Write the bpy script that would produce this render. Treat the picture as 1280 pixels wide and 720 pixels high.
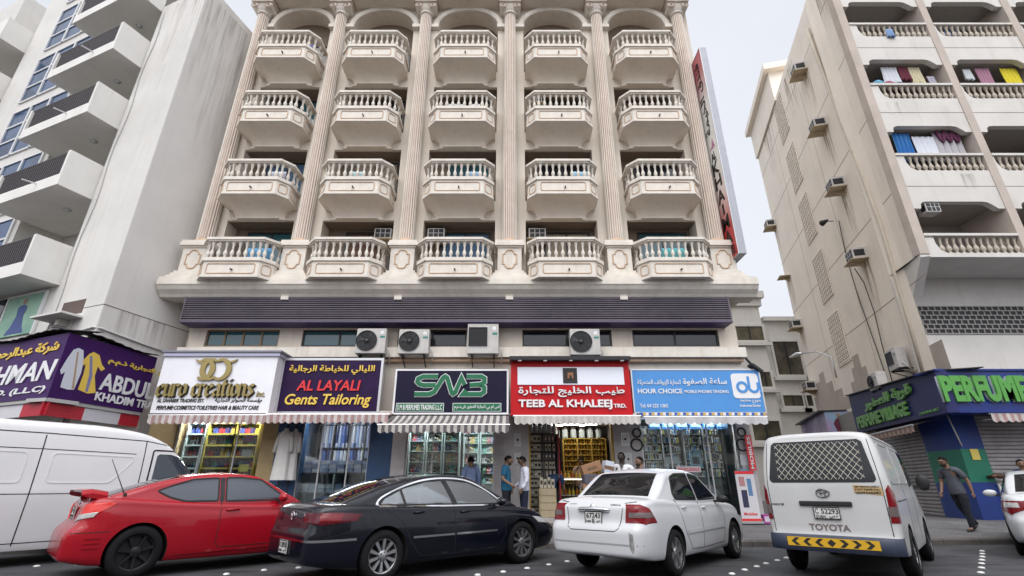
import bpy, bmesh, math, random
from math import radians as R, sin, cos, tan, atan, pi
from mathutils import Vector, Matrix
from mathutils.bvhtree import BVHTree
random.seed(7)
for o in list(bpy.data.objects): bpy.data.objects.remove(o)
SC = bpy.context.scene
COL = SC.collection

# ------------------------------------------------------------ camera, world, sun
PITCH, FPX, CAMH = R(22.0), 612.0, 1.25
cd = bpy.data.cameras.new('camera'); cd.sensor_width = 36; cd.lens = FPX/1280*36
cd.clip_end = 2000; cd.clip_start = .05
cam = bpy.data.objects.new('camera', cd); COL.objects.link(cam)
cam.location = (0, 0, CAMH); cam.rotation_euler = (R(90)+PITCH, 0, 0)
SC.camera = cam

SUN_EL, SUN_AZ = R(55), R(192)          # azimuth clockwise from +Y: behind the camera, a little to the left
W = bpy.data.worlds.new('World'); SC.world = W; W.use_nodes = True
nt = W.node_tree; nt.nodes.clear()
sky = nt.nodes.new('ShaderNodeTexSky'); sky.sky_type = 'NISHITA'; sky.sun_disc = False
sky.sun_elevation = SUN_EL; sky.sun_rotation = SUN_AZ; sky.dust_density = 3; sky.air_density = 1
cloud = nt.nodes.new('ShaderNodeMixRGB'); cloud.inputs[0].default_value = .94
cloud.inputs[2].default_value = (6.1, 6.3, 6.75, 1)   # thin even overcast over the blue
nt.links.new(sky.outputs[0], cloud.inputs[1])
tc = nt.nodes.new('ShaderNodeTexCoord'); nz = nt.nodes.new('ShaderNodeTexNoise'); nz.inputs['Scale'].default_value = 1.6; nz.inputs['Detail'].default_value = 5
nt.links.new(tc.outputs['Generated'], nz.inputs['Vector'])
mr = nt.nodes.new('ShaderNodeMapRange'); mr.inputs[1].default_value = .35; mr.inputs[2].default_value = .7; mr.inputs[3].default_value = .93; mr.inputs[4].default_value = 1.05
nt.links.new(nz.outputs['Fac'], mr.inputs[0])
vm = nt.nodes.new('ShaderNodeVectorMath'); vm.operation = 'SCALE'
nt.links.new(cloud.outputs[0], vm.inputs[0]); nt.links.new(mr.outputs[0], vm.inputs['Scale'])
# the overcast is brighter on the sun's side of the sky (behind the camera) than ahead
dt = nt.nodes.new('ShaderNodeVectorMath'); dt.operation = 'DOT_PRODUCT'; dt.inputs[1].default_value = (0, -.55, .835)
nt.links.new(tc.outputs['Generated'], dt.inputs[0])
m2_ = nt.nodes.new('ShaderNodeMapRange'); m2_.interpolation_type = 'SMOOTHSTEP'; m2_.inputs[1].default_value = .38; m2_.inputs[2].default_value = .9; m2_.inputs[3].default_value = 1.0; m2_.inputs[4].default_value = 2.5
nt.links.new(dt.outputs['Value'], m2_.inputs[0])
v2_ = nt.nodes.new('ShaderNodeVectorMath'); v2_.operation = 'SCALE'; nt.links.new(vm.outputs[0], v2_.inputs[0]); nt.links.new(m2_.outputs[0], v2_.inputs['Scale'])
bg = nt.nodes.new('ShaderNodeBackground'); bg.inputs['Strength'].default_value = .1
wo = nt.nodes.new('ShaderNodeOutputWorld')
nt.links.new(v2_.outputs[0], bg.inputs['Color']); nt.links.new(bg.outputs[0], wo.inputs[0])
sl = bpy.data.lights.new('sun', 'SUN'); sl.energy = 1.1; sl.angle = R(50); sl.color = (1, .96, .9)
so = bpy.data.objects.new('sun', sl); COL.objects.link(so)
dsun = Vector((sin(SUN_AZ)*cos(SUN_EL), cos(SUN_AZ)*cos(SUN_EL), sin(SUN_EL)))
so.rotation_euler = dsun.to_track_quat('Z', 'Y').to_euler(); so.location = (0, 0, 60)
vs = SC.view_settings; vs.view_transform = 'Standard'; vs.look = 'None'; vs.exposure = 0.54; vs.gamma = 1; vs.use_curve_mapping = False
SC.cycles.use_denoising = True
SC.cycles.max_bounces = 8; SC.cycles.transparent_max_bounces = 12; SC.cycles.sample_clamp_indirect = 6
SC.cycles.caustics_reflective = False; SC.cycles.caustics_refractive = False

# ------------------------------------------------------------ photo measures -> world points
_cp, _sp = cos(PITCH), sin(PITCH)
def TE(y): return tan(PITCH + atan((360-y)/FPX))
def Zat(y, Y): return CAMH + TE(y)*Y
def Xat(x, y, Y): return (x-640)/FPX*(Y*_cp + TE(y)*Y*_sp)
def P(x, y, Y): return Vector((Xat(x, y, Y), Y, Zat(y, Y)))
def ray(x, y): return Vector(((x-640)/FPX, _cp-(360-y)/FPX*_sp, _sp+(360-y)/FPX*_cp))
def onplane(x, y, p0, n):
    d = ray(x, y); c = Vector((0, 0, CAMH)); n = Vector(n)
    return c + d*((Vector(p0)-c).dot(n)/d.dot(n))
def onz(x, y, z):
    d = ray(x, y); return Vector((0, 0, CAMH)) + d*((z-CAMH)/d.z)

# ------------------------------------------------------------ materials
MATS = {}
def mat(name, col, rough=.6, metal=0, var=0, vscale=3, streak=0, bump=0, bscale=60, coat=0, emit=0, spec=.5, alpha=1, trans=0, ior=1.45, var2=None, aniso=None):
    if name in MATS: return MATS[name]
    m = bpy.data.materials.new(name); MATS[name] = m; m.use_nodes = True
    t = m.node_tree; b = t.nodes['Principled BSDF']
    c = (*col, 1) if len(col) == 3 else col
    b.inputs['Base Color'].default_value = c; b.inputs['Roughness'].default_value = rough; b.inputs['Metallic'].default_value = metal
    b.inputs['Specular IOR Level'].default_value = spec; b.inputs['IOR'].default_value = ior
    if coat: b.inputs['Coat Weight'].default_value = coat; b.inputs['Coat Roughness'].default_value = .03
    if emit: b.inputs['Emission Color'].default_value = c; b.inputs['Emission Strength'].default_value = emit
    if trans: b.inputs['Transmission Weight'].default_value = trans
    if alpha < 1: b.inputs['Alpha'].default_value = alpha
    if var or streak or bump:
        co = t.nodes.new('ShaderNodeTexCoord')
        out = None
        def noise(scale, detail=6, vec=None, rough=.6):
            n = t.nodes.new('ShaderNodeTexNoise'); n.inputs['Scale'].default_value = scale; n.inputs['Detail'].default_value = detail; n.inputs['Roughness'].default_value = rough
            t.links.new(vec or co.outputs['Object'], n.inputs['Vector']); return n.outputs['Fac']
        def rng(fac, a, b2, lo, hi):
            r = t.nodes.new('ShaderNodeMapRange'); r.inputs[1].default_value = a; r.inputs[2].default_value = b2; r.inputs[3].default_value = lo; r.inputs[4].default_value = hi
            t.links.new(fac, r.inputs[0]); return r.outputs[0]
        src = None
        if var:
            mx = t.nodes.new('ShaderNodeMixRGB'); mx.blend_type = 'MIX'
            mx.inputs[1].default_value = c
            v2 = var2 or tuple(x*(1-var) for x in c[:3])
            mx.inputs[2].default_value = (*v2, 1)
            t.links.new(rng(noise(vscale), .38, .68, 0, 1), mx.inputs[0]); src = mx.outputs[0]
        if streak:
            mp = t.nodes.new('ShaderNodeMapping'); mp.inputs['Scale'].default_value = (3.2, 3.2, .22)
            t.links.new(co.outputs['Object'], mp.inputs['Vector'])
            mx = t.nodes.new('ShaderNodeMixRGB'); mx.blend_type = 'MULTIPLY'
            if src: t.links.new(src, mx.inputs[1])
            else: mx.inputs[1].default_value = c
            mx.inputs[2].default_value = (.62, .56, .5, 1)
            t.links.new(rng(noise(1.3, 8, mp.outputs[0], .7), .52, .8, 0, streak), mx.inputs[0]); src = mx.outputs[0]
        if src: t.links.new(src, b.inputs['Base Color'])
        if bump:
            bp = t.nodes.new('ShaderNodeBump'); bp.inputs['Strength'].default_value = bump; bp.inputs['Distance'].default_value = .01
            t.links.new(noise(bscale, 4), bp.inputs['Height']); t.links.new(bp.outputs[0], b.inputs['Normal'])
    return m
def glass_mat(name, tint=(.8, .88, .88), clear=.75, rough=.02):
    """thin pane: part mirror-like, part see-through, the same from every side"""
    if name in MATS: return MATS[name]
    m = bpy.data.materials.new(name); MATS[name] = m; m.use_nodes = True
    t = m.node_tree; t.nodes.clear()
    o = t.nodes.new('ShaderNodeOutputMaterial'); g = t.nodes.new('ShaderNodeBsdfGlossy'); g.inputs['Roughness'].default_value = rough
    tr = t.nodes.new('ShaderNodeBsdfTransparent'); tr.inputs[0].default_value = (*[x*clear**.0 for x in tint], 1)
    fr = t.nodes.new('ShaderNodeFresnel'); fr.inputs[0].default_value = 1.5
    ad = t.nodes.new('ShaderNodeMath'); ad.operation = 'MULTIPLY_ADD'; ad.inputs[1].default_value = 1.0; ad.inputs[2].default_value = 1-clear-.2 if clear < .8 else .02
    t.links.new(fr.outputs[0], ad.inputs[0])
    mx = t.nodes.new('ShaderNodeMixShader'); t.links.new(ad.outputs[0], mx.inputs[0]); t.links.new(tr.outputs[0], mx.inputs[1]); t.links.new(g.outputs[0], mx.inputs[2])
    t.links.new(mx.outputs[0], o.inputs[0]); return m

# ------------------------------------------------------------ mesh builder
class MB:
    def __init__(s): s.v = []; s.f = []; s.m = []; s.M = Matrix()
    def add(s, vs, fs, mi=0):
        b = len(s.v); s.v += [s.M @ Vector(v) for v in vs]
        s.f += [tuple(b+i for i in f) for f in fs]; s.m += [mi]*len(fs); return s
    def box(s, x0, x1, y0, y1, z0, z1, mi=0):
        if x0 > x1: x0, x1 = x1, x0
        if y0 > y1: y0, y1 = y1, y0
        if z0 > z1: z0, z1 = z1, z0
        vs = [(x, y, z) for z in (z0, z1) for y in (y0, y1) for x in (x0, x1)]
        return s.add(vs, [(0, 2, 3, 1), (4, 5, 7, 6), (0, 1, 5, 4), (2, 6, 7, 3), (0, 4, 6, 2), (1, 3, 7, 5)], mi)
    def cbox(s, c, sz, mi=0): return s.box(c[0]-sz[0]/2, c[0]+sz[0]/2, c[1]-sz[1]/2, c[1]+sz[1]/2, c[2]-sz[2]/2, c[2]+sz[2]/2, mi)
    def bar(s, a, b, w, h=None, mi=0, up=(0, 0, 1)):
        a, b = Vector(a), Vector(b); h = h or w; d = (b-a).normalized(); u = Vector(up)
        if abs(d.dot(u)) > .99: u = Vector((0, 1, 0))
        sd = d.cross(u).normalized()*w/2; u = sd.cross(d).normalized()*h/2
        vs = [p+q for p in (a, b) for q in (-sd-u, sd-u, sd+u, -sd+u)]
        return s.add(vs, [(0, 1, 2, 3)[::-1], (4, 5, 6, 7), (0, 1, 5, 4), (1, 2, 6, 5), (2, 3, 7, 6), (3, 0, 4, 7)], mi)
    def tube(s, pts, r, n=8, mi=0, cap=True, closed=False):
        pts = [Vector(p) for p in pts]; k = len(pts); rs = r if isinstance(r, (list, tuple)) else [r]*k
        vs = []; fs = []; pu = None
        for i, p in enumerate(pts):
            a = pts[(i-1) % k] if (i or closed) else p; b = pts[(i+1) % k] if (i < k-1 or closed) else p
            d = (b-a).normalized()
            if pu is None: u = d.orthogonal().normalized()
            else:
                u = pu-d*pu.dot(d); u = u.normalized() if u.length > 1e-6 else d.orthogonal().normalized()
            pu = u; w = d.cross(u)
            vs += [p+(u*cos(2*pi*j/n)+w*sin(2*pi*j/n))*rs[i] for j in range(n)]
        for i in range(k-1 if not closed else k):
            for j in range(n):
                i2 = (i+1) % k
                fs.append((i*n+j, i*n+(j+1) % n, i2*n+(j+1) % n, i2*n+j))
        if cap and not closed: fs += [tuple(range(n))[::-1], tuple(range((k-1)*n, k*n))]
        return s.add(vs, fs, mi)
    def lathe(s, prof, c=(0, 0, 0), n=16, mi=0, axis='z', a0=0, a1=2*pi, flute=None):
        """prof: (r, h) pairs"""
        full = abs(a1-a0-2*pi) < 1e-6; m = n if full else n+1; vs = []; fs = []
        for r, h in prof:
            for j in range(m):
                a = a0+(a1-a0)*j/n; x, y = r*cos(a), r*sin(a)
                q = (x, y, h) if axis == 'z' else (h, x, y) if axis == 'x' else (y, h, x)
                vs.append((c[0]+q[0], c[1]+q[1], c[2]+q[2]))
        for i in range(len(prof)-1):
            for j in range(n):
                j2 = (j+1) % m
                fs.append((i*m+j, i*m+j2, (i+1)*m+j2, (i+1)*m+j))
        return s.add(vs, fs, mi)
    def prism(s, poly, o, u, v, d, mi=0):
        """flat outline poly (2D) laid at o along u, v and given depth vector d"""
        o, u, v, d = map(Vector, (o, u, v, d)); k = len(poly)
        a = [o+u*p[0]+v*p[1] for p in poly]
        fl = u.cross(v).dot(d) > 0
        fs = [tuple(range(k))[::-1], tuple(range(k, 2*k))]+[(i, (i+1) % k, k+(i+1) % k, k+i) for i in range(k)]
        if not fl: fs = [f[::-1] for f in fs]
        return s.add(a+[p+d for p in a], fs, mi)
    def grid(s, rows, mi=0, close=False, flip=False):
        n = len(rows[0]); vs = [p for r in rows for p in r]; fs = []
        for i in range(len(rows)-1):
            for j in range(n if close else n-1):
                f = (i*n+j, i*n+(j+1) % n, (i+1)*n+(j+1) % n, (i+1)*n+j); fs.append(f[::-1] if flip else f)
        return s.add(vs, fs, mi)
    def frame(s, o, u, v, w, h, t, d, mi=0):
        """rectangular frame w x h, bar width t, depth d, butted corners"""
        o, u, v, d = map(Vector, (o, u, v, d))
        for a, b, c, e in ((0, w, 0, t), (0, w, h-t, h), (0, t, t, h-t), (w-t, w, t, h-t)):
            s.prism([(a, c), (b, c), (b, e), (a, e)], o, u, v, d, mi)
        return s
    def mesh(s, name, mats, smooth=False, fix=False, sharp=None):
        me = bpy.data.meshes.new(name); me.from_pydata([tuple(v) for v in s.v], [], s.f)
        for m in (mats if isinstance(mats, (list, tuple)) else [mats]): me.materials.append(m)
        me.polygons.foreach_set('material_index', s.m)
        if fix:
            bm = bmesh.new(); bm.from_mesh(me); bmesh.ops.remove_doubles(bm, verts=bm.verts, dist=1e-5); bmesh.ops.recalc_face_normals(bm, faces=bm.faces); bm.to_mesh(me); bm.free()
        if smooth:
            me.polygons.foreach_set('use_smooth', [True]*len(me.polygons))
            if sharp: me.set_sharp_from_angle(angle=R(sharp))
        me.update(); return me
    def build(s, name, mats, parent=None, smooth=False, fix=False, sharp=None, bevel=0, seg=2):
        o = bpy.data.objects.new(name, s.mesh(name, mats, smooth, fix, sharp)); COL.objects.link(o)
        if parent: adopt(o, parent)
        if bevel:
            b = o.modifiers.new('bevel', 'BEVEL'); b.width = bevel; b.segments = seg; b.limit_method = 'ANGLE'; b.angle_limit = R(40)
        return o
def adopt(o, parent, local=None):
    """mesh already in the parent's own coordinates when the parent is LOCAL, else in world coordinates"""
    o.parent = parent
    if not parent.get('_local', 0):
        w = Matrix(); p = parent
        chain = []
        while p is not None: chain.append(p); p = p.parent
        for p in reversed(chain): w = w @ (p.matrix_parent_inverse if p.parent else Matrix()) @ Matrix.LocRotScale(p.location, p.rotation_euler, p.scale)
        o.matrix_parent_inverse = w.inverted()
LOCALS = []
def thing(name, label, cat, loc=(0, 0, 0), rz=0, group=None, local=True):
    o = bpy.data.objects.new(name, None); COL.objects.link(o); o.empty_display_size = .2
    o.location = loc; o.rotation_euler = (0, 0, rz); tag(o, label, cat, group)
    if local: o['_local'] = 1; LOCALS.append(o)
    return o
def tag(o, label=None, cat=None, group=None, kind=None):
    if label: o['label'] = label
    if cat: o['category'] = cat
    if group: o['group'] = group
    if kind: o['kind'] = kind
    return o
def loc_child(o):                       # a part that takes sub-parts in its own (local) coordinates
    o['_local'] = 1; LOCALS.append(o); return o
KIDS = {}
def copy_tree(o, parent=None):
    c = o.copy(); COL.objects.link(c)
    if parent:
        c.parent = parent; c.matrix_parent_inverse = o.matrix_parent_inverse.copy()
    for ch in list(o.children): copy_tree(ch, c)
    return c
def dup(o, loc=None, rz=None, label=None, group=None):
    c = copy_tree(o)
    if loc is not None: c.location = loc
    if rz is not None: c.rotation_euler = (0, 0, rz)
    if label: c['label'] = label
    if group: c['group'] = group
    return c
def struct(name, mb, mats, **k):
    o = mb.build(name, mats, **k); o['kind'] = 'structure'; return o

# ------------------------------------------------------------ lettering
_F = {'ا':0xFE8D,'ب':0xFE8F,'ت':0xFE95,'ة':0xFE93,'ج':0xFE9D,'ح':0xFEA1,'خ':0xFEA5,'د':0xFEA9,'ذ':0xFEAB,'ر':0xFEAD,'ز':0xFEAF,'س':0xFEB1,'ش':0xFEB5,'ص':0xFEB9,'ض':0xFEBD,'ط':0xFEC1,'ظ':0xFEC5,'ع':0xFEC9,'غ':0xFECD,'ف':0xFED1,'ق':0xFED5,'ك':0xFED9,'ل':0xFEDD,'م':0xFEE1,'ن':0xFEE5,'ه':0xFEE9,'و':0xFEED,'ي':0xFEF1,'ى':0xFEEF}
_NJ = set('اةدذرزوى')
def ar(s):
    out = []
    for i, ch in enumerate(s):
        if ch not in _F: out.append(ch); continue
        p = i > 0 and s[i-1] in _F and s[i-1] not in _NJ
        n = i < len(s)-1 and s[i+1] in _F and ch not in _NJ
        b = _F[ch]
        out.append(chr(b+(1 if p else 0)) if ch in _NJ else chr(b+(3 if p and n else 1 if p else 2 if n else 0)))
    return ''.join(reversed(out))
def text_mesh(body, extrude=.01, bold=0, shear=0, res=3):
    c = bpy.data.curves.new('lettering', 'FONT'); c.body = body; c.size = 1; c.extrude = extrude; c.offset = bold; c.shear = shear; c.resolution_u = res
    o = bpy.data.objects.new('lettering', c); COL.objects.link(o)
    dg = bpy.context.evaluated_depsgraph_get(); dg.update()
    me = bpy.data.meshes.new_from_object(o.evaluated_get(dg)); bpy.data.objects.remove(o); bpy.data.curves.remove(c)
    return me
def lettering(body, parent, o, u, v, w, h, material, depth=.02, bold=0, shear=0, name='lettering', warp=None, serif=0):
    """text stretched into the w x h rectangle whose lower left corner is o, along u (reading direction) and v"""
    me = text_mesh(body, .5, bold, shear)
    xs = [p.co.x for p in me.vertices]; ys = [p.co.y for p in me.vertices]
    if not xs: return None
    x0, x1, y0, y1 = min(xs), max(xs), min(ys), max(ys)
    o, u, v = Vector(o), Vector(u).normalized(), Vector(v).normalized(); n = u.cross(v).normalized()
    for p in me.vertices:
        a, b, c = (p.co.x-x0)/(x1-x0), (p.co.y-y0)/max(y1-y0, 1e-6), p.co.z+.5
        if warp: a, b = warp(a, b)
        p.co = o+u*(a*w)+v*(b*h)+n*(c*depth)
    me.materials.clear(); me.materials.append(material)
    for p in me.polygons: p.material_index = 0
    ob = bpy.data.objects.new(name, me); COL.objects.link(ob)
    if parent: adopt(ob, parent)
    return ob
def roundpoly(pts, r, n=4):
    out = []; k = len(pts); rr = r if isinstance(r, (list, tuple)) else [r]*k
    for i in range(k):
        p, a, b = Vector(pts[i]), Vector(pts[i-1]), Vector(pts[(i+1) % k]); q = rr[i]
        if q <= 0: out.append((p.x, p.y)); continue
        d1, d2 = a-p, b-p; t = min(q, d1.length*.48, d2.length*.48); s, e = p+d1.normalized()*t, p+d2.normalized()*t
        for j in range(n+1):
            f = j/n; z = s*(1-f)**2+p*2*f*(1-f)+e*f*f; out.append((z.x, z.y))
    return out
def interp(keys):
    """smooth (monotone-ish Catmull) curve through (x, y) keys"""
    ks = sorted(keys)
    def f(x):
        if x <= ks[0][0]: return ks[0][1]
        if x >= ks[-1][0]: return ks[-1][1]
        for i in range(len(ks)-1):
            if ks[i][0] <= x <= ks[i+1][0]: break
        x0, y0 = ks[i]; x1, y1 = ks[i+1]; h = x1-x0
        d = (y1-y0)/h
        def sl(j):
            if j == 0 or j == len(ks)-1: return None
            a = (ks[j][1]-ks[j-1][1])/(ks[j][0]-ks[j-1][0]); b = (ks[j+1][1]-ks[j][1])/(ks[j+1][0]-ks[j][0])
            return 0 if a*b <= 0 else 2*a*b/(a+b)
        m0, m1 = sl(i), sl(i+1); m0 = d if m0 is None else m0; m1 = d if m1 is None else m1
        t = (x-x0)/h
        return (2*t**3-3*t**2+1)*y0+(t**3-2*t**2+t)*h*m0+(-2*t**3+3*t**2)*y1+(t**3-t**2)*h*m1
    return f
# ------------------------------------------------------------ ground
asphalt = mat('asphalt', (.046, .046, .051), .85, var=.35, vscale=1.2, bump=.5, bscale=160)
def asphalt_worn():
    stains = True
    t = asphalt.node_tree; b = t.nodes['Principled BSDF']; l = b.inputs['Base Color'].links[0].from_socket
    co = t.nodes.new('ShaderNodeTexCoord'); n = t.nodes.new('ShaderNodeTexNoise'); n.inputs['Scale'].default_value = 90; n.inputs['Detail'].default_value = 3
    t.links.new(co.outputs['Object'], n.inputs['Vector'])
    r = t.nodes.new('ShaderNodeMapRange'); r.inputs[1].default_value = .3; r.inputs[2].default_value = .7; r.inputs[3].default_value = .55; r.inputs[4].default_value = 1.7; t.links.new(n.outputs['Fac'], r.inputs[0])
    m = t.nodes.new('ShaderNodeVectorMath'); m.operation = 'SCALE'; t.links.new(l, m.inputs[0]); t.links.new(r.outputs[0], m.inputs['Scale']); # oil spots and long tyre streaks
    n2 = t.nodes.new('ShaderNodeTexNoise'); n2.inputs['Scale'].default_value = 2.2; n2.inputs['Detail'].default_value = 8; n2.inputs['Roughness'].default_value = .7
    mp = t.nodes.new('ShaderNodeMapping'); mp.inputs['Rotation'].default_value = (0, 0, R(-45)); mp.inputs['Scale'].default_value = (.35, 1.6, 1); t.links.new(co.outputs['Object'], mp.inputs['Vector']); t.links.new(mp.outputs[0], n2.inputs['Vector'])
    r2 = t.nodes.new('ShaderNodeMapRange'); r2.inputs[1].default_value = .50; r2.inputs[2].default_value = .66; r2.inputs[3].default_value = 1.15; r2.inputs[4].default_value = .45; t.links.new(n2.outputs['Fac'], r2.inputs[0])
    m2 = t.nodes.new('ShaderNodeVectorMath'); m2.operation = 'SCALE'; t.links.new(m.outputs[0], m2.inputs[0]); t.links.new(r2.outputs[0], m2.inputs['Scale'])
    t.links.new(m2.outputs[0], b.inputs['Base Color'])
asphalt_worn()
g = MB(); g.grid([[(x, y, 0) for x in (-600, -60, 60, 600)] for y in (-600, -30, 30, 600)], flip=True); struct('road', g, asphalt)
def KY(x): return 11.70+.082*x
PAVZ = .30
paving = mat('paving', (.15, .146, .152), .8, var=.3, vscale=1.5, bump=.2, bscale=40)
def paving_joints():
    t = paving.node_tree; b = t.nodes['Principled BSDF']; l = b.inputs['Base Color'].links[0].from_socket
    co = t.nodes.new('ShaderNodeTexCoord'); k = t.nodes.new('ShaderNodeTexBrick')
    k.inputs['Scale'].default_value = 2.4; k.inputs['Mortar Size'].default_value = .012; k.inputs['Color1'].default_value = (1, 1, 1, 1); k.inputs['Color2'].default_value = (.86, .84, .82, 1); k.inputs['Mortar'].default_value = (.45, .43, .42, 1)
    k.inputs['Brick Width'].default_value = .5; k.inputs['Row Height'].default_value = .25
    t.links.new(co.outputs['Object'], k.inputs['Vector'])
    m = t.nodes.new('ShaderNodeMixRGB'); m.blend_type = 'MULTIPLY'; m.inputs[0].default_value = 1
    t.links.new(l, m.inputs[1]); t.links.new(k.outputs['Color'], m.inputs[2]); t.links.new(m.outputs[0], b.inputs['Base Color'])
paving_joints()
xs = [-60, -30, -15, 0, 15, 30, 60]
g = MB(); g.grid([[(x, KY(x)+.15, .131) for x in xs], [(x, KY(x)+1.6, .20) for x in xs], [(x, 15.0+.03*x, PAVZ) for x in xs], [(x, 90, PAVZ) for x in xs]], flip=True)
struct('pavement', g, paving)
kerbm = mat('kerb_stone', (.10, .088, .082), .85, var=.45, vscale=2.5, bump=.4, bscale=50)
g = MB(); k = -40.0
while k < 40:
    a, b = k+.006, k+.90
    pr = [(-.0, -.02), (0, .10), (.03, .131), (.15, .131), (.15, -.02)]
    va = [(a, KY(a)+p, z) for p, z in pr]; vb = [(b, KY(b)+p, z) for p, z in pr]; n = len(pr)
    g.add(va+vb, [(i, (i+1) % n, n+(i+1) % n, n+i) for i in range(n)]+[tuple(range(n))[::-1], tuple(range(n, 2*n))]); k += .906
struct('kerb', g, kerbm, fix=True)

# white ceramic road studs that mark the parking bays
studm = mat('stud_white', (.6, .6, .58), .4)
g = MB(); g.lathe([(.0, .020), (.025, .018), (.042, .011), (.05, .0), (.05, -.01)], n=12); stud_me = g.mesh('road_stud', studm, smooth=True, fix=True)
studs = [(46, 708), (98, 705.7), (283, 718), (330, 713), (373, 710), (597, 719), (629, 715), (659, 710.5), (686, 706), (709, 702), (753, 696), (915, 717.5), (931, 712.5), (946, 708.3), (957.7, 704.5), (971.7, 700.7), (983, 697.5), (1227.7, 689), (1228, 692.5), (1228, 696.2), (1227.5, 700.2), (1227, 704.6), (1227, 710), (1226, 716)]
for i, (x, y) in enumerate(studs):
    o = bpy.data.objects.new('road_stud', stud_me); COL.objects.link(o); p = onz(x, y, 0); o.location = (p.x, p.y, .002)
    if x > 1200: tag(o, 'white domed road stud in the row beside the walking man', 'road stud', 'studs in the row by the walking man')
    elif x > 900: tag(o, 'white domed road stud in the row beneath the white saloon and the van', 'road stud', 'studs between the white saloon and the white van')
    elif x > 590: tag(o, 'white domed road stud in the row between the dark saloon and the white saloon', 'road stud', 'studs between the dark saloon and the white saloon')
    elif x > 250: tag(o, 'white domed road stud in the row between the red coupe and the dark saloon', 'road stud', 'studs between the red coupe and the dark saloon')
    else: tag(o, 'white domed road stud by the red coupe and the long white van', 'road stud', 'studs between the long van and the red coupe')

# added unseen pale ground behind the camera, bounces light up under the balconies
g = MB(); g.grid([[(x, y, .12) for x in (-60, -20, 20, 60)] for y in (-90, -16, -6.5)], flip=True); g.box(-60, 60, -6.5, -6.35, -.01, .125); struct('pavement', g, mat('paving_bounce', (.50, .46, .40), .85, var=.15, vscale=.6))
# ------------------------------------------------------------ the hotel
HY, BACK = 15.3, 15.98
stucco = mat('stucco_cream', (.68, .61, .525), .85, var=.12, vscale=.9, streak=.5, bump=.15, bscale=30)
trimw = mat('moulding_cream', (.70, .65, .58), .8, var=.14, vscale=2.2, streak=.55, bump=.1, bscale=40)
peach = mat('moulding_peach', (.56, .40, .28), .8, var=.2, vscale=4, streak=.4)
flute = mat('flute_pink', (.47, .335, .27), .85, var=.2, vscale=3)
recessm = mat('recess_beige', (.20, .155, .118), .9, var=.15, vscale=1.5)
darkglass = mat('dark_glass', (.012, .014, .018), .06, spec=.6)
bronze = mat('bronze_frame', (.17, .115, .06), .35, metal=.5)
blackfr = mat('black_frame', (.02, .018, .017), .4)
tealglass = mat('teal_glass', (.03, .10, .12), .05, spec=.8)
louvm = mat('louvre_purple', (.12, .10, .125), .42, metal=.2, var=.25, vscale=2)
purple = mat('soffit_purple', (.05, .032, .10), .5)
CX = [-10.62, -7.29, -3.66, -.08, 3.59, 7.04]
BX = [(CX[i]+CX[i+1])/2 for i in range(5)]
OW = [1.19, 1.27, 1.27, 1.27, 1.22]
RAIL = [8.76, 11.83, 14.91, 17.98]
hotel = thing('hotel_building', 'cream five-bay hotel with fluted columns and rows of bow balconies above the shops', 'building', (-1.8, HY, 0), local=False)
HX0, HX1 = -10.97, 7.55
w = MB()
w.box(HX0, HX1, BACK, 31, 3.3, 24)                       # the mass behind the recesses
ed = [HX0]+[e for b, o in zip(BX, OW) for e in (b-o, b+o)]+[HX1]
for i in range(0, len(ed), 2): w.box(ed[i], ed[i+1], HY, BACK, 6.9, 21.6)
for b, o in zip(BX, OW):
    lv = [6.9]+[r+1.27 for r in RAIL[:3]]; fl = [r-1.0 for r in RAIL]
    for z0, z1 in zip(lv, fl): w.box(b-o, b+o, HY, BACK, z0, z1)
    arc = [(o*cos(a), 19.5+.92*sin(a)) for a in [pi*j/20 for j in range(21)]]
    for j in range(20):                                   # wall above the arch, in strips between arch and cornice
        (xa, za), (xb, zb) = arc[j], arc[j+1]
        w.prism([(xa, za), (xa, 21.6), (xb, 21.6), (xb, zb)], (b, HY, 0), (1, 0, 0), (0, 0, 1), (0, BACK-HY, 0))
w.build('wall', stucco, hotel, fix=False)
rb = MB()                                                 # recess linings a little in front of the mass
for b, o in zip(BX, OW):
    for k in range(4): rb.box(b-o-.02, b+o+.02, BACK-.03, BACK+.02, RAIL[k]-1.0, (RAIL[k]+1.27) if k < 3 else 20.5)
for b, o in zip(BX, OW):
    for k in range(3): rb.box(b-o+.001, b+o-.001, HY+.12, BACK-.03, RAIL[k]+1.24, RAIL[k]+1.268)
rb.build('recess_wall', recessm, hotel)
# doors and windows at the back of the recesses
for bi, (b, o) in enumerate(zip(BX, OW)):
    for k in range(4):
        x0, x1 = b-.72+.12*((bi+k) % 2), b+1.08; z0, z1 = RAIL[k]-.98, RAIL[k]+1.10
        f = MB(); f.frame((x0, BACK-.05, z0), (1, 0, 0), (0, 0, 1), x1-x0, z1-z0, .07, (0, -.06, 0))
        f.box((x0+x1)/2-.03, (x0+x1)/2+.03, BACK-.10, BACK-.05, z0+.07, z1-.07)
        fo = f.build('balcony_window', blackfr, hotel)
        gl = MB(); gl.box(x0+.07, (x0+x1)/2-.03, BACK-.075, BACK-.06, z0+.07, z1-.07); gl.box((x0+x1)/2+.03, x1-.07, BACK-.075, BACK-.06, z0+.07, z1-.07)
        gl.build('pane', [tealglass if k == 0 else darkglass, mat('curtain_beige', (.30, .25, .19), .8, var=.3, vscale=9), darkglass, mat('curtain_blue', (.06, .12, .2), .7, var=.3, vscale=9), darkglass, mat('curtain_brown', (.12, .06, .04), .7, var=.3, vscale=9), tealglass][(bi*5+k*3) % 7], fo)
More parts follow.
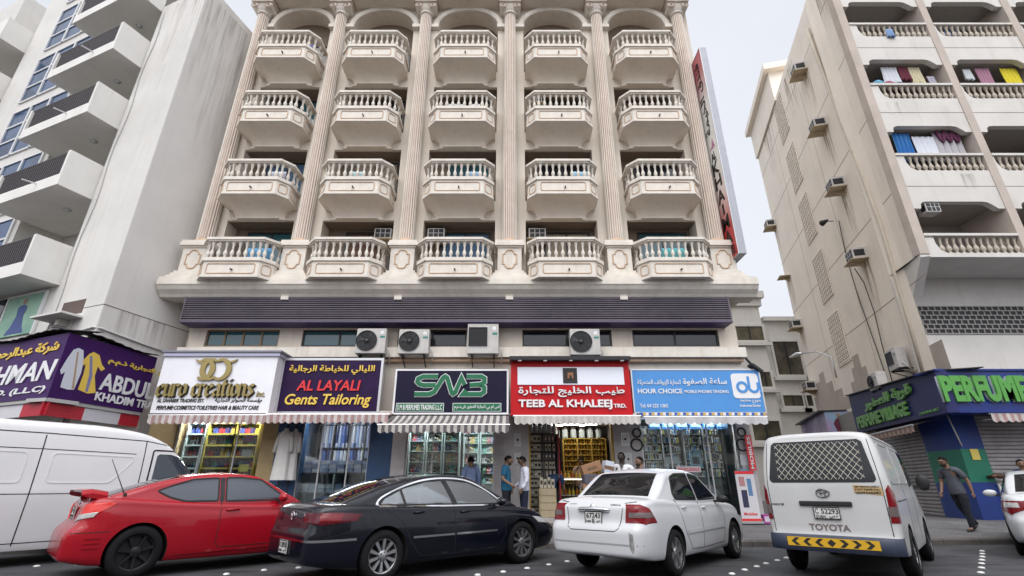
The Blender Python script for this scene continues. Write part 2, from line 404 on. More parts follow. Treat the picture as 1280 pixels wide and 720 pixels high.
# columns: fluted shaft, ionic capital, pedestal
def column(x):
    y = 15.08; n = 72; rows = []
    c = MB()
    for i in range(13):
        t = i/12; z = 9.02+(19.9-9.02)*t; r0 = .262-.035*t**1.5; ring = []
        for j in range(n):
            a = 2*pi*j/n; ph = (j*18/n) % 1; d = .026*max(0, sin(pi*ph))**.6 if .05 < ph < .95 else 0
            ring.append((x+(r0-d)*cos(a), y+(r0-d)*sin(a), z))
        rows.append(ring)
    k0 = len(c.f); c.grid(rows, close=True)
    for fi in range(k0, len(c.f)):
        ph = (((fi-k0) % n)*18/n) % 1
        c.m[fi] = 1 if .2 < ph < .7 else 0
    c.lathe([(.33, 8.93), (.345, 8.96), (.33, 9.0), (.28, 9.02), (.27, 9.05), (.25, 9.1)], (x, y, 0), 40, 2)
    o = c.build('column', [trimw, flute, peach], hotel, smooth=True, sharp=50)
    cp = MB()
    cp.lathe([(.23, 19.84), (.27, 19.87), (.27, 19.91), (.235, 19.93), (.27, 20.0), (.33, 20.06), (.34, 20.12), (.28, 20.16)], (x, y, 0), 32, 0)
    for sx in (-1, 1):                                    # volutes: a spiral roll on the front, seen as rings
        for dz, r in ((0, .17), (0, .11), (0, .05)):
            cp.lathe([(r, -.31-(.17-r)*.25), (r-.025, -.325-(.17-r)*.25), (r-.04, -.30), ], (x+sx*.29, y, 20.2), 20, 1 if r != .11 else 0, axis='y')
        cp.lathe([(.0, -.30), (.165, -.30), (.15, 0), (.165, .3), (0, .3)], (x+sx*.29, y, 20.2), 20, 0, axis='y')
    cp.box(x-.30, x+.30, y-.28, y+.2, 20.22, 20.36)
    cp.box(x-.46, x+.46, y-.38, y+.3, 20.36, 20.44); cp.box(x-.50, x+.50, y-.42, y+.3, 20.44, 20.52, 1)
    cp.build('capital', [trimw, flute], o, smooth=True, sharp=40)
    pd = MB()
    for (hw, yf, z0, z1) in ((.62, 14.56, 7.50, 7.60), (.55, 14.62, 7.60, 7.70), (.48, 14.67, 7.70, 7.80), (.40, 14.74, 7.80, 8.66), (.44, 14.70, 8.66, 8.72), (.50, 14.64, 8.72, 8.84), (.47, 14.67, 8.84, 8.93)):
        pd.box(x-hw, x+hw, yf, HY+.02, z0, z1)
    a, bq = .23, .33                                     # cartouche of peach moulding
    pts = [(-a, -bq*.55), (-a*.7, -bq*.55), (-a*.55, -bq*.85), (-a*.3, -bq), (a*.3, -bq), (a*.55, -bq*.85), (a*.7, -bq*.55), (a, -bq*.55), (a, bq*.55), (a*.7, bq*.55), (a*.55, bq*.85), (a*.3, bq), (-a*.3, bq), (-a*.55, bq*.85), (-a*.7, bq*.55), (-a, bq*.55)]
    pd.tube([(x+p[0], 14.735, 8.24+p[1]) for p in pts], .028, 6, 1, closed=True)
    pd.build('pedestal', [trimw, peach], o, bevel=.012, seg=1)
for x in CX: column(x)
# arches with imposts and keystones
for b, o in zip(BX, OW):
    a = MB(); n = 24; rows = []
    for j in range(n+1):
        t = pi*j/n; c0, s0 = cos(t), sin(t)
        rows.append([(b+c0*(o+d), y, 19.5+s0*(.92+d)) for d, y in ((.0, HY+.02), (.0, HY-.10), (.05, HY-.13), (.20, HY-.13), (.24, HY-.09), (.26, HY+.02))])
    a.grid(rows)
    for s in (-1, 1): a.box(b+s*(o-.03), b+s*(o+.36), HY-.19, HY+.02, 19.33, 19.5); 
    a.prism([(-.11, 20.55), (.11, 20.55), (.14, 21.1), (-.14, 21.1)], (b, HY-.24, 0), (1, 0, 0), (0, 0, 1), (0, .22, 0), 1)
    a.build('arch_moulding', [trimw, flute], hotel, fix=True)
c = MB()
for y0, z0, z1 in ((14.62, 20.72, 20.86), (14.52, 20.86, 21.1), (14.2, 21.1, 21.3)): c.box(HX0-.1, HX1+.1, y0, HY+.02, z0, z1)
c.box(HX0+.2, HX1-.2, 14.72, HY+.02, 20.53, 20.72)
c.build('cornice', stucco, hotel)
# balconies
def rail_path(off, inset=0):
    return [(-1.26+inset, 0), (-1.26+inset, -.75+inset*.5), (-.93+inset*.4, -1.10+inset), (.93-inset*.4, -1.10+inset), (1.26-inset, -.75+inset*.5), (1.26-inset, 0)]
base = rail_path(0); inner = rail_path(0, .16)
def ring_prism(mb, out, inn, z0, z1, mi=0):
    n = len(out)
    for i in range(n-1):
        q = [out[i], out[i+1], inn[i+1], inn[i]]
        vs = [(p[0], p[1], z) for z in (z0, z1) for p in q]
        mb.add(vs, [(3, 2, 1, 0), (4, 5, 6, 7), (0, 1, 5, 4), (1, 2, 6, 5), (2, 3, 7, 6), (3, 0, 4, 7)], mi)
def baluster(mb, x, y, z0, h, s=1.0, n=10):
    pr = [(.062, 0), (.062, .05), (.045, .07), (.03, .10), (.036, .16), (.068, .27), (.066, .36), (.036, .50), (.030, .56), (.044, .60), (.030, .63), (.034, .72), (.056, .86), (.062, .88), (.062, 1.0)]
    mb.lathe([(r*s, z0+t*h) for r, t in pr], (x, y, 0), n)
bm_ = MB(); zb = -1.35                                   # z = 0 is the top of the rail
ring_prism(bm_, base, inner, zb, -.72)
bm_.add([(p[0], p[1], -1.0) for p in inner], [tuple(range(6))[::-1]])
lip0 = [(p[0]*1.035, p[1]*1.045) for p in base]
ring_prism(bm_, lip0, inner, -.84, -.72); ring_prism(bm_, [(p[0]*1.02, p[1]*1.025) for p in base], inner, zb-.05, zb+.04)
# corbel: the underside sweeps in to a narrow foot on the wall
foot = [(-.92, 0), (-.92, -.10), (-.70, -.22), (.70, -.22), (.92, -.10), (.92, 0)]
cor = MB(); rows = []
for j in range(9):
    a = pi/2*j/8; q, dz = sin(a), .38*(1-cos(a))
    rows.append([(p[0]+(f[0]-p[0])*q, p[1]+(f[1]-p[1])*q, zb-.05-dz) for p, f in zip(base, foot)])
rows.append([(f[0], f[1], zb-.50) for f in foot]); rows.append([(f[0], f[1]*.2, zb-.50) for f in foot])
cor.grid(rows, flip=False)
for r in ((-1.06, -.13, zb-.50, zb-.44),): cor.box(-.76, .76, -.26, 0, r[2], r[3]); cor.box(-.98, -.761, -.14, 0, r[2], r[3]); cor.box(.761, .98, -.14, 0, r[2], r[3])
bal = MB()
ring_prism(bal, [(p[0]*1.05, p[1]*1.055) for p in base], rail_path(0, .17), -.085, 0); ring_prism(bal, [(p[0]*1.015, p[1]*1.02) for p in base], rail_path(0, .15), -.13, -.085)
for i in range(8): baluster(bal, -.80+1.60*i/7, -1.02, -.72, .59)
for s in (-1, 1):
    for t in (.22, .78): baluster(bal, s*(.90+.29*t), -1.03+.31*t, -.72, .59)
    for t in (.3, .75): baluster(bal, s*1.185, -.66+.62*t, -.72, .59)
tr = MB()
def trim_loop(mb, o, u, w, h, r=.06):
    q = roundpoly([(-w, -h), (w, -h), (w, h), (-w, h)], r, 3); o = Vector(o); u = Vector(u)
    mb.tube([o+u*a+Vector((0, 0, 1))*b for a, b in q], .019, 6, closed=True)
trim_loop(tr, (0, -1.105, -1.10), (1, 0, 0), .80, .165)
for s in (-1, 1):
    trim_loop(tr, (s*1.10, -.93, -1.10), Vector((.33*s, .35, 0)).normalized()*s, .15, .165, .1)
    trim_loop(tr, (s*1.265, -.38, -1.10), (0, 1, 0), .24, .165, .1)
spout = MB(); spout.tube([(.06, -1.08, -1.14), (.06, -1.2, -1.16)], .028, 8)
first = None
bal_me = None
for bi, b in enumerate(BX):
    for k in (1, 2, 3, 0):
        if first is None:
            first = bm_.build('balcony', trimw); first['_local'] = 1; LOCALS.append(first); first.parent = hotel
            first.matrix_parent_inverse = Matrix.Translation((-hotel.location[0], -hotel.location[1], 0))
            cor.build('corbel', mat('corbel_bounce_cream', (.80, .72, .625), .85, var=.10, vscale=1.5, streak=.35), first, fix=True, smooth=True, sharp=35)  # paler than the balcony: light bounced from below is put into the colour
            bal.build('balustrade', trimw, first, smooth=True, sharp=40); tr.build('panel_trim', peach, first, smooth=True); spout.build('drain_spout', blackfr, first)
            o = first
        else: o = copy_tree(first, hotel)
        o.location = (b, HY, RAIL[k])
        if bi in (0, 4): o.scale = (.955, 1, 1)
        if k == 0:                                        # the lowest row rests on the ledge: no corbel
            for ch in [c for c in COL.objects if c.parent == o and c.name.startswith('corbel')]: bpy.data.objects.remove(ch)
# ledge under the first balconies
l = MB(); L0, L1 = -11.38, HX1+.35
prof = [(HY+.02, 7.51), (14.50, 7.51), (14.50, 7.42), (14.46, 7.42), (14.46, 7.24), (14.50, 7.20), (14.56, 7.10), (14.70, 6.98), (14.76, 6.90), (HY+.02, 6.90)]
l.prism(prof, (L0, 0, 0), (0, 1, 0), (0, 0, 1), (L1-L0, 0, 0))
for b in CX[1:5]: l.box(b-.12, b+.12, 14.66, 14.78, 6.78, 6.91)
l.build('ledge', trimw, hotel)
lv = MB(); LX0, LX1 = Xat(230, 386, 14.7)-.05, Xat(913, 386, 14.7)
n = 11
for i in range(n):
    z = 6.10+.80*i/n
    lv.prism([(14.695, z-.004), (14.695, z+.030), (14.80, z+.068), (14.83, z+.055), (14.72, z-.012)], (LX0, 0, 0), (0, 1, 0), (0, 0, 1), (LX1-LX0, 0, 0))
lv.box(LX0, LX1, 14.84, 15.28, 6.09, 6.895); lv.box(LX0, LX1, 14.69, 14.86, 6.045, 6.088)
lv.box(LX0, LX0+.04, 14.69, 14.84, 6.09, 6.89); lv.box(LX1-.04, LX1, 14.69, 14.84, 6.09, 6.89)
lo = lv.build('louvre_band', louvm, hotel)
s_ = MB(); s_.box(LX0-.01, LX1+.01, 14.685, 15.29, 6.02, 6.044); s_.build('soffit', purple, lo)
# mezzanine wall with its strip windows
mz0, mz1 = Zat(433, HY), Zat(412, HY)
wins = [(256, 348), (377, 470), (497, 583), (653, 765), (791, 899)]
MX0, MX1 = Xat(234, 433, HY), Xat(923, 433, HY)
m = MB(); e = [MX0]+[Xat(q, 425, HY) for wn in wins for q in wn]+[MX1]
for i in range(0, len(e), 2): m.box(e[i], e[i+1], HY, BACK, mz0, mz1)
m.box(MX0, MX1, HY, BACK, mz1, 6.9); m.box(MX0, MX1, HY, BACK, 3.3, mz0)
m.build('mezzanine_wall', stucco, hotel)
for i, wn in enumerate(wins):
    x0, x1 = Xat(wn[0], 425, HY), Xat(wn[1], 425, HY); fm = bronze if i == 0 else blackfr; np = 4 if i == 0 else 2
    f = MB(); f.frame((x0, HY+.12, mz0), (1, 0, 0), (0, 0, 1), x1-x0, mz1-mz0, .05, (0, -.07, 0))
    for j in range(1, np): f.box(x0+(x1-x0)*j/np-.03, x0+(x1-x0)*j/np+.03, HY+.06, HY+.115, mz0+.05, mz1-.05)
    fo = f.build('strip_window', fm, hotel)
    gl = MB(); gl.box(x0+.05, x1-.05, HY+.09, HY+.10, mz0+.05, mz1-.05); gl.build('pane', tealglass if i in (0, 1) else darkglass, fo)
bd = MB(); bd.box(MX0-.1, MX1+.08, 15.0, HY, Zat(446, 15.0), Zat(434, 15.0)); bd.build('sill_band', trimw, hotel)
pb = MB(); pb.box(MX0+.4, MX1+.02, 15.12, HY, Zat(452, 15.12), Zat(447.5, 15.12)); pb.build('peach_band', peach, hotel, bevel=.03)
# ground floor piers
greyp = mat('pier_grey', (.42, .40, .40), .7, var=.2, vscale=2, streak=.4)
tanp = mat('pier_tan', (.42, .31, .16), .7, var=.15); bluep = mat('pier_blue', (.025, .07, .16), .5, var=.2, vscale=5)
whitep = mat('pier_white', (.5, .47, .47), .75, var=.2, vscale=3, streak=.6)
def px_(x): return Xat(x, 560, HY)
piers = [(MX0-.5, px_(215), tanp), (px_(325), px_(344), tanp), (px_(344), px_(374), bluep), (px_(461), px_(490), bluep), (px_(490), px_(507), whitep), (px_(618), px_(640), greyp), (px_(640), px_(661), greyp), (px_(768), px_(803), greyp), (px_(924), px_(941), greyp)]
for a, b, mm in piers:
    p = MB(); p.box(a, b, HY, HY+.5, .24, 3.3); p.build('pier', mm, hotel)
lt = MB(); lt.box(MX0-.5, MX1+.2, HY+.02, BACK, 3.299, 3.32); lt.build('shop_lintel', greyp, hotel)
th = MB(); th.box(MX0-.5, MX1+.2, HY-.35, 20.5, .2, .42); th.build('shop_floor', mat('shop_floor', (.5, .48, .45), .35, var=.15), hotel)
# ------------------------------------------------------------ shop signs
M_white = mat('sign_white', (.78, .78, .82), .45, var=.06, vscale=2)
M_gold = mat('letter_gold', (.32, .25, .10), .35, metal=.6); M_goldp = mat('letter_yellow', (.72, .50, .08), .5)
M_black = mat('letter_black', (.02, .018, .015), .5); M_red = mat('letter_red', (.62, .03, .035), .45)
M_letw = mat('letter_white', (.70, .70, .71), .45)
M_plum = mat('sign_plum', (.024, .008, .050), .45, var=.3, vscale=3, spec=.2); M_navy = mat('sign_night', (.009, .007, .026), .45, spec=.2)
M_green = mat('letter_green', (.008, .13, .055), .4); M_signred = mat('sign_red', (.45, .008, .012), .4, var=.08, spec=.25)
M_signblue = mat('sign_blue', (.08, .26, .58), .4, var=.05, spec=.25); M_alu = mat('aluminium', (.55, .55, .56), .35, metal=.7)
M_dk = mat('dark_metal', (.025, .025, .028), .5, metal=.3)
class Sign:
    def __init__(s, label, xl, xr, yt, yb, Y, depth, board, frame=None, fw=.035):
        s.Y = Y; s.x0, s.x1, s.z0, s.z1 = Xat(xl, yb, Y), Xat(xr, yb, Y), Zat(yb, Y), Zat(yt, Y)
        s.t = thing('shop_sign', label, 'shop sign', (s.x0, Y, s.z0)); s.w, s.h = s.x1-s.x0, s.z1-s.z0
        b = MB(); b.box(0, s.w, 0, depth, 0, s.h); b.build('sign_board', board, s.t)
        if frame:
            f = MB(); f.frame((-fw*.5, -.012, -fw*.5), (1, 0, 0), (0, 0, 1), s.w+fw, s.h+fw, fw, (0, depth*.6, 0)); f.build('sign_frame', frame, s.t)
    def at(s, x, y, d=.004): return Vector((Xat(x, y, s.Y)-s.x0, -d, Zat(y, s.Y)-s.z0))
    def text(s, body, x0, x1, yt, yb, m, depth=.03, bold=0, shear=0, d=.004, name='lettering', warp=None):
        a, b = s.at(x0, yb, d), s.at(x1, yt, d); b2 = s.at(x1, yb, d)
        return lettering(body, s.t, a, (1, 0, 0), (0, 0, 1), b2.x-a.x, b.z-a.z, m, depth, bold, shear, name, warp)
    def panel(s, x0, x1, yt, yb, m, depth=.02, name='panel', r=0, d=.0):
        a, b = s.at(x0, yb, d), s.at(x1, yt, d); w, h = s.at(x1, yb, d).x-a.x, b.z-a.z
        q = [(0, 0), (w, 0), (w, h), (0, h)]; q = roundpoly(q, r, 5) if r else q
        p = MB(); p.prism(q, a, (1, 0, 0), (0, 0, 1), (0, -depth, 0)); return p.build(name, m, s.t)
# 1 white sign with olive blackletter
s1 = Sign('white shop sign with olive gold blackletter lettering and curled emblem above it', 187, 335, 441, 516.5, 14.2, .9, M_white, None)
p = MB(); p.box(-.05, s1.w+.12, -.10, .95, s1.h, s1.h+.05); p.box(-.02, s1.w+.06, -.06, .9, s1.h-.11, s1.h-.001, 1); p.build('sign_hood', [mat('hood_grey', (.2, .2, .24), .5), mat('hood_lilac', (.42, .43, .55), .4)], s1.t)
GOTH = {'e': (.62, [[(.55, .2), (.3, 0), (.1, .2), (.1, .8), (.35, 1), (.55, .75), (.14, .48)]]), 'u': (.68, [[(.05, 1), (.1, .95), (.1, .18), (.28, 0), (.52, .2)], [(.52, 1), (.52, .12), (.64, 0)]]),
 'r': (.55, [[(.02, .9), (.1, 1), (.1, .05), (.2, 0)], [(.1, .8), (.32, 1), (.48, .84)]]), 'o': (.62, [[(.1, .8), (.1, .2), (.32, 0), (.54, .2), (.54, .8), (.32, 1), (.1, .8)]]), 'c': (.58, [[(.5, .84), (.32, 1), (.1, .8), (.1, .2), (.3, 0), (.52, .16)]]),
 'a': (.68, [[(.12, .82), (.32, 1), (.52, .8), (.52, .12), (.64, 0)], [(.52, .56), (.16, .42), (.1, .14), (.28, 0), (.52, .2)]]), 't': (.50, [[(.2, 1.35), (.2, .15), (.34, 0), (.48, .12)], [(.02, 1), (.44, 1)]]), 'i': (.34, [[(.06, .92), (.15, 1), (.15, .12), (.27, 0)], [(.15, 1.32), (.2, 1.38)]]),
 'n': (.70, [[(.02, .9), (.1, 1), (.1, .04), (.18, 0)], [(.1, .8), (.34, 1), (.52, .82), (.52, .12), (.64, 0)]]), 's': (.58, [[(.5, .84), (.3, 1), (.1, .8), (.5, .26), (.3, 0), (.06, .16)]]), ' ': (.42, [])}
def blackletter(word, o, w, h, nib, depth, m_, name):
    """letters drawn with a broad nib held at 40 degrees"""
    tot = sum(GOTH[c][0] for c in word); kx, kz = w/tot, h/1.4; nx, nz = nib*cos(R(40))/2, nib*sin(R(40))/2; x = 0; g = MB(); n = 0
    for c in word:
        for st in GOTH[c][1]:
            for (ax, az), (bx, bz) in zip(st, st[1:]):
                p0, p1 = ((x+ax)*kx, az*kz), ((x+bx)*kx, bz*kz); n += 1
                q = [(p0[0]-nx, p0[1]-nz), (p0[0]+nx, p0[1]+nz), (p1[0]+nx, p1[1]+nz), (p1[0]-nx, p1[1]-nz)]
                g.prism(q, o, (1, 0, 0), (0, 0, 1), (0, -depth-.0006*(n % 5), 0))
        x += GOTH[c][0]
    return g.build(name, m_, s1.t, fix=False)
a_, b_ = s1.at(195.5, 495.5), s1.at(317, 475)
blackletter('euro creations', (a_.x+.022, -.004, a_.z-.018), s1.at(317, 495.5).x-a_.x, b_.z-a_.z, .10, .03, M_black, 'letter_shadow')
blackletter('euro creations', (a_.x, -.004, a_.z), s1.at(317, 495.5).x-a_.x, b_.z-a_.z, .088, .075, M_gold, 'lettering')
def crescent(cx, sgn):
    out = []
    for i in range(15):
        a = R(-125+250*i/14); out.append((cx+sgn*.30*cos(a), .33*sin(a)))
    for i in range(15):
        a = R(125-250*i/14); out.append((cx+sgn*(.18*cos(a)-.03), .25*sin(a)))
    return out
a = s1.at(269, 462)
em = MB()
for cx, sg in ((-.12, -1), (.2, 1), (-.28, 1)): em.prism(crescent(cx, sg), (a.x, -.004, a.z), (1, 0, 0), (0, 0, 1), (0, -.06-.01*abs(cx), 0))
for sx in (-1, 1): em.prism([(sx*.25, .2), (sx*.62, .3), (sx*.55, .22), (sx*.3, .13)], (a.x, -.004, a.z), (1, 0, 0), (0, 0, 1), (0, -.055, 0))
em.build('emblem', M_gold, s1.t)
s1.text('inc.', 320, 331, 489, 496, M_gold, .02, .02, .2)
s1.text('AL SAHABER TRADING EST.', 196, 255, 498.5, 503, M_black, .01, .02, .15)
s1.text(ar('مؤسسة الصوابر التجارية'), 268, 327, 497.5, 504.5, M_black, .01, .012)
s1.text('PERFUME·COSMETICS·TOILETRIES·HAIR & BEAUTY CARE', 195, 323, 507, 512.2, M_black, .01, .025, .15)
# 2 plum tailoring sign
s2 = Sign('plum shop sign for gents tailoring in gold and red letters inside a pale frame', 344, 472, 449, 516, 14.55, .35, M_plum, M_alu, .07)
s2.text(ar('الليالي للخياطة الرجالية'), 361, 468, 456.5, 468.5, M_goldp, .03, .018)
s2.text('AL LAYALI', 370.5, 450, 475.5, 488.5, M_red, .035, .02, .12)
s2.text('Gents Tailoring', 355, 463, 492.5, 510, M_goldp, .03, .016, .22)
# 3 night-blue perfume sign with interlocked green letters
s3 = Sign('near black shop sign with three big green linked letters and two small green plates', 491, 634.5, 462.5, 517, 14.55, .35, M_navy, M_letw, .05)
def smb(mb, w, dz, mi):
    def st(p): mb.tube([(q[0], dz, q[1]) for q in p], w, 4, mi)
    for off in (0, .17):
        pass
a, b = s3.at(517, 495), s3.at(606.5, 469); lw, lh = s3.at(606.5, 495).x-a.x, b.z-a.z
def stroke(poly, wd):
    """a flat ribbon of width wd along poly, mitred"""
    L, Rr = [], []
    n = len(poly); P_ = [Vector(q) for q in poly]
    for i in range(n):
        d0 = (P_[i]-P_[max(i-1, 0)]); d1 = (P_[min(i+1, n-1)]-P_[i])
        d0 = d0.normalized() if d0.length else d1.normalized(); d1 = d1.normalized() if d1.length else d0
        m = (d0+d1); m = m.normalized() if m.length > 1e-4 else d0
        nn = Vector((-m.y, m.x)); sc = 1/max(.45, nn.dot(Vector((-d0.y, d0.x)))); L.append(P_[i]+nn*wd/2*sc); Rr.append(P_[i]-nn*wd/2*sc)
    return L, Rr
ribs = [[(.33, .93), (.12, .93), (.05, .82), (.04, .68), (.07, .57), (.13, .51), (.30, .51)],
        [(.01, .08), (.22, .08), (.29, .20), (.40, .86), (.43, .93), (.46, .86), (.53, .16), (.55, .10), (.58, .16), (.66, .86), (.71, .52)],
        [(.73, .93), (.94, .93), (.985, .84), (.985, .66), (.94, .55), (.78, .51)], [(.94, .53), (.985, .40), (.985, .20), (.94, .08), (.69, .08), (.73, .27)]]
for wd, mm, d, nm in ((.165, M_letw, .02, 'letter_outline'), (.125, M_green, .035, 'linked_letters')):
    g = MB()
    for i, rb_ in enumerate(ribs):
        L, Q = stroke([(q[0]*lw, q[1]*lh) for q in rb_], wd)
        for j in range(len(L)-1):
            dd = d+.0012*i+.0003*j
            g.prism([tuple(L[j]), tuple(L[j+1]), tuple(Q[j+1]), tuple(Q[j])], (a.x, -.004, a.z), (1, 0, 0), (0, 0, 1), (0, -dd, 0))
    g.build(nm, mm, s3.t)
for x0, x1, tx, bo in ((494.5, 554.5, 'S M B PERFUMES TRADING L.L.C', .02), (565.5, 626.5, ar('اس ام بي لتجارة العطور ش.ذ.م.م'), .012)):
    s3.panel(x0, x1, 503.8, 514.4, M_letw, .008, 'name_plate'); s3.panel(x0+.7, x1-.7, 504.5, 513.7, M_green, .014, 'name_plate'); s3.text(tx, x0+2, x1-2, 506, 512.5, M_letw, .01, bo, 0, .016)
# 4 red sign
s4 = Sign('red shop sign with white lettering below a wide white panel and small dark emblem', 638.5, 791.5, 452, 519, 14.5, .45, M_signred)
p = MB(); p.box(-.04, s4.w+.02, -.25, .45, s4.h, s4.h+.11); p.build('sign_hood', M_dk, s4.t)
p = MB()
for i in range(5): p.box(s4.w*(.06+.215*i), s4.w*(.06+.215*i)+.1, -.22, -.12, s4.h-.03, s4.h-.001)
p.build('sign_light', M_alu, s4.t)
s4.panel(647, 780.5, 459, 481, mat('sign_panel_white', (.75, .77, .85), .4), .02, 'panel'); s4.panel(704, 721.7, 460.3, 479.3, M_black, .035, 'emblem')
s4.panel(709.5, 716.5, 466, 473.5, mat('emblem_copper', (.30, .12, .05), .4), .05, 'emblem'); s4.panel(711.5, 714.5, 469.5, 473.4, M_black, .056, 'emblem')
s4.text(ar('طيب الخليج للتجارة'), 648, 781, 483.5, 496.5, M_letw, .05, .018)
s4.text('TEEB AL KHALEEJ', 648, 765.5, 499.8, 512, M_letw, .05, .028); s4.text('TRD.', 767, 783, 505, 509.8, M_letw, .04, .028)
# 5 blue sign
s5 = Sign('sky blue phone shop sign with white lettering and white square emblem at its end', 793.5, 958, 462, 516, 14.55, .35, M_signblue, M_alu, .04)
s5.text(ar('ساعة الصفوة'), 854.5, 909, 472.5, 482.5, M_letw, .012, .014); s5.text(ar('لتجارة الهواتف المتحركة'), 797, 851, 474.5, 482, M_letw, .01, .01)
s5.text('HOUR CHOICE', 797.5, 853, 486, 492, M_letw, .012, .02); s5.text('MOBILE PHONES TRADING', 856, 911, 487.7, 491.5, M_letw, .01, .015); s5.text('Tel: 04 225 1365', 800, 835, 505, 509.4, M_letw, .01, .012)
s5.panel(917.5, 951.5, 467, 498, M_letw, .015, 'emblem_square', .12)
def ringpath(mb, c, r, w, a0, a1, n=20):
    for i in range(n):
        t0, t1 = R(a0+(a1-a0)*i/n), R(a0+(a1-a0)*(i+1)/n)
        mb.prism([(c[0]+r*cos(t0), c[1]+r*sin(t0)), (c[0]+(r+w)*cos(t0), c[1]+(r+w)*sin(t0)), (c[0]+(r+w)*cos(t1), c[1]+(r+w)*sin(t1)), (c[0]+r*cos(t1), c[1]+r*sin(t1))], (0, -.016, 0), (1, 0, 0), (0, 0, 1), (0, -.012, 0))
q = s5.at(934.5, 484); g = MB()
ringpath(g, (q.x-.17, q.z), .10, .075, 0, 360, 24); ringpath(g, (q.x+.17, q.z), .10, .075, 180, 360, 14)
g.prism([(.005+q.x, q.z), (.078-.075+.0+q.x+.075-.003, q.z), (q.x+.075, q.z+.32), (q.x+.005, q.z+.32)], (0, -.0165, 0), (1, 0, 0), (0, 0, 1), (0, -.012, 0))
g.box(q.x+.272, q.x+.343, -.0285, -.0165, q.z, q.z+.14); g.box(q.x+.33, q.x+.40, -.028, -.016, q.z-.19, q.z-.13)
g.build('emblem', M_signblue, s5.t)
s5.text(ar('موزع معتمد'), 925, 951, 499, 504, M_letw, .01, .012); s5.text('Authorised Dealer', 925, 951, 505.5, 508.6, M_letw, .008, .015)
# ------------------------------------------------------------ awnings
def awning(label, xl, xr, yt, yv, yb, Yw, Yf, cols, ns, arms=True, scallop=True, mirror=None):
    """cloth from a roller at the wall down to a front bar with a scalloped valance; cols = stripe materials"""
    zf, zt, zb = Zat(yv, Yf), Zat(yt, Yw), Zat(yb, Yf); x0, x1 = Xat(xl, yv, Yf), Xat(xr, yv, Yf)
    t = thing('awning', label, 'awning', (x0, Yf, zf)); w = x1-x0
    a = MB(); v = MB(); sw = w/ns
    for i in range(ns):
        m = i % len(cols); xa, xb = i*sw, (i+1)*sw
        rows = []
        for k in range(5):
            f = k/4; rows.append([(xa, (Yw-Yf)*f, (zt-zf)*f-.05*sin(pi*f)*(Yw-Yf)), (xb, (Yw-Yf)*f, (zt-zf)*f-.05*sin(pi*f)*(Yw-Yf))])
        a.grid(rows, m, flip=False)
        a.grid([[(p[0], p[1], p[2]-.012) for p in r] for r in rows], m, flip=True)
        nn = 6; dz = zf-zb; top = []; bot = []
        for k in range(nn+1):
            x = xa+sw*k/nn; ph = x/w*ns*.5
            wv = .02*sin(x*9)
            top.append((x, -.03+wv*.2, -.0)); bot.append((x, -.035+wv, -dz*(.78+.22*abs(sin(pi*ph))) if scallop else -dz))
        v.grid([top, bot], m, flip=True); v.grid([[(p[0], p[1]+.012, p[2]) for p in r] for r in (top, bot)], m)
    a.build('canopy', cols, t); v.build('valance', cols, t)
    r = MB(); r.tube([(-.03, 0, -.0), (w+.03, 0, -.0)], .028, 8); r.build('front_bar', M_alu, t)
    r = MB(); r.tube([(-.05, Yw-Yf+.03, zt-zf), (w+.05, Yw-Yf+.03, zt-zf)], .06, 10); r.build('roller', cols[0], t, smooth=True)
    if arms:
        for x in (.25, w-.25):
            r = MB(); r.tube([(x, 0, -.03), (x+(.2 if x < w/2 else -.2), (Yw-Yf)*.5, -.10), (x, Yw-Yf, -.12)], .02, 6); r.build('folding_arm', M_alu, t)
    return t
c_red = [mat('cloth_pale', (.52, .47, .45), .9, var=.25, vscale=4), mat('cloth_faded_red', (.36, .235, .225), .9, var=.25, vscale=4)]
c_grey = [mat('cloth_cream', (.46, .43, .40), .9, var=.25, vscale=4), mat('cloth_grey', (.12, .11, .115), .9, var=.2, vscale=4)]
c_wht = [mat('cloth_white', (.55, .52, .49), .9, var=.2, vscale=4), mat('cloth_ecru', (.47, .44, .40), .9, var=.2, vscale=4)]
c_blu = [mat('cloth_soft', (.50, .49, .50), .9, var=.2, vscale=5)]
awning('rolled faded red and white striped awning under the white blackletter sign', 187, 334, 517.5, 519, 530.5, 14.35, 14.0, c_red, 34)
awning('rolled faded red and white striped awning under the plum tailoring sign', 334, 486, 516, 518, 529.5, 14.6, 14.0, c_red, 36)
awning('opened grey and cream striped awning under the linked green letters', 473, 636, 518.5, 531, 541.5, 14.65, 13.35, c_grey, 38)
awning('short cream awning with scalloped edge under the red sign', 643, 800, 519, 520, 531, 14.55, 14.0, c_wht, 40)
awning('white sagging awning under the sky blue sign', 806, 958, 518, 521, 531, 14.6, 14.05, c_blu, 30)
bs = MB()
x0, x1, zz = Xat(800, 517, 14.4), Xat(957, 517, 14.4), Zat(517.3, 14.4)
for i in range(44): bs.box(x0+(x1-x0)*i/44, x0+(x1-x0)*(i+1)/44-.002, 14.38, 14.46, zz-.045, zz+.035, i % 3)
tag(bs.build('striped_roller', [mat('stripe_blue', (.03, .10, .35), .8), mat('stripe_ochre', (.5, .33, .1), .8), mat('stripe_light', (.6, .6, .6), .8)]), 'blue and ochre striped cloth roller between the sky blue sign and the white awning', 'awning roller')
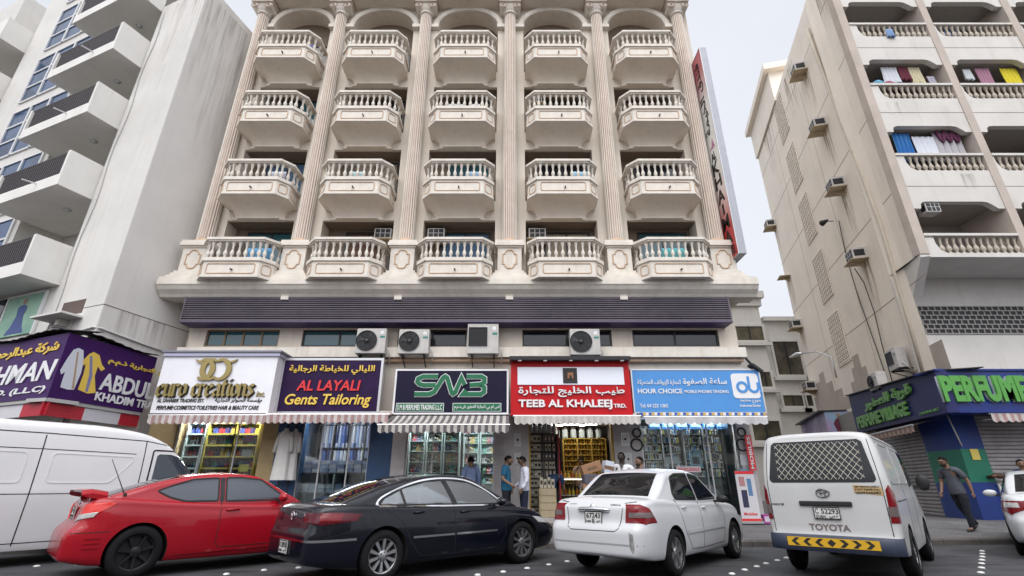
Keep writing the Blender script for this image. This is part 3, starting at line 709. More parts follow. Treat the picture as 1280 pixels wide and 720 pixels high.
# ------------------------------------------------------------ outdoor air conditioners on the sill band
M_ac = mat('ac_casing', (.50, .48, .46), .5, var=.14, vscale=5, streak=.35); M_acd = mat('ac_dark', (.015, .015, .017), .5); M_acb = mat('ac_blade', (.025, .025, .03), .4)
def condenser(label, w, h, square=False, d=.33):
    t = thing('air_conditioner', label, 'air conditioner', group=None)
    b = MB(); b.box(-w/2, w/2, 0, d, 0, h); b.build('casing', M_ac, t, bevel=.02)
    if not square:
        c, r = (-w*.14, 0, h*.5), h*.40
        f = MB(); f.lathe([(r, -.008), (0, -.008)], c, 28, axis='y'); f.build('fan_recess', M_acd, t, fix=True)
        bl = MB()
        for k in range(3):
            a0 = 2*pi*k/3+.4; rows = []
            for i in range(5):
                q = i/4; rr = r*(.2+.72*q); rows.append([(c[0]+rr*cos(a0+da*(.5+.5*q)), -.012-.012*da, c[2]+rr*sin(a0+da*(.5+.5*q))) for da in (0, .45, .9)])
            bl.grid(rows)
        bl.lathe([(.0, -.05), (r*.22, -.045), (r*.24, -.012)], c, 14, axis='y'); bl.build('fan', M_acb, t, smooth=True)
        gr = MB()
        for q in (.32, .55, .78, 1.0): gr.tube([(c[0]+r*q*cos(2*pi*j/24), -.03, c[2]+r*q*sin(2*pi*j/24)) for j in range(24)], .006 if q < 1 else .012, 5, closed=True)
        for k in range(8): gr.tube([(c[0]+r*.2*cos(k*pi/4), -.03, c[2]+r*.2*sin(k*pi/4)), (c[0]+r*cos(k*pi/4), -.03, c[2]+r*sin(k*pi/4))], .004, 4)
        gr.lathe([(0, -.045), (r*.17, -.04), (r*.17, -.02)], c, 12, 1, axis='y'); gr.build('fan_grille', [M_dk, M_alu], t)
    else:
        f = MB(); f.box(-w*.45, w*.13, -.012, -.001, h*.26, h*.86); f.build('fan_recess', M_acd, t)
        g = MB(); g.frame((-w*.46, -.013, h*.25), (1, 0, 0), (0, 0, 1), w*.60, h*.62, .02, (0, -.02, 0))
        for i in range(1, 16): g.box(-w*.44, w*.12, -.022, -.014, h*(.25+.62*i/16)-.004, h*(.25+.62*i/16)+.004)
        g.build('fan_grille', M_dk, t)
    bd = MB(); bd.box(w*.30, w*.46, -.004, -.001, h*.62, h*.70); bd.build('badge', mat('badge_green', (.03, .2, .17), .4), t)
    bd = MB(); bd.box(w*.30, w*.42, -.004, -.001, h*.78, h*.9); bd.build('rating_label', M_letw, t)
    br = MB()
    for x in (-w*.35, w*.35): br.box(x-.02, x+.02, .0, d+.3, -.05, -.001); br.bar((x, .02, -.05), (x, d+.28, -.3), .03)
    br.box(-w*.42, w*.42, -.0, .03, -.03, -.001); br.build('bracket', M_dk, t)
    pp = MB(); pp.tube([(w/2, .15, h*.25), (w/2+.08, .15, h*.2), (w/2+.1, .25, 0), (w/2+.06, d+.1, -.25)], .018, 6); pp.build('pipe', mat('pipe_white', (.6, .58, .55), .6), t, smooth=True)
    return t
for (x0, x1, yt, yb, sq, lab) in ((443, 480.5, 410.5, 441.5, 0, 'beige round-fan air conditioner above the plum tailoring sign'), (496.5, 535, 411.5, 442, 0, 'beige round-fan air conditioner above the linked green letters, beside a square-grille unit'), (583.5, 623, 404.5, 442, 1, 'large beige air conditioner with a square grille between two signs'), (713.5, 751.5, 411, 443.5, 0, 'beige round-fan air conditioner above the red sign')):
    Y = 14.72; a, b = Xat(x0, yb, Y), Xat(x1, yb, Y)
    t = condenser(lab, b-a, Zat(yt, Y)-Zat(yb, Y), sq); t.location = ((a+b)/2, Y, Zat(yb, Y))
# ------------------------------------------------------------ the upright hotel sign
hs = thing('hotel_sign', 'tall upright hotel sign with red ends and black letters fixed by the last column', 'hotel sign', (7.37, 14.30, 8.24))
gm = bpy.data.materials.new('sign_print'); gm.use_nodes = True; t_ = gm.node_tree; b_ = t_.nodes['Principled BSDF']; b_.inputs['Roughness'].default_value = .3
co_ = t_.nodes.new('ShaderNodeTexCoord'); sx_ = t_.nodes.new('ShaderNodeSeparateXYZ'); mr_ = t_.nodes.new('ShaderNodeMapRange'); mr_.inputs[1].default_value = 0; mr_.inputs[2].default_value = 9.0
cr_ = t_.nodes.new('ShaderNodeValToRGB'); el = cr_.color_ramp.elements
el[0].position = 0; el[0].color = (.45, .02, .03, 1); el[1].position = 1; el[1].color = (.5, .06, .10, 1)
for pz, c_ in ((.13, (.55, .06, .06, 1)), (.30, (.86, .74, .70, 1)), (.45, (.86, .87, .82, 1)), (.72, (.86, .85, .82, 1)), (.9, (.55, .18, .2, 1))):
    e_ = el.new(pz); e_.color = c_
t_.links.new(co_.outputs['Object'], sx_.inputs[0]); t_.links.new(sx_.outputs[2], mr_.inputs[0]); t_.links.new(mr_.outputs[0], cr_.inputs[0]); t_.links.new(cr_.outputs[0], b_.inputs['Base Color'])
p = MB(); p.box(0, .25, 0, .92, 0, 9.0); p.build('sign_box', mat('sign_case', (.34, .345, .38), .4, metal=.2, var=.1), hs, bevel=.01)
p = MB(); p.box(-.012, -.001, .03, .89, .04, 8.96); p.build('sign_face', gm, hs)
p = MB(); p.frame((-.02, .92, 0), (0, -1, 0), (0, 0, 1), .92, 9.0, .03, (.018, 0, 0)); p.build('sign_frame', M_alu, hs)
for i, (ch, z0, z1) in enumerate((('AL', 3.98, 4.32), ('K', 3.38, 3.92), ('H', 2.80, 3.30), ('A', 2.20, 2.72), ('I', 1.72, 2.12), ('M', 1.14, 1.64), ('A', .56, 1.08), ('HOTEL', .14, .48))):
    wd = .12 if ch == 'I' else .34 if ch == 'AL' else .62 if ch == 'HOTEL' else .5
    lettering(ch, hs, (-.013, .46+wd/2, z0), (0, -1, 0), (0, 0, 1), wd, z1-z0, M_black, .012, .02)
lettering(ar('فندق الخيمة'), hs, (-.013, .25, 5.1), (0, 0, 1), (0, 1, 0), 3.5, .46, M_black, .012, .012)
k = MB(); k.prism([(-.2, 0), (.24, -.05), (.1, .38), (0, .1)], (-.013, .46, 4.5), (0, -1, 0), (0, 0, 1), (-.004, 0, 0)); k.build('tent_mark', mat('tent_pink', (.5, .2, .35), .4), hs)
br = MB()
for z in (.9, 2.6, 4.4, 6.3, 8.2):
    br.tube([(.05, .85, z), (-.12, 1.0, z-.05)], .022, 6); br.tube([(.05, .85, z+.35), (-.1, 1.0, z-.05)], .018, 6)
br.build('bracket', M_dk, hs)
# ------------------------------------------------------------ left block of flats
plasterw = mat('plaster_white', (.63, .61, .58), .85, var=.10, vscale=.6, streak=.35, bump=.1, bscale=25)
plasterg = mat('plaster_grey', (.68, .65, .62), .9, var=.10, vscale=.5, streak=.22, bump=.1, bscale=25)
soffitw = mat('soffit_white', (.5, .48, .46), .85, var=.1)
blueglass = mat('blue_glass', (.015, .06, .16), .07, spec=.5, var=.5, vscale=.9)
frw = mat('frame_white', (.62, .62, .62), .5)
groove = mat('joint_dark', (.16, .14, .12), .9)
CL = Vector((-11.8, 13.3, 0)); uL = Vector((-.93, .368, 0)); nL = Vector((-.368, -.93, 0)); vS = Vector((.257, .966, 0)); nS = Vector((.966, -.257, 0)); ZV = Vector((0, 0, 1))
def LF(s, d, z): return CL+uL*s+nL*d+ZV*z
def obox(mb, f, s0, s1, d0, d1, z0, z1, mi=0):
    vs = [tuple(f(s, d, z)) for z in (z0, z1) for d in (d0, d1) for s in (s0, s1)]
    fs = [(0, 2, 3, 1), (4, 5, 7, 6), (0, 1, 5, 4), (2, 6, 7, 3), (0, 4, 6, 2), (1, 3, 7, 5)]
    a, b, c = [Vector(vs[i])-Vector(vs[0]) for i in (1, 2, 4)]
    if a.cross(b).dot(c) < 0: fs = [q[::-1] for q in fs]
    mb.add(vs, fs, mi)
LROOF = 19.4
lb = thing('apartment_building', 'white block of flats with slatted balcony railings and blue glazing above a purple corner sign', 'building', tuple(CL), local=False)
m = MB()
def foot(mb, pts, z0, z1, mi=0): mb.prism([(p.x, p.y) for p in pts], (0, 0, z0), (1, 0, 0), (0, 1, 0), (0, 0, z1-z0), mi)
m2 = MB()
foot(m2, [LF(2.62, -1.4, 0), LF(2.62, -1.4, 0)+vS*.7, LF(34, -1.4, 0)+vS*5, LF(34, -1.4, 0)], 0, 27); m2.build('rear_mass', plasterw, lb, fix=True)
foot(m, [CL, CL+vS*3.6, LF(2.62, 0, 0)+vS*3.6, LF(2.62, 0, 0)], 0, LROOF); wl = m.build('wall', plasterw, lb, fix=True)
sd = MB(); a, b = CL+nS*.012, CL+nS*.012+vS*3.6; sd.add([tuple(q+ZV*z) for q in (a, b) for z in (0, LROOF)], [(0, 2, 3, 1)]); 
sd = MB(); foot(sd, [a+vS*.02, b, b-nS*.011, a+vS*.02-nS*.011], 0, LROOF-.01); sd.build('side_wall', plasterg, lb, fix=True)
m = MB()
obox(m, LF, 6.75, 13.4, -1.39, 0, 3, 27)
obox(m, LF, 16.8, 33, -1.39, 0, 3, 27)
for z in (5.6,): obox(m, LF, 2.63, 6.74, -1.39, -.01, 3.0, 7.1)
obox(m, LF, 13.41, 16.79, -1.39, -.01, 3.0, 9)
m.build('front_wall', plasterw, lb, fix=True)
LR = [8.45, 11.6, 14.55, 17.48, 20.5, 23.5]
for zr in LR:
    for (s0, s1, dz, sl) in ((2.65, 6.7, 0, 1), (13.45, 16.7, -.9, 0)):
        b = MB(); r = zr+dz
        obox(b, LF, s0, s1, -1.38, 1.0, r-1.34, r-1.16)      # slab
        obox(b, LF, s0, s0+.12, -.02, 1.0, r-1.16, r)         # solid side
        obox(b, LF, s1-.12, s1, -.02, 1.0, r-1.16, r)
        if sl:
            obox(b, LF, s0+.12, s1-.12, .88, 1.0, r-1.16, r-.92)
        else: obox(b, LF, s0+.12, s1-.12, .88, 1.0, r-1.16, r-.01)
        bo = b.build('balcony', mat('balcony_bounce_white', (.72, .70, .665), .85, var=.08, vscale=1, streak=.3), lb, fix=True)  # slabs lighter than the walls, street bounce on the undersides baked into the colour
        if sl:
            g = MB(); n = 30
            for i in range(n): obox(g, LF, s0+.14+(s1-s0-.3)*i/n, s0+.14+(s1-s0-.3)*i/n+.055, .92, .96, r-.90, r-.06)
            obox(g, LF, s0+.12, s1-.12, .915, .965, r-.06, r-.02); obox(g, LF, s0+.12, s1-.12, .915, .965, r-.915, r-.895)
            g.build('railing', mat('railing_dark', (.055, .045, .05), .5), bo)
            sp = MB(); p0 = LF(s0+1.3, 1.0, r-1.02); sp.tube([p0, p0+nL*.38-ZV*.06], .025, 6); sp.build('drain_spout', frw, bo)
            lt_ = MB(); c_ = LF((s0+s1)/2-.5, -.1, r-1.345); lt_.lathe([(.0, -.05), (.11, -.045), (.13, 0)], c_, 14); lt_.build('ceiling_lamp', M_alu, bo, smooth=True)
            dr = MB(); obox(dr, LF, 3.9, 5.6, -1.39, -1.36, r-1.15, r+1.0); dr.build('balcony_door', darkglass, bo)
# blue stair glazing in white frames
for z0 in (14.1, 17.3, 20.5, 23.7, 10.9, 7.9):
    f = MB(); s0, s1, h = 7.1, 11.3, 2.6
    cols = 3
    for i in range(cols+1): obox(f, LF, s0+(s1-s0)*i/cols-.06, s0+(s1-s0)*i/cols+.06, .0, .07, z0, z0+h)
    for j in range(4): 
        for i in range(cols): obox(f, LF, s0+(s1-s0)*i/cols+.06, s0+(s1-s0)*(i+1)/cols-.06, .0, .06, z0+h*j/3-.04, z0+h*j/3+.04)
    fo = f.build('stair_window', frw, lb)
    g = MB(); obox(g, LF, s0, s1, .005, .02, z0, z0+h); g.build('pane', blueglass, fo)
# windows in the far balconies, small shop-level openings
w_ = MB(); obox(w_, LF, 14.0, 15.6, -1.385, -1.33, 19.9, 21.2); w_.build('window', darkglass, lb)
w_ = MB(); obox(w_, LF, .94, 2.02, .0, .01, 5.98, 6.42); wo_ = w_.build('vent_window', mat('vent_brown', (.10, .07, .06), .6), lb)
w_ = MB(); obox(w_, LF, .8, 2.3, .0, .55, 5.80, 5.86); obox(w_, LF, 1.45, 1.6, .0, .25, 5.6, 5.79); w_.build('canopy_slab', plasterw, lb)
j_ = MB()
obox(j_, LF, 0, 2.62, -.01, .003, 6.11, 6.135)
q0, q1 = CL+nS*.013, CL+vS*3.6+nS*.013
j_.bar(q0+ZV*6.12, q1+ZV*6.12, .008, .025); j_.build('wall_joint', groove, lb)
po = MB(); obox(po, LF, 3.15, 5.1, .0, .05, 5.6, 6.95); pof = po.build('shop_poster', mat('poster_green', (.28, .46, .34), .5, var=.35, vscale=1.2, var2=(.14, .30, .24)), lb)
pf = MB(); obox(pf, LF, 3.05, 3.15, .0, .07, 5.55, 7.0); obox(pf, LF, 5.1, 5.2, .0, .07, 5.55, 7.0); obox(pf, LF, 3.15, 5.1, .0, .07, 6.95, 7.02); pf.build('poster_frame', frw, pof)
pg = MB()
def lfp(pts, d0, d1, mi=0): pg.prism(pts, LF(0, d0, 0), uL, ZV, nL*(d1-d0), mi)
lfp([(3.62, 5.66), (4.62, 5.66), (4.45, 5.9), (4.30, 6.3), (3.95, 6.3), (3.8, 5.9)], .05, .056, 0)
lfp([(3.92, 6.28), (4.32, 6.28), (4.38, 6.55), (4.22, 6.63), (4.02, 6.63), (3.86, 6.5)], .0565, .06, 0); lfp([(4.02, 6.66), (4.2, 6.66), (4.22, 6.84), (4.0, 6.84)], .0565, .06, 1)
pg.build('poster_figure', [mat('print_blue', (.06, .09, .25), .6), mat('print_skin', (.33, .2, .14), .6)], pof)
ow = MB(); 
for k, (s0, s1) in enumerate(((5.3, 7.3),)):
    obox(ow, LF, s0, s1, .0, .05, 5.5, 7.0)
ow.build('shop_window', darkglass, lb)
# cables and pipe down the pier
def pipe(name, label, cat, pts, r, material):
    p = MB(); p.tube(pts, r, 7); return tag(p.build(name, material, smooth=True), label, cat)
pipew = mat('pipe_grey', (.48, .47, .46), .6); cabm = mat('cable_black', (.03, .03, .03), .6)
pipe('cable', 'grey cable running down the white pier beside the slatted balconies', 'cable', [LF(2.35+.08*sin(z*1.7), .03, z) for z in [5.2+.6*i for i in range(24)]], .018, pipew)
pipe('cable', 'pale cable running round the corner above the purple corner sign', 'cable', [LF(2.3, .03, 5.3), LF(1.0, .04, 5.35), LF(.05, .04, 5.42), CL+nS*.05+vS*.1+ZV*5.42, CL+nS*.05+vS*1.5+ZV*5.3, CL+nS*.05+vS*3+ZV*5.2], .03, pipew)
# ------------------------------------------------------------ window air conditioners (one builder for both blocks)
def window_ac(label, base, out, along, w=.62, h=.42, d=.45, tray=True, group=None, unit=True):
    t = thing('air_conditioner', label, 'air conditioner', base, group=group)
    out, along = Vector(out), Vector(along)
    def Fq(s, dd, z): return along*s+out*dd+ZV*z
    if unit:
        b = MB(); obox(b, Fq, -w/2, w/2, -.1, d, 0, h); b.build('casing', M_ac, t, bevel=.012, fix=True)
        g = MB(); obox(g, Fq, -w*.42, w*.42, d+.001, d+.008, h*.1, h*.9)
        for s in (-1, 1): obox(g, Fq, s*(w/2+.001), s*(w/2+.006), .08, d*.9, h*.2, h*.8)
        g.build('grille', M_acd, t)
        g = MB()
        for i in range(1, 3): obox(g, Fq, -w*.42+w*.84*i/3-.012, -w*.42+w*.84*i/3+.012, d+.008, d+.014, h*.1, h*.9)
        obox(g, Fq, -w*.42, w*.42, d+.0141, d+.02, h*.48, h*.53); g.build('grille_bar', M_ac, t)
    if tray:
        r = MB(); obox(r, Fq, -w*.6, w*.6, 0, d*1.25, -.05, -.012)
        r.prism([(0, 0), (d*1.1, 0), (0, -.3)], Fq(-.02, 0, -.05), out, ZV, along*.04); r.build('tray', mat('tray_buff', (.50, .40, .27), .7, var=.25), t, fix=True)
    return t
for zr, nm in ((8.45, 'lowest'), (11.6, 'second'), (14.55, 'third'), (17.48, 'top')):
    window_ac('white window air conditioner on the right wall of the %s slatted balcony in view' % nm, LF(3.0, -1.39, zr+.1), nL, uL, .7, .45, .8, False)
# purple corner sign of the clothes shop
cs = thing('corner_sign', 'purple corner shop sign with yellow Arabic, white lettering and two pictured robes', 'shop sign', (0, 0, 0), local=False)
K0, KA, KB = Vector((-11.45, 12.19, 0)), (-uL*1).normalized()*-1, Vector((.173, .985, 0)).normalized()
SZ0, SZ1 = 3.27, 4.93
M_pur = mat('sign_purple', (.045, .009, .095), .45, var=.15, vscale=2, spec=.25)
p = MB()
far = K0+uL*14; side = K0+KB*2.72
foot(p, [K0, far, far-nL*.8, K0+uL*.85-nL*.8, K0+uL*.85-nL*.8+KB*1.9, side-Vector((.5, 0, 0)), side], SZ0, SZ1)
p.build('sign_board', M_pur, cs, fix=True)
p = MB()                                             # corrugated hood
for (a, b, n) in ((K0, far, 80), (K0, side, 18)):
    d = (b-a); L = d.length; d = d.normalized(); nn = nL if b is far else nS; 
    rows = [[tuple(a+d*(L*i/n)+nn*o+ZV*(SZ1+.03+.025*(i % 2)+zz+.05*sin(i*.35))) for i in range(n+1)] for o, zz in ((.12, 0), (-.8, .18))]
    p.grid(rows); p.grid([[(q[0], q[1], q[2]+.02) for q in r] for r in rows], flip=True)
p.build('sign_hood', mat('hood_corrugated', (.035, .032, .04), .5, metal=.3), cs)
p = MB()
for (a, b, nn) in ((K0, far, nL), (K0, side, nS)):
    d = (b-a); L = d.length; d = d.normalized(); k = 0; x = 0
    while x < L-.01:
        e = min(x+1.05, L); q = [a+d*x-nn*.06, a+d*e-nn*.06]
        foot(p, [q[0], q[1], q[1]-nn*.03, q[0]-nn*.03], SZ0-.42, SZ0-.10, k % 2); x = e; k += 1
    foot(p, [a-nn*.02, b-nn*.02, b-nn*.7, a-nn*.7], SZ0-.09, SZ0-.003, 2)
p.build('striped_fascia', [mat('fascia_red', (.42, .015, .03), .5), mat('fascia_white', (.55, .53, .56), .5), mat('fascia_soffit', (.4, .39, .38), .6)], cs, fix=True)
def onL(x, y): return onplane(x, y, K0, nL)
nK = Vector((KB.y, -KB.x, 0))
def onK(x, y): return onplane(x, y, K0, nK)
def ptext(f, n, u, body, x0, x1, yt, yb, m_, par, bold=.02, shear=0, depth=.02, xb=None, lift=.006):
    """letters on a sign plane between pixel columns x0..x1 at the given heights of the left end"""
    a = f(x0, yb); b = f(x0, yt); c = f(x1, yb if xb is None else xb)
    return lettering(body, par, a+n*lift, u, ZV, abs((c-a).dot(u)), abs(b.z-a.z), m_, depth, bold, shear)
def rtext(body, x0, x1, yt, yb, m_, k, bold=.02, shear=0):
    """lettering on the street side that ends at pixel column x1; x0 marks where its last 1/k begins"""
    e, e2, g = onL(x1, yb), onL(x1, yt), onL(x0, yb); w = abs((e-g).dot(uL))*k
    return lettering(body, cs, e+uL*w+nL*.006, -uL, ZV, w, e2.z-e.z, m_, .02, bold, shear)
rtext(ar('شركة عبدالرحمن'), 0, 72, 426, 441, M_goldp, 1.15, .03)
rtext('KHADIM AL RAHMAN', 0, 65, 450, 474, M_letw, 3.7, .02, .12)
rtext('TRADING CO. (L.L.C)', 0, 55, 482, 491.5, M_letw, 2.6, .025, .12)
ptext(onK, nK, KB, ar('شركة عبدالرحمن خادم التجارية ذ.م.م')[:16], 134, 205, 446, 455, M_goldp, cs, .03)
ptext(onK, nK, KB, 'ABDUL', 122, 192, 464, 487, M_letw, cs, .02)
ptext(onK, nK, KB, 'KHADIM TRA', 117, 193, 489, 500, M_letw, cs, .025)
rb_ = MB()
def kpoly(pts, d0, d1, mi):
    q = [onK(*p)+nK*d0 for p in pts]; n = len(q); rb_.add([tuple(p) for p in q]+[tuple(p+nK*(d1-d0)) for p in q], [tuple(range(n))[::-1], tuple(range(n, 2*n))]+[(i, (i+1) % n, n+(i+1) % n, n+i) for i in range(n)], mi)
kpoly([(92, 437), (98, 435), (104, 438), (104, 452), (101, 466), (92, 487), (84, 487), (75, 484), (81, 465), (76, 468), (75, 463), (84, 448)], .003, .012, 0)
kpoly([(96, 440), (98, 440), (92, 486), (89, 486)], .0125, .014, 2)
kpoly([(112, 442), (117, 440), (124, 444), (127, 456), (131, 461), (126, 464), (122, 458), (118, 470), (119, 491), (109, 492), (97, 487), (104, 468), (107, 455), (104, 457), (103, 451)], .003, .012, 1)
kpoly([(112, 445), (115, 445), (115, 470), (109, 490), (106, 489), (111, 468)], .0125, .014, 3)
rb_.build('pictured_robes', [mat('print_white', (.6, .62, .68), .6), M_goldp, mat('print_tan', (.4, .28, .18), .6), mat('print_slate', (.2, .2, .36), .6)], cs, fix=True)
# shop front under the purple sign
sf = MB(); foot(sf, [LF(-.1, .15, 0), LF(12, .15, 0), LF(12, .1, 0), LF(-.1, .1, 0)], 2.3, 3.27); foot(sf, [CL+nS*.2, CL+nS*.2+vS*1.9, CL+nS*.15+vS*1.9, CL+nS*.15], 2.5, 3.27)
sf.build('fascia', plasterg, lb, fix=True)
sf = MB()
for i in range(4): obox(sf, LF, .4+2.6*i, 2.8+2.6*i, .05, .09, .3, 2.3)
foot(sf, [CL+nS*.1+vS*.3, CL+nS*.1+vS*1.7, CL+nS*.06+vS*1.7, CL+nS*.06+vS*.3], .3, 2.5); sf.build('shop_glass', darkglass, lb, fix=True)
# ------------------------------------------------------------ right block of flats
beige = mat('plaster_beige', (.83, .755, .66), .88, var=.09, vscale=.5, streak=.28, bump=.1, bscale=25)
creamw = mat('plaster_cream', (.60, .575, .54), .85, var=.10, vscale=.8, streak=.4, bump=.1, bscale=25)
taupe = mat('plaster_taupe', (.47, .405, .355), .88, var=.15, vscale=1)
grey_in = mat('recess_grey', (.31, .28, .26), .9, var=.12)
CR = Vector((14.6, 15.8, 0)); nR = -nS
def RFf(s, d, z): return Vector((CR.x+s, CR.y-d, z))
def RLf(t, d, z): return CR+vS*t+nR*d+ZV*z
rbld = thing('apartment_building', 'beige block of flats with baluster balconies, lattice vents and a blank side wall', 'building', tuple(CR), local=False)
RROOF = 24.1; RECZ = 8.95
m = MB(); foot(m, [RLf(1.25, 0, 0), RFf(.36, -2.0, 0), RFf(30, -2.0, 0), RFf(30, -2.0, 0)+vS*13, RLf(15.2, 0, 0)], 0, RROOF-.1)
foot(m, [CR, RFf(.345, 0, 0), RFf(.345, -2.0, 0), RLf(2.07, 0, 0)], RECZ, RROOF)
m.build('wall', beige, rbld, fix=True)
m = MB(); foot(m, [RLf(0, 0, 0), RLf(9.0, 0, 0), RLf(9.0, -.3, 0), RLf(0, -.3, 0)], RROOF-.1, RROOF+.3)
foot(m, [RLf(9.0, .12, 0), RLf(15.3, .12, 0), RLf(15.3, -3, 0), RLf(9.0, -3, 0)], RROOF+.0, RROOF+2.3); foot(m, [RLf(8.6, .42, 0), RLf(15.6, .42, 0), RLf(15.6, -3.2, 0), RLf(8.6, -3.2, 0)], RROOF+2.3, RROOF+2.75)
m.build('parapet', beige, rbld, fix=True)
m = MB(); obox(m, RFf, -.004, .35, -.3, .035, RECZ, RROOF); rp = m
for a_, b_ in ((3.78, 4.11), (7.6, 7.95), (11.4, 11.75)): obox(rp, RFf, a_, b_, -1.99, .035, RECZ, RROOF)
rp.build('pilaster', taupe, rbld, fix=True)
RR = [9.77, 13.3, 16.85, 20.33]
bays = [(.352, 3.778), (4.112, 7.598), (7.952, 11.398), (11.752, 15.0)]
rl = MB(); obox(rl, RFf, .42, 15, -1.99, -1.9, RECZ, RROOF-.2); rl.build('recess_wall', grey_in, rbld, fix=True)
bs2 = MB()
for i in range(12): baluster(bs2, 0, 0, 0, .6, 1.25, 8) if i == 0 else None
for bi, (s0, s1) in enumerate(bays):
    w0 = s1-s0
    for k in range(5):
        zl = RECZ+.0 if k == 0 else RR[k-1]+1.36        # underside of this spandrel
        top = RR[k] if k < 4 else RROOF
        b = MB(); zb_ = top-.78; e = .34 if bi == 0 else .08
        out = []
        if k == 0: out += [(0, zl), (w0, zl)]
        else: out += [(0, zl-.30), (.30, zl-.30), (.33, zl-.12), (.42, zl-.03), (.55, zl), (w0-.75, zl), (w0-.55, zl-.04), (w0-.35, zl-.2), (w0-.25, zl-.30), (w0, zl-.30)]
        if k < 4: out += [(w0, zb_), (e+.35, zb_), (e+.14, zb_+.10), (e+.02, zb_+.38), (e, top-.10), (0, top-.10)]
        else: out += [(w0, top), (0, top)]
        b.prism(out, RFf(s0, .0, 0), (1, 0, 0), (0, 0, 1), (0, .22, 0))
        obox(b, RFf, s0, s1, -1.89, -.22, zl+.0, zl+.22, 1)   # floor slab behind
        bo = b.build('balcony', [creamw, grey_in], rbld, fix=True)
        if k < 4:
            r = MB(); obox(r, RFf, s0, s1, -.2, .05, top-.10, top); r.build('handrail', creamw, bo, fix=True)
            n = 12 if bi == 0 else 13; q = MB()
            for i in range(n):
                c = RFf(s0+e+.28+(w0-e-.38)*i/(n-1), -.10, 0); baluster(q, c.x, c.y, zb_, .68, 1.25, 9)
            q.build('balustrade', mat('baluster_stone', (.50, .44, .37), .85, var=.2, vscale=8), bo, smooth=True, sharp=40)
        jn = MB(); obox(jn, RFf, s0, s1, .0005, .004, zl+.66, zl+.685); jn.build('joint', groove, bo)
# soffit wedge and recessed wall under the balconies
m = MB(); foot(m, [CR, RFf(14, 0, 0), RFf(14, -2.0, 0), RLf(2.07, 0, 0)], RECZ-.12, RECZ-.002); m.prism([(0, RECZ-.121), (1.3, RECZ-.121), (1.3, 7.75)], RLf(0, 0, 0), vS, ZV, nS*.3); m.build('overhang', creamw, rbld, fix=True)
m = MB(); obox(m, RFf, .35, 14, -2.06, -1.98, 3.0, RECZ-.13)
m.build('podium_wall', creamw, rbld, fix=True)
lv = MB(); X0, X1 = Xat(1153, 400, 17.75)-CR.x, 12; z0, z1 = Zat(417, 17.75), Zat(383, 17.75)
obox(lv, RFf, X0, X1, -1.979, -1.965, z0, z1, 1); nr = 6
for j in range(nr+1): obox(lv, RFf, X0, X1, -1.964, -1.93, z0+(z1-z0)*j/nr-.016, z0+(z1-z0)*j/nr+.016)
for j in range(nr):
    x = X0+(.12 if j % 2 else 0)
    while x < X1:
        obox(lv, RFf, x-.016, x+.016, -1.963, -1.935, z0+(z1-z0)*j/nr+.016, z0+(z1-z0)*(j+1)/nr-.016); x += .245
lv.build('lattice_screen', [mat('lattice_grey', (.36, .34, .32), .8), mat('lattice_hole', (.012, .012, .014), .5)], rbld, fix=True)
# blank side wall: joints, lattice vents, plaster patches
j = MB()
for z in (8.2, 11.75, 15.3, 18.85, 22.4): j.bar(RLf(0, .002, z), RLf(15.2, .002, z), .006, .03)
for t in (5.6, 11.0): j.bar(RLf(t, .002, 6), RLf(t, .002, 24), .006, .022, up=vS)
j.build('wall_joint', mat('joint_tan', (.3, .24, .19), .9), rbld)
for z0, z1 in ((7.0, 9.6), (10.5, 13.1), (14.1, 16.7), (17.6, 20.2), (21.2, 24.0)):
    f = MB(); t0, t1 = 8.1, 9.8
    obox(f, RLf, t0, t1, .001, .01, z0, z1, 1)
    nx, nzz = 7, 11
    for i in range(nx+1): obox(f, RLf, t0+(t1-t0)*i/nx-.022, t0+(t1-t0)*i/nx+.022, .0105, .05, z0, z1)
    for i in range(nzz+1): obox(f, RLf, t0, t1, .0103, .047, z0+(z1-z0)*i/nzz-.022, z0+(z1-z0)*i/nzz+.022)
    for i in range(nx):
        for k in range(nzz):
            c0 = t0+(t1-t0)*(i+.5)/nx; zc = z0+(z1-z0)*(k+.5)/nzz
            f.prism([(.045, 0), (0, .045), (-.045, 0), (0, -.045)], RLf(c0, .0107, zc), vS, ZV, nR*.03)
    f.build('lattice_vent', [beige, mat('lattice_shade', (.03, .026, .022), .9)], rbld, fix=True)
pt = MB()
def steps(pts): pt.prism(pts, RLf(0, .001, 0), vS, ZV, nR*.004)
steps([(.4, 4.9), (3.0, 4.9), (3.0, 5.3), (2.5, 5.3), (2.5, 5.9), (2.1, 5.9), (2.1, 6.3), (1.3, 6.3), (1.3, 5.9), (.4, 5.9)])
steps([(5.6, 4.9), (14.9, 4.9), (14.9, 6.2), (14.2, 6.2), (14.2, 6.9), (13.2, 6.9), (13.2, 7.3), (12.3, 7.3), (12.3, 6.6), (11.3, 6.6), (11.3, 6.0), (10.2, 6.0), (10.2, 5.5), (8.9, 5.5), (8.9, 6.0), (8.4, 6.0), (8.4, 6.6), (8.0, 6.6), (8.0, 7.1), (7.2, 7.1), (7.2, 6.4), (6.7, 6.4), (6.7, 5.8), (5.6, 5.8)])
pt.build('bare_plaster', taupe, rbld, fix=True)
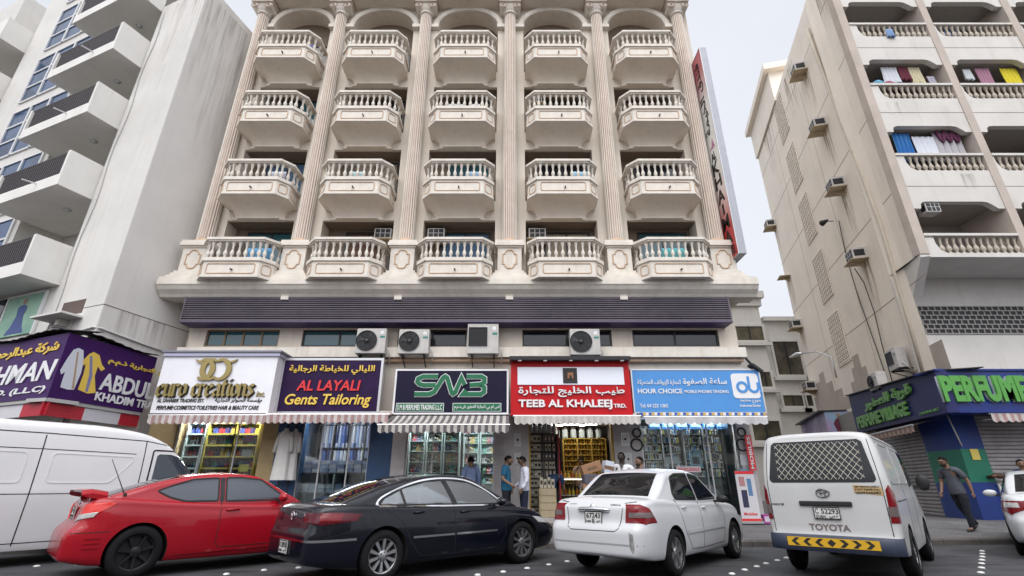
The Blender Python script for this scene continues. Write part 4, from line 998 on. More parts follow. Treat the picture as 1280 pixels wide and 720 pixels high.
# window air conditioners with trays on the side wall
for t, z, lab in ((4.4, 21.75, 'boxed window air conditioner on a tray, highest on the beige side wall'), (4.05, 17.75, 'window air conditioner on a tray, second from the top beside the drainpipe'), (4.0, 14.2, 'dark window air conditioner on a tray, third down beside the drainpipe'), (4.0, 10.5, 'window air conditioner on a tray just above the black cables'), (15.0, 18.05, 'small window air conditioner on the far edge of the beige wall, upper one'), (14.4, 10.5, 'small window air conditioner on the far edge of the beige wall above the lamp'), (14.4, 6.6, 'small window air conditioner low on the far edge of the beige wall')):
    window_ac(lab, RLf(t, 0, z), nR, vS, .8, .52, .55)
window_ac('empty air conditioner tray on the far edge of the beige wall', RLf(14.5, 0, 14.1), nR, vS, .7, .45, .5, True, None, False)
window_ac('white window air conditioner in the lowest baluster balcony', RFf(1.15, -.35, 10.72), (0, -1, 0), (1, 0, 0), .55, .4, .3, False)
pipe('drainpipe', 'cream drainpipe running down the beige side wall', 'drainpipe', [RLf(2.6, .12, 23.0), RLf(2.45, .12, 21), RLf(1.75, .12, 13), RLf(1.6, .12, 11), RLf(1.75, .12, 7.5), RLf(1.9, .12, 4.9)], .085, mat('pipe_cream', (.58, .51, .42), .6, var=.1))
pipe('cable', 'black cable hanging down the beige wall from beside an air conditioner', 'cable', [RLf(5.2-.0*i, .06, 13.2-.7*i) + vS*(.25*sin(i*.4)) for i in range(12)], .02, cabm)
pipe('cable', 'black cable dangling below the air conditioner nearest the shop roof', 'cable', [RLf(4.3, .35, 10.3), RLf(4.35, .12, 9.6), RLf(4.3, .08, 8.2), RLf(4.45, .08, 6.8), RLf(4.5, .08, 5.2)], .02, cabm)
spk = thing('horn_speaker', 'small dark horn on an arm beside the black cable', 'horn', RLf(5.6, .1, 13.4))
g = MB(); g.tube([(0, 0, 0), nR*.4+ZV*.05], .02, 6); g.build('arm', cabm, spk); g = MB(); g.tube([nR*.3+ZV*.05-vS*.1, nR*.45+ZV*.08+vS*.25], [.05, .16], 10); g.build('horn', cabm, spk, smooth=True)
sl_ = thing('street_lamp', 'grey cobra street lamp on a curved arm from the beige wall', 'street lamp', RLf(10.5, 0, 7.2))
g = MB(); g.tube([nR*.03-ZV*.6, nR*.03, nR*.03+ZV*.5, nR*.5+vS*.6+ZV*1.0, nR*1.0+vS*1.3+ZV*1.1], .04, 8); g.build('arm', M_alu, sl_, smooth=True)
g = MB(); q = nR*1.0+vS*1.3+ZV*1.1; g.tube([q, q+nR*.2+vS*.3+ZV*.02, q+nR*.5+vS*.75-ZV*.02], [.06, .14, .05], 10); g.build('lamp_head', M_alu, sl_, smooth=True)
# condensers on the shop roof
for (x, y, rz, sq, lab, dd) in ((1118, 462, 1.31+pi, 1, 'grey square-grille air conditioner hung above the blue corner sign', .1), (1093, 487, 1.31+pi, 0, 'round-fan air conditioner standing behind the blue corner sign', .9)):
    p = onplane(x, y, RLf(0, dd+.4, 0), nR)
    t = condenser(lab, .85, .8 if sq else .62, bool(sq), .36); t.location = p; t.rotation_euler = (0, 0, math.atan2(vS.y, vS.x)-pi)
# blue and green corner perfume shop
shp = thing('corner_shop', 'blue and green corner shop front with closed grey roller shutters', 'shop', (13.3, 15.9, .3), local=False)
GA, GB, GC = Vector((14.17, 17.58, 0)), Vector((14.08, 16.15, 0)), Vector((14.85, 16.15, 0))
cb, cg = mat('paint_blue', (.006, .028, .165), .5, var=.12, vscale=2), mat('paint_green', (.01, .14, .085), .5, var=.12, vscale=2)
for nm, z0, z1, mm in (('pillar_base', .25, 1.35, cb), ('pillar_band', 1.35, 2.32, cg), ('pillar_top', 2.32, 3.4, cb)):
    q = MB(); foot(q, [GA, GB, GC, GC+Vector((0, .6, 0)), GA+vS*.1+Vector((.5, 0, 0)), GA+vS*.1], z0, z1); q.build(nm, mm, shp, fix=True)
shut = mat('shutter_grey', (.30, .28, .28), .55, metal=.2, var=.25, vscale=3, streak=.5)
def shutter(a, d, L, nn):
    q = MB(); z = .3; i = 0; rows = []
    while z < 3.35:
        for o, dz in ((.0, 0), (.03, .02), (.035, .06), (.03, .10), (0.0, .115)): rows.append([tuple(a+nn*o+ZV*(z+dz)), tuple(a+d*L+nn*o+ZV*(z+dz))])
        z += .118
    q.grid(rows); q.grid([[tuple(Vector(p)-nn*.06) for p in r] for r in rows], flip=True); return q.build('roller_shutter', shut, shp)
shutter(GA+vS*.1+nR*-.1, vS, 3.5, nR); shutter(GC+Vector((0, .12, 0)), Vector((1, 0, 0)), 3.2, Vector((0, -1, 0)))
q = MB(); foot(q, [GA+vS*3.62, GA+vS*7.6, GA+vS*7.6+Vector((1, 0, 0)), GA+vS*3.62+Vector((1, 0, 0))], .25, 3.4); foot(q, [GC+Vector((3.2, 0, 0)), GC+Vector((9, 0, 0)), GC+Vector((9, .5, 0)), GC+Vector((3.2, .5, 0))], .25, 3.4); q.build('side_wall', mat('wall_dim', (.35, .3, .26), .8, var=.2), shp, fix=True)
q = MB(); foot(q, [GA+nS*.05, GB+Vector((.05, .05, 0)), GB+Vector((9, .05, 0)), GB+Vector((9, 1.6, 0)), GA+vS*7.6+nS*1.9, GA+vS*7.6+nS*.05], 3.4, 4.45); q.build('shop_roof', mat('roof_grey', (.25, .24, .23), .9), shp, fix=True)
q = MB(); pA = onplane(1207, 553, GC, (0, 1, 0)); q.box(14.35, 14.6, 16.125, 16.142, 2.0, 2.32); q.build('meter_plate', mat('plate_yellow', (.6, .47, .1), .5), shp)
q = MB(); q.tube([(14.6, 15.95, 1.5), (14.75, 15.97, 1.55), (15.1, 15.97, 1.5)], .06, 8); q.tube([(14.65, 16.15, 1.5), (14.65, 15.93, 1.52)], .05, 8); q.tube([(14.95, 16.15, 1.5), (14.95, 15.93, 1.5)], .05, 8); q.build('fire_inlet', mat('inlet_brass', (.12, .06, .04), .45, metal=.5), shp, smooth=True)
pipe('standpipe', 'thin pale pipe leaning beside the blue and green pillar', 'pipe', [GC+Vector((.02, -.1, .3)), GC+Vector((.0, -.06, 1.3))], .03, pipew)
pipe('standpipe', 'pale conduit down the blue top of the corner pillar', 'pipe', [GB+Vector((.05, -.04, 2.4)), GB+Vector((-.1, -.04, 3.35))], .02, pipew)
rs = thing('corner_sign', 'blue corner shop sign with raised bright green lettering', 'shop sign', (13.15, 15.1, 3.3), local=False)
S0 = Vector((13.15, 15.1, 0)); SA = S0+Vector((9.5, 0, 0)); SB = S0+vS*7.2
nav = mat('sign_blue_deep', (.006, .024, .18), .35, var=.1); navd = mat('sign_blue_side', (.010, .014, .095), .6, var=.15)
q = MB(); foot(q, [S0, SA, SA+Vector((0, .6, 0)), S0+Vector((.6, .6, 0))], 3.3, 4.56); q.build('sign_front', nav, rs, fix=True)
q = MB(); a, b = S0-vS*.0, SB
for (z0a, z0b, z1a, z1b) in ((3.3, 3.38, 4.56, 4.95),):
    vs_ = [a+ZV*z0a, b+ZV*z0b, b+ZV*z1b, a+ZV*z1a]; q.add([tuple(p) for p in vs_]+[tuple(p+nS*.3) for p in vs_], [(0, 1, 2, 3), (7, 6, 5, 4), (0, 4, 5, 1), (1, 5, 6, 2), (2, 6, 7, 3), (3, 7, 4, 0)])
q.build('sign_side', navd, rs, fix=True)
q = MB(); q.box(S0.x-.03, SA.x, S0.y-.06, S0.y+.8, 4.563, 4.62, 0)
vs_ = [a+nR*.15+ZV*4.57, b+nR*.15+ZV*4.96, b+nS*1.3+ZV*5.0, a+nS*1.3+ZV*4.6]; q.add([tuple(p) for p in vs_]+[tuple(p+ZV*.03) for p in vs_], [(0, 1, 2, 3), (7, 6, 5, 4), (0, 4, 5, 1), (1, 5, 6, 2), (2, 6, 7, 3), (3, 7, 4, 0)], 1); q.build('sign_hood', [nav, M_dk], rs, fix=True)
lime = mat('letter_lime', (.085, .29, .055), .5); limed = mat('letter_lime_dull', (.10, .26, .06), .5)
ptx = lambda f, n, u, *k, **kk: ptext(f, n, u, *k, **kk)
def onF(x, y): return onplane(x, y, S0, (0, 1, 0))
def onS(x, y): return onplane(x, y, S0, nS)
nF = Vector((0, -1, 0))
ptext(onF, nF, Vector((1, 0, 0)), 'PERFUME VILLAGE', 1179, 1392, 470, 503, lime, rs, .045, 0, .07, lift=.06)
ptext(onF, nF, Vector((1, 0, 0)), 'PERFUME VILLAGE', 1178, 1391, 470.5, 503.5, mat('letter_acrylic', (.28, .31, .36), .3), rs, .055, 0, .05, lift=.004)
def slet(body, t0, t1, z0, z1, bold, depth=.08):
    sl2 = .385/7.2
    def wp(a, b): return (a, b)
    ob = lettering(body, rs, S0+vS*t1+nR*.02+ZV*z0, -vS, ZV, t1-t0, z1-z0, limed, depth, bold); return ob
slet('PERFUME VILLAGE', 2.2, 6.7, 3.5, 3.98, .04); slet(ar('قرية العطور'), 1.6, 5.6, 4.05, 4.52, .05); slet('TRADING LLC', .35, 1.6, 3.42, 3.5, .02, .02)
def side_awning():
    t = thing('awning', 'short striped awning above the shutter on the alley side of the blue sign', 'awning', S0+vS*1.5+ZV*3.28); n = 24; c = MB(); L = 4.2
    for i in range(n):
        a = vS*(L*i/n); b = vS*(L*(i+1)/n); r = [a+nS*.4, b+nS*.4]; f = [a+nR*.35-ZV*.18, b+nR*.35-ZV*.18]; g = [p-ZV*(.2+.04*(i % 2)) for p in f]
        c.grid([r, f, g], i % 2); c.grid([[p-ZV*.01+nS*.008 for p in q] for q in (r, f, g)], i % 2, flip=True)
    c.build('canopy', [mat('cloth_tan', (.40, .30, .25), .9), mat('cloth_brown', (.26, .17, .15), .9)], t)
    g = MB(); g.tube([nR*.35-ZV*.17, vS*L+nR*.35-ZV*.17], .03, 6); g.build('front_bar', M_alu, t)
side_awning()
awning('short red and white striped awning beneath the green letters of the blue sign', 1237, 1330, 515.5, 517, 528, 15.7, 15.15, c_red, 20)
# violet shop sign farther down the alley with a printed man
vs2 = thing('poster_sign', 'violet sign board with a printed man in maroon beyond the blue corner sign', 'shop sign', GA+vS*7.7, local=False)
VA, VB = GA+vS*7.7+nR*.5, GA+vS*14
q = MB(); foot(q, [VA, VB, VB+nS*.6, VA+nS*.6], 3.3, 4.7); q.build('sign_board', mat('sign_violet', (.14, .10, .2), .5, var=.6, vscale=.7, var2=(.4, .36, .48)), vs2, fix=True)
q = MB(); foot(q, [VA+nR*.3-vS*.1, VB+nR*.3, VB+nS*1, VA+nS*1-vS*.1], 4.7, 4.76); q.build('sign_hood', M_dk, vs2, fix=True)
q = MB(); foot(q, [VA-vS*.01, VA+nS*1.1-vS*.01, VA+nS*1.1-vS*.05, VA-vS*.05], 3.2, 4.69, 0); q.build('end_panel', mat('panel_cyan', (.20, .42, .55), .5, var=.6, vscale=.8, var2=(.5, .2, .45)), vs2, fix=True)
q = MB(); o_ = VA-vS*.051; 
for pts, mi in (([(.3, 3.3), (.8, 3.3), (.75, 3.8), (.85, 4.1), (.7, 4.35), (.45, 4.35), (.3, 4.1), (.38, 3.8)], 0), ([(.5, 4.36), (.65, 4.36), (.67, 4.58), (.48, 4.58)], 1)): q.prism(pts, o_, nS, ZV, -vS*.006, mi)
q.build('printed_figure', [mat('print_maroon', (.13, .02, .05), .6), mat('print_skin', (.33, .2, .14), .6)], vs2, fix=True)
# ------------------------------------------------------------ white house at the end of the alley
bk = thing('white_house', 'white two-part house with dark windows at the end of the alley', 'building', (18, 36, .3), local=False)
YB = 36
q = MB(); x0, xm, x1 = Xat(880, 450, YB), Xat(961, 450, YB), Xat(1040, 450, YB)
q.box(x0, xm, YB, YB+8, 0, Zat(374, YB)); q.box(xm, x1+6, YB+.6, YB+8, 0, Zat(402, YB+.6)); q.build('wall', plasterw, bk)
q = MB(); q.box(x0-.4, xm+.4, YB-.45, YB+8.4, Zat(374, YB)+.002, Zat(366, YB)); q.box(x0-.2, xm+.2, YB-.2, YB+8.2, Zat(383, YB), Zat(374, YB)); q.box(xm+.4, x1+6, YB+.3, YB+8.2, Zat(402, YB+.6), Zat(397, YB+.6)); q.build('cornice', plasterw, bk)
for (a, b, c, d, yy) in ((918, 952, 408, 426, YB), (964, 996, 427, 469, YB+.6), (1002, 1012, 427, 469, YB+.6), (977, 1002, 494, 508, YB+.6), (1006, 1014, 494, 508, YB+.6), (948, 962, 465, 484, YB), (938, 973, 526, 551, YB-.02)):
    X0, X1, Z0, Z1 = Xat(a, c, yy), Xat(b, c, yy), Zat(d, yy), Zat(c, yy)
    f = MB(); f.frame((X0-.15, yy, Z0-.15), (1, 0, 0), (0, 0, 1), X1-X0+.3, Z1-Z0+.3, .17, (0, -.12, 0)); f.box(X0-.4, X1+.4, yy-.3, yy, Z0-.42, Z0-.16); fo = f.build('window', plasterw, bk)
    f = MB(); f.box(X0, X1, yy-.04, yy-.01, Z0, Z1); f.build('pane', mat('house_glass', (.03, .028, .022), .15, var=.6, vscale=.6, var2=(.14, .12, .08)), fo)
    f = MB(); f.box((X0+X1)/2-.05, (X0+X1)/2+.05, yy-.07, yy-.041, Z0, Z1); f.build('mullion', M_dk, fo)
pipe('cable', 'thin dark cable hanging between the hotel and the white house', 'cable', [(7.6, 16, 6.3), (9.3, 20, 5.8), (11.5, 27, 7.5), (16.2, 35.9, 9.4)], .025, cabm)
fl = thing('floodlight', 'dark floodlight on an arm over the end of the sky blue sign', 'floodlight', P(945, 462, 14.6))
q = MB(); q.bar((0, 0, .02), (-.35, -.2, .30), .05); q.build('arm', M_dk, fl); q = MB(); q.bar((.12, 0, -.08), (-.2, -.1, .12), .22, .08); q.build('lamp_head', M_dk, fl)
# ------------------------------------------------------------ the opposite side of the street, behind the camera
for i, (x0, x1, h, mm) in enumerate(((-38, -13, 8.6, plasterw), (-12, 10, 10, beige), (11, 36, 8.2, plasterw))):
    t = thing('street_building', ('grey', 'beige', 'white')[i]+' block of flats across the street facing the hotel', 'building', ((x0+x1)/2, -16, 0), local=False)
    q = MB(); q.box(x0, x1, -28, -16, 0, h); q.build('wall', mm, t)
    for k in range(5):
        n = int((x1-x0)/3.2)
        for j in range(n):
            xx = x0+1+(x1-x0-2)*(j+.5)/n; zz = (.4 if k == 0 else 1+3*k)
            if zz+1.6 > h: continue
            q = MB(); q.box(xx-1.1 if k == 0 else xx-.7, xx+1.1 if k == 0 else xx+.7, -16.0, -15.95, zz, zz+(2.6 if k == 0 else 1.6)); q.build('window', darkglass, t)

# drip stains below the air conditioners and ledges of the side walls
def stain_mat(name, col, strength):
    m = bpy.data.materials.new(name); m.use_nodes = True; t = m.node_tree; b = t.nodes['Principled BSDF']; b.inputs['Base Color'].default_value = (*col, 1); b.inputs['Roughness'].default_value = .95
    co = t.nodes.new('ShaderNodeTexCoord'); mp = t.nodes.new('ShaderNodeMapping'); mp.inputs['Scale'].default_value = (7, 7, .5); t.links.new(co.outputs['Object'], mp.inputs['Vector'])
    n = t.nodes.new('ShaderNodeTexNoise'); n.inputs['Scale'].default_value = 1.1; n.inputs['Detail'].default_value = 5; t.links.new(mp.outputs[0], n.inputs['Vector'])
    uv = t.nodes.new('ShaderNodeSeparateXYZ'); t.links.new(co.outputs['Generated'], uv.inputs[0])
    r = t.nodes.new('ShaderNodeMapRange'); r.inputs[1].default_value = .42; r.inputs[2].default_value = .72; r.inputs[4].default_value = strength; t.links.new(n.outputs['Fac'], r.inputs[0])
    k = t.nodes.new('ShaderNodeMath'); k.operation = 'MULTIPLY'; t.links.new(r.outputs[0], k.inputs[0]); t.links.new(uv.outputs[2], k.inputs[1])
    t.links.new(k.outputs[0], b.inputs['Alpha']); return m
dripm = stain_mat('drip_stain', (.24, .17, .11), .42); dripf = stain_mat('drip_faint', (.36, .33, .30), .22)
def drip(f, t, z, w, h, par, m_=None):
    q = MB(); obox(q, f, t-w/2, t+w/2, .0025, .0035, z-h, z); q.build('drip_stain', m_ or dripm, par, fix=True)
for t_, z_, h_ in ((4.4, 21.7, 2.6), (4.05, 17.7, 2.3), (4.0, 14.15, 2.6), (4.0, 10.45, 2.8), (15.0, 18.0, 2.2), (14.4, 14.0, 2.4), (14.4, 10.4, 2.2)): drip(RLf, t_, z_, .75, h_, rbld)
for t_ in (1.0, 6.6, 12.2): drip(RLf, t_, RROOF-.1, 1.6, 3.2, rbld)
for i_ in range(5): drip(RFf, 1.0+1.55*i_+.3*(i_ % 2), 15.9+(-3.53 if i_ % 2 else 0), .5, .75, rbld, dripf)
def LSd(t, d, z): return CL+vS*t+nS*(.0125+d)+ZV*z
for t_, w_, h_ in ((.5, .8, 5.5), (1.6, 1.1, 7.5), (2.7, .9, 5)): drip(LSd, t_, LROOF-.3, w_, h_, lb, dripf)
drip(LSd, 1.2, 6.1, 1.6, 1.0, lb, dripf)
for s_, z_, h_ in ((.5, 19.2, 3.5), (1.4, 19.2, 5), (1.4, 5.78, .6)): drip(LF, s_, z_, .7, h_, lb, dripf)
# ------------------------------------------------------------ inside the shops
inw = mat('shop_wall', (.55, .55, .54), .7, var=.08); inc = mat('shop_ceiling', (.6, .6, .6), .7); panem = glass_mat('shop_pane', (.95, .985, .98), .8)
tubem = mat('tube_light', (.93, .97, 1.0), emit=32); warmm = mat('spot_light', (1.0, .85, .6), emit=40)
shelf_glass = mat('shelf_glass', (.48, .58, .57), .15, spec=.6); shelf_gold = mat('shelf_gold', (.45, .30, .07), .4, metal=.3); shelf_olive = mat('shelf_olive', (.36, .29, .05), .5); shelf_dark = mat('shelf_dark', (.05, .045, .045), .5); shelf_white = mat('shelf_white', (.6, .6, .58), .5)
SHOPS = dict(euro=(px_(215), px_(325)), tailor=(px_(374), px_(461)), smb=(px_(507), px_(618)), teeb=(px_(661), px_(768)), hour=(px_(803), px_(924)))
FZ = .42
def room(key, wallm=inw, ceil=3.25, deep=4.0, glass=True, doorgap=None):
    x0, x1 = SHOPS[key]; a, b = x0-.28, x1+.28
    q = MB(); q.box(a-.1, a, HY+.5, HY+deep, FZ, ceil); q.box(b, b+.1, HY+.5, HY+deep, FZ, ceil); q.box(a-.1, b+.1, HY+deep, HY+deep+.1, FZ, ceil)
    q.build('interior_wall', wallm, hotel)
    q = MB(); q.box(a, b, HY+.05, HY+deep, ceil-.06, ceil-.002); q.build('interior_ceiling', inc, hotel)
    if glass:
        q = MB(); xs_ = [x0, x1] if doorgap is None else [x0, doorgap[0], doorgap[1], x1]
        for i in range(0, len(xs_), 2): q.box(xs_[i], xs_[i+1], HY+.10, HY+.112, FZ, 3.2)
        po_ = q.build('shop_window', panem, hotel)
        q = MB()
        for x in (x0+.02, (x0*1.4+x1*.6)/2, (x0*.6+x1*1.4)/2, x1-.02): q.box(x-.02, x+.02, HY+.09, HY+.125, FZ, 3.2)
        q.box(x0, x1, HY+.085, HY+.13, FZ, FZ+.06); q.build('window_bar', M_alu, po_)
    return a, b
bright = mat('tube_bright', (.95, .98, 1.0), emit=75); soft = mat('tube_soft', (1.0, .93, .8), emit=14)
def light(x, y, z, w, d, label, m_=tubem):
    t = thing('ceiling_light', label, 'ceiling light', (x, y, z))
    q = MB(); q.box(-w/2, w/2, -d/2, d/2, 0, .03); q.build('tube', m_, t); q = MB(); q.box(-w/2-.02, w/2+.02, -d/2-.02, d/2+.02, .031, .06); q.build('fitting', shelf_white, t)
class Shelf:
    def __init__(s, label, x0, x1, y, z0, z1, rows, m_, depth=.3, back=None, side=False, cols=1, board=.025):
        """side=True: the unit runs in depth from y along x0, facing +x"""
        s.t = thing('display_shelf', label, 'shelf', (x0, y, z0)); s.rows = rows; s.L = x1-x0; s.side = side; s.h = z1-z0; s.d = depth; s.m = board
        def bx(mb, a, b, c, d, e, f):
            mb.box(c, d, a, b, e, f) if side else mb.box(a, b, c, d, e, f)
        L = s.L
        q = MB()
        for i in range(cols+1): bx(q, L*i/cols-.02, L*i/cols+.02, 0, depth, 0, s.h)
        q.build('upright', m_, s.t)
        q = MB(); 
        for j in range(rows+1): bx(q, .021, L-.021, .01, depth-.01, s.h*j/rows-board/2, s.h*j/rows+board/2)
        q.build('shelf_board', m_, s.t)
        if back:
            q = MB()
            if side: bx(q, 0, L, -.02, -.002, 0, s.h)
            else: bx(q, 0, L, depth+.002, depth+.02, 0, s.h)
            q.build('back_panel', back, s.t)
    def slots(s, per, jit=.02, front=.5):
        o = Vector(s.t.location); out = []
        for j in range(s.rows):
            for i in range(per):
                a = .06+(s.L-.12)*(i+.5)/per+random.uniform(-jit, jit); dd = s.d*front
                out.append((o+(Vector((dd, a, 0)) if s.side else Vector((a, dd, 0)))+ZV*(s.h*j/s.rows+s.m/2), j, i))
        return out
ITEM = {}
def item(kind, col, w, h, d=None, metal=0):
    """one stock item: a capped bottle, a boxed bottle, a jar; meshes are shared"""
    k = (kind, col, w, h)
    if k in ITEM: return ITEM[k]
    m1 = mat('stock_%.2f_%.2f_%.2f' % col, col, .25, spec=.6); dkm = mat('stock_cap', (.03, .03, .03), .3); gd = mat('stock_gold', (.5, .34, .08), .3, metal=.6); pl = mat('stock_label', (.6, .58, .5), .5)
    q = MB()
    if kind == 'perfume_bottle':
        q.lathe([(0, 0), (w/2, 0), (w/2, h*.62), (w*.2, h*.7), (w*.2, h*.74)], n=8); q.lathe([(w*.26, h*.74), (w*.26, h), (0, h)], n=8, mi=1); mm = [m1, gd if col[0] > .3 else dkm]
    elif kind == 'perfume_box':
        q.box(-w/2, w/2, -w*.3, w*.3, 0, h); q.box(-w*.3, w*.3, -w*.3-.003, -w*.3-.0005, h*.35, h*.7, 1); mm = [m1, pl if sum(col) < 1.2 else dkm]
    elif kind == 'jar':
        q.lathe([(0, 0), (w/2, .01), (w/2, h*.8), (w*.42, h*.84)], n=10); q.lathe([(w*.46, h*.84), (w*.46, h), (0, h)], n=10, mi=1); mm = [m1, dkm]
    elif kind == 'phone_case_pack':
        q.box(-w/2, w/2, -.012, .012, 0, h); q.box(-w*.34, w*.34, -.022, -.0125, h*.08, h*.72, 1); q.box(-.02, .02, -.01, .01, h, h+.03, 2); mm = [pl, m1, dkm]
    elif kind == 'folded_cloth':
        n = 3
        for i in range(n): q.box(-w/2+.006*i, w/2-.004*i, -.14, .14, h*i/n, h*(i+1)/n-.004)
        mm = [m1]
    elif kind == 'cloth_bolt':
        rows = []
        for zz in (0, h*.5, h): rows.append([(w/2*cos(2*pi*j/10), .07*sin(2*pi*j/10), zz) for j in range(10)])
        q.grid(rows, close=True); q.add([p for p in rows[-1]], [tuple(range(10))]); mm = [m1]
    me = q.mesh(kind, mm, smooth=False, fix=True); ITEM[k] = me; return me
def put(kind, p, col, w, h, label, cat, group, rz=0):
    o = bpy.data.objects.new(kind, item(kind, col, w, h)); COL.objects.link(o); o.location = p; o.rotation_euler = (0, 0, rz+random.uniform(-.12, .12)); tag(o, label, cat, group); return o
# 1 cosmetics behind olive frames
a, b = room('euro', mat('shop_wall_cool', (.32, .38, .42), .6)); x0, x1 = SHOPS['euro']
light((a+b)/2, HY+.2, 3.14, 2.2, .10, 'ceiling tube in the cosmetics shop with olive shelves', bright)
cols_e = [(.04, .06, .22), (.3, .03, .04), (.05, .04, .12), (.45, .3, .05), (.5, .5, .55), (.02, .02, .03), (.02, .15, .2)]
for (fx0, fx1, nm) in ((.06, .27, 'narrow pale'), (.30, .62, 'left olive'), (.62, .90, 'right olive')):
    sh = Shelf('%s display shelf in the cosmetics shop window' % nm, x0+(x1-x0)*fx0, x0+(x1-x0)*fx1, HY+.30, FZ, 3.05, 8, shelf_olive if 'olive' in nm else shelf_glass, .28, mat('shelf_back_dim', (.10, .11, .13), .6), board=.05)
    for p, j, i in sh.slots(11 if 'olive' in nm else 5):
        if j < 3: continue
        c = cols_e[(j*3+i//3) % 7]; put('perfume_bottle', p, c, .065, .20+.02*((i+j) % 3), 'small capped bottle standing in rows on the olive-framed cosmetics shelves', 'bottle', 'bottles on the cosmetics shelves')
for k in range(6):
    q = MB(); q.box(-.14, .14, 0, .01, 0, .2); o = q.build('price_card', [mat('card_yellow', (.55, .5, .08), .6), mat('card_pink', (.5, .12, .35), .6), mat('card_pale', (.5, .5, .52), .6)][k % 3]); o.location = (x1-.45+.0*k, HY+.14, 2.9-.42*k); tag(o, 'coloured card stuck to the right end of the cosmetics shop window', 'card', 'cards on the cosmetics window')
# 2 tailor: bolts of cloth, folded cloth, glass counter
a, b = room('tailor', mat('shop_wall_blue', (.25, .30, .42), .6)); x0, x1 = SHOPS['tailor']
light((a+b)/2, HY+.35, 3.14, 1.7, .10, 'ceiling tube in the tailoring shop')
sh = Shelf('tall dark shelf of hanging cloth bolts in the tailoring shop', x0+.02, x1-.02, HY+1.3, FZ+1.25, 3.1, 2, shelf_dark, .3, mat('shelf_back_blue', (.15, .18, .3), .7), cols=4)
for p, j, i in sh.slots(17, .01):
    c = [(.40, .45, .62), (.55, .58, .68), (.10, .16, .42), (.62, .62, .66), (.05, .06, .14), (.3, .38, .6)][(i*2+i//4+j) % 6]
    put('cloth_bolt', p, c, .11, .86 if j == 0 else .8, 'bluish bolt of cloth standing on the dark shelf of the tailoring shop', 'cloth bolt', 'cloth bolts in the tailoring shop')
ct = thing('glass_counter', 'glass-topped counter with folded cloth in the tailoring shop', 'counter', (x0, HY+.4, FZ)); L = x1-x0-.05
q = MB(); q.box(0, L, 0, .6, .0, .35); q.box(0, L, 0, .6, .62, .65); q.box(0, L, .0, .6, 1.16, 1.2); q.build('shelf_board', shelf_dark, ct)
q = MB(); q.box(0, L, -.012, -.002, .35, 1.2); q.build('front_glass', panem, ct)
q = MB()
for x in (0, L*.5, L): q.box(x-.02, x+.02, 0, .6, .35, 1.16)
q.build('upright', M_alu, ct)
for j in range(2):
    for i in range(8):
        for s_ in range(3 if j else 2):
            put('folded_cloth', Vector((x0+.14+L*(i)/8, HY+.62, FZ+(.65 if j == 0 else 1.2)+.12*s_)), [(.35, .42, .6), (.5, .52, .6), (.22, .28, .45)][(i+s_) % 3], .22, .11, 'folded blue-grey cloth in stacks on the tailoring counter', 'folded cloth', 'folded cloth on the tailoring counter')
# 3 bright glass perfume shop
a, b = room('smb', mat('shop_wall_bright', (.62, .66, .64), .6)); x0, x1 = SHOPS['smb']
for i, x in enumerate((x0+.5, x1-.5)): light(x, HY+.22, 3.14, .9, .10, ('left', 'right')[i]+' ceiling tube in the bright glass perfume shop', bright)
cols_s = [(.5, .52, .5), (.55, .35, .05), (.05, .2, .12), (.45, .05, .08), (.1, .12, .3), (.6, .6, .62), (.03, .03, .04), (.5, .45, .3), (.1, .4, .35)]
for u in range(5):
    w0 = (x1-x0)/5; dy = .35 if u < 3 else 1.2
    sh = Shelf(('first', 'second', 'third', 'fourth', 'fifth')[u]+' glass shelf tower from the left in the bright perfume shop', x0+.04+w0*u, x0+w0*(u+1)-.03, HY+dy, FZ, 3.12, 9, shelf_glass, .25, mat('shelf_back_light', (.72, .76, .75), .5), board=.02)
    for p, j, i in sh.slots(5):
        if j < 3: continue
        put('perfume_box', p, cols_s[(u*2+j*3+i//2) % 9], random.choice((.06, .075)), random.choice((.15, .19)), 'small perfume box on the glass shelf towers of the bright shop', 'perfume box', 'perfume boxes on the glass towers')
# 4 open perfume shop with counter
a, b = room('teeb', mat('shop_wall_dim', (.2, .18, .17), .6), glass=False); x0, x1 = SHOPS['teeb']
q = MB(); q.box(x0, x0+.05, HY+.1, HY+.15, FZ, 3.2); q.box(x1-.06, x1, HY+.1, HY+.16, FZ, 3.2); q.build('door_post', shelf_gold, hotel)
for i, (x, y) in enumerate(((x0+1.05, HY+1.0), (x0+1.75, HY+1.0))):
    t = thing('ceiling_light', ('left', 'right')[i]+' round warm spotlight in the open perfume shop', 'spotlight', (x, y, 3.05)); q = MB(); q.lathe([(0, 0), (.09, .0), (.09, .03)], n=14); q.build('lens', warmm, t, fix=True); q = MB(); q.lathe([(.1, 0), (.12, .12), (.05, .14)], n=14); q.build('housing', M_alu, t)
light((a+b)/2+.3, HY+1.9, 3.17, 1.6, .15, 'ceiling tube at the back of the open perfume shop', soft)
sh = Shelf('dark shelf of pale boxes at the left of the open perfume shop', x0+.0, x0+.92, HY+.75, FZ, FZ+2.35, 9, shelf_dark, .3, mat('shelf_back_brown', (.08, .07, .06), .6), cols=2)
for p, j, i in sh.slots(7, .01, .3):
    put('perfume_box', p, [(.55, .5, .38), (.5, .46, .36), (.42, .38, .3), (.10, .09, .10), (.25, .2, .2)][(i*5+j*3) % 5 if i > 2 else (i+j) % 3], .115 if i < 3 else .08, .21, 'pale perfume box on the dark left shelf of the open shop', 'perfume box', 'pale boxes along the wall of the open shop')
sh = Shelf('gold shelf of amber bottles at the back of the open perfume shop', x0+1.25, x1+.15, HY+2.2, FZ+.9, 2.75, 8, shelf_gold, .25, mat('shelf_back_gold', (.42, .30, .09), .4, metal=.2), cols=3)
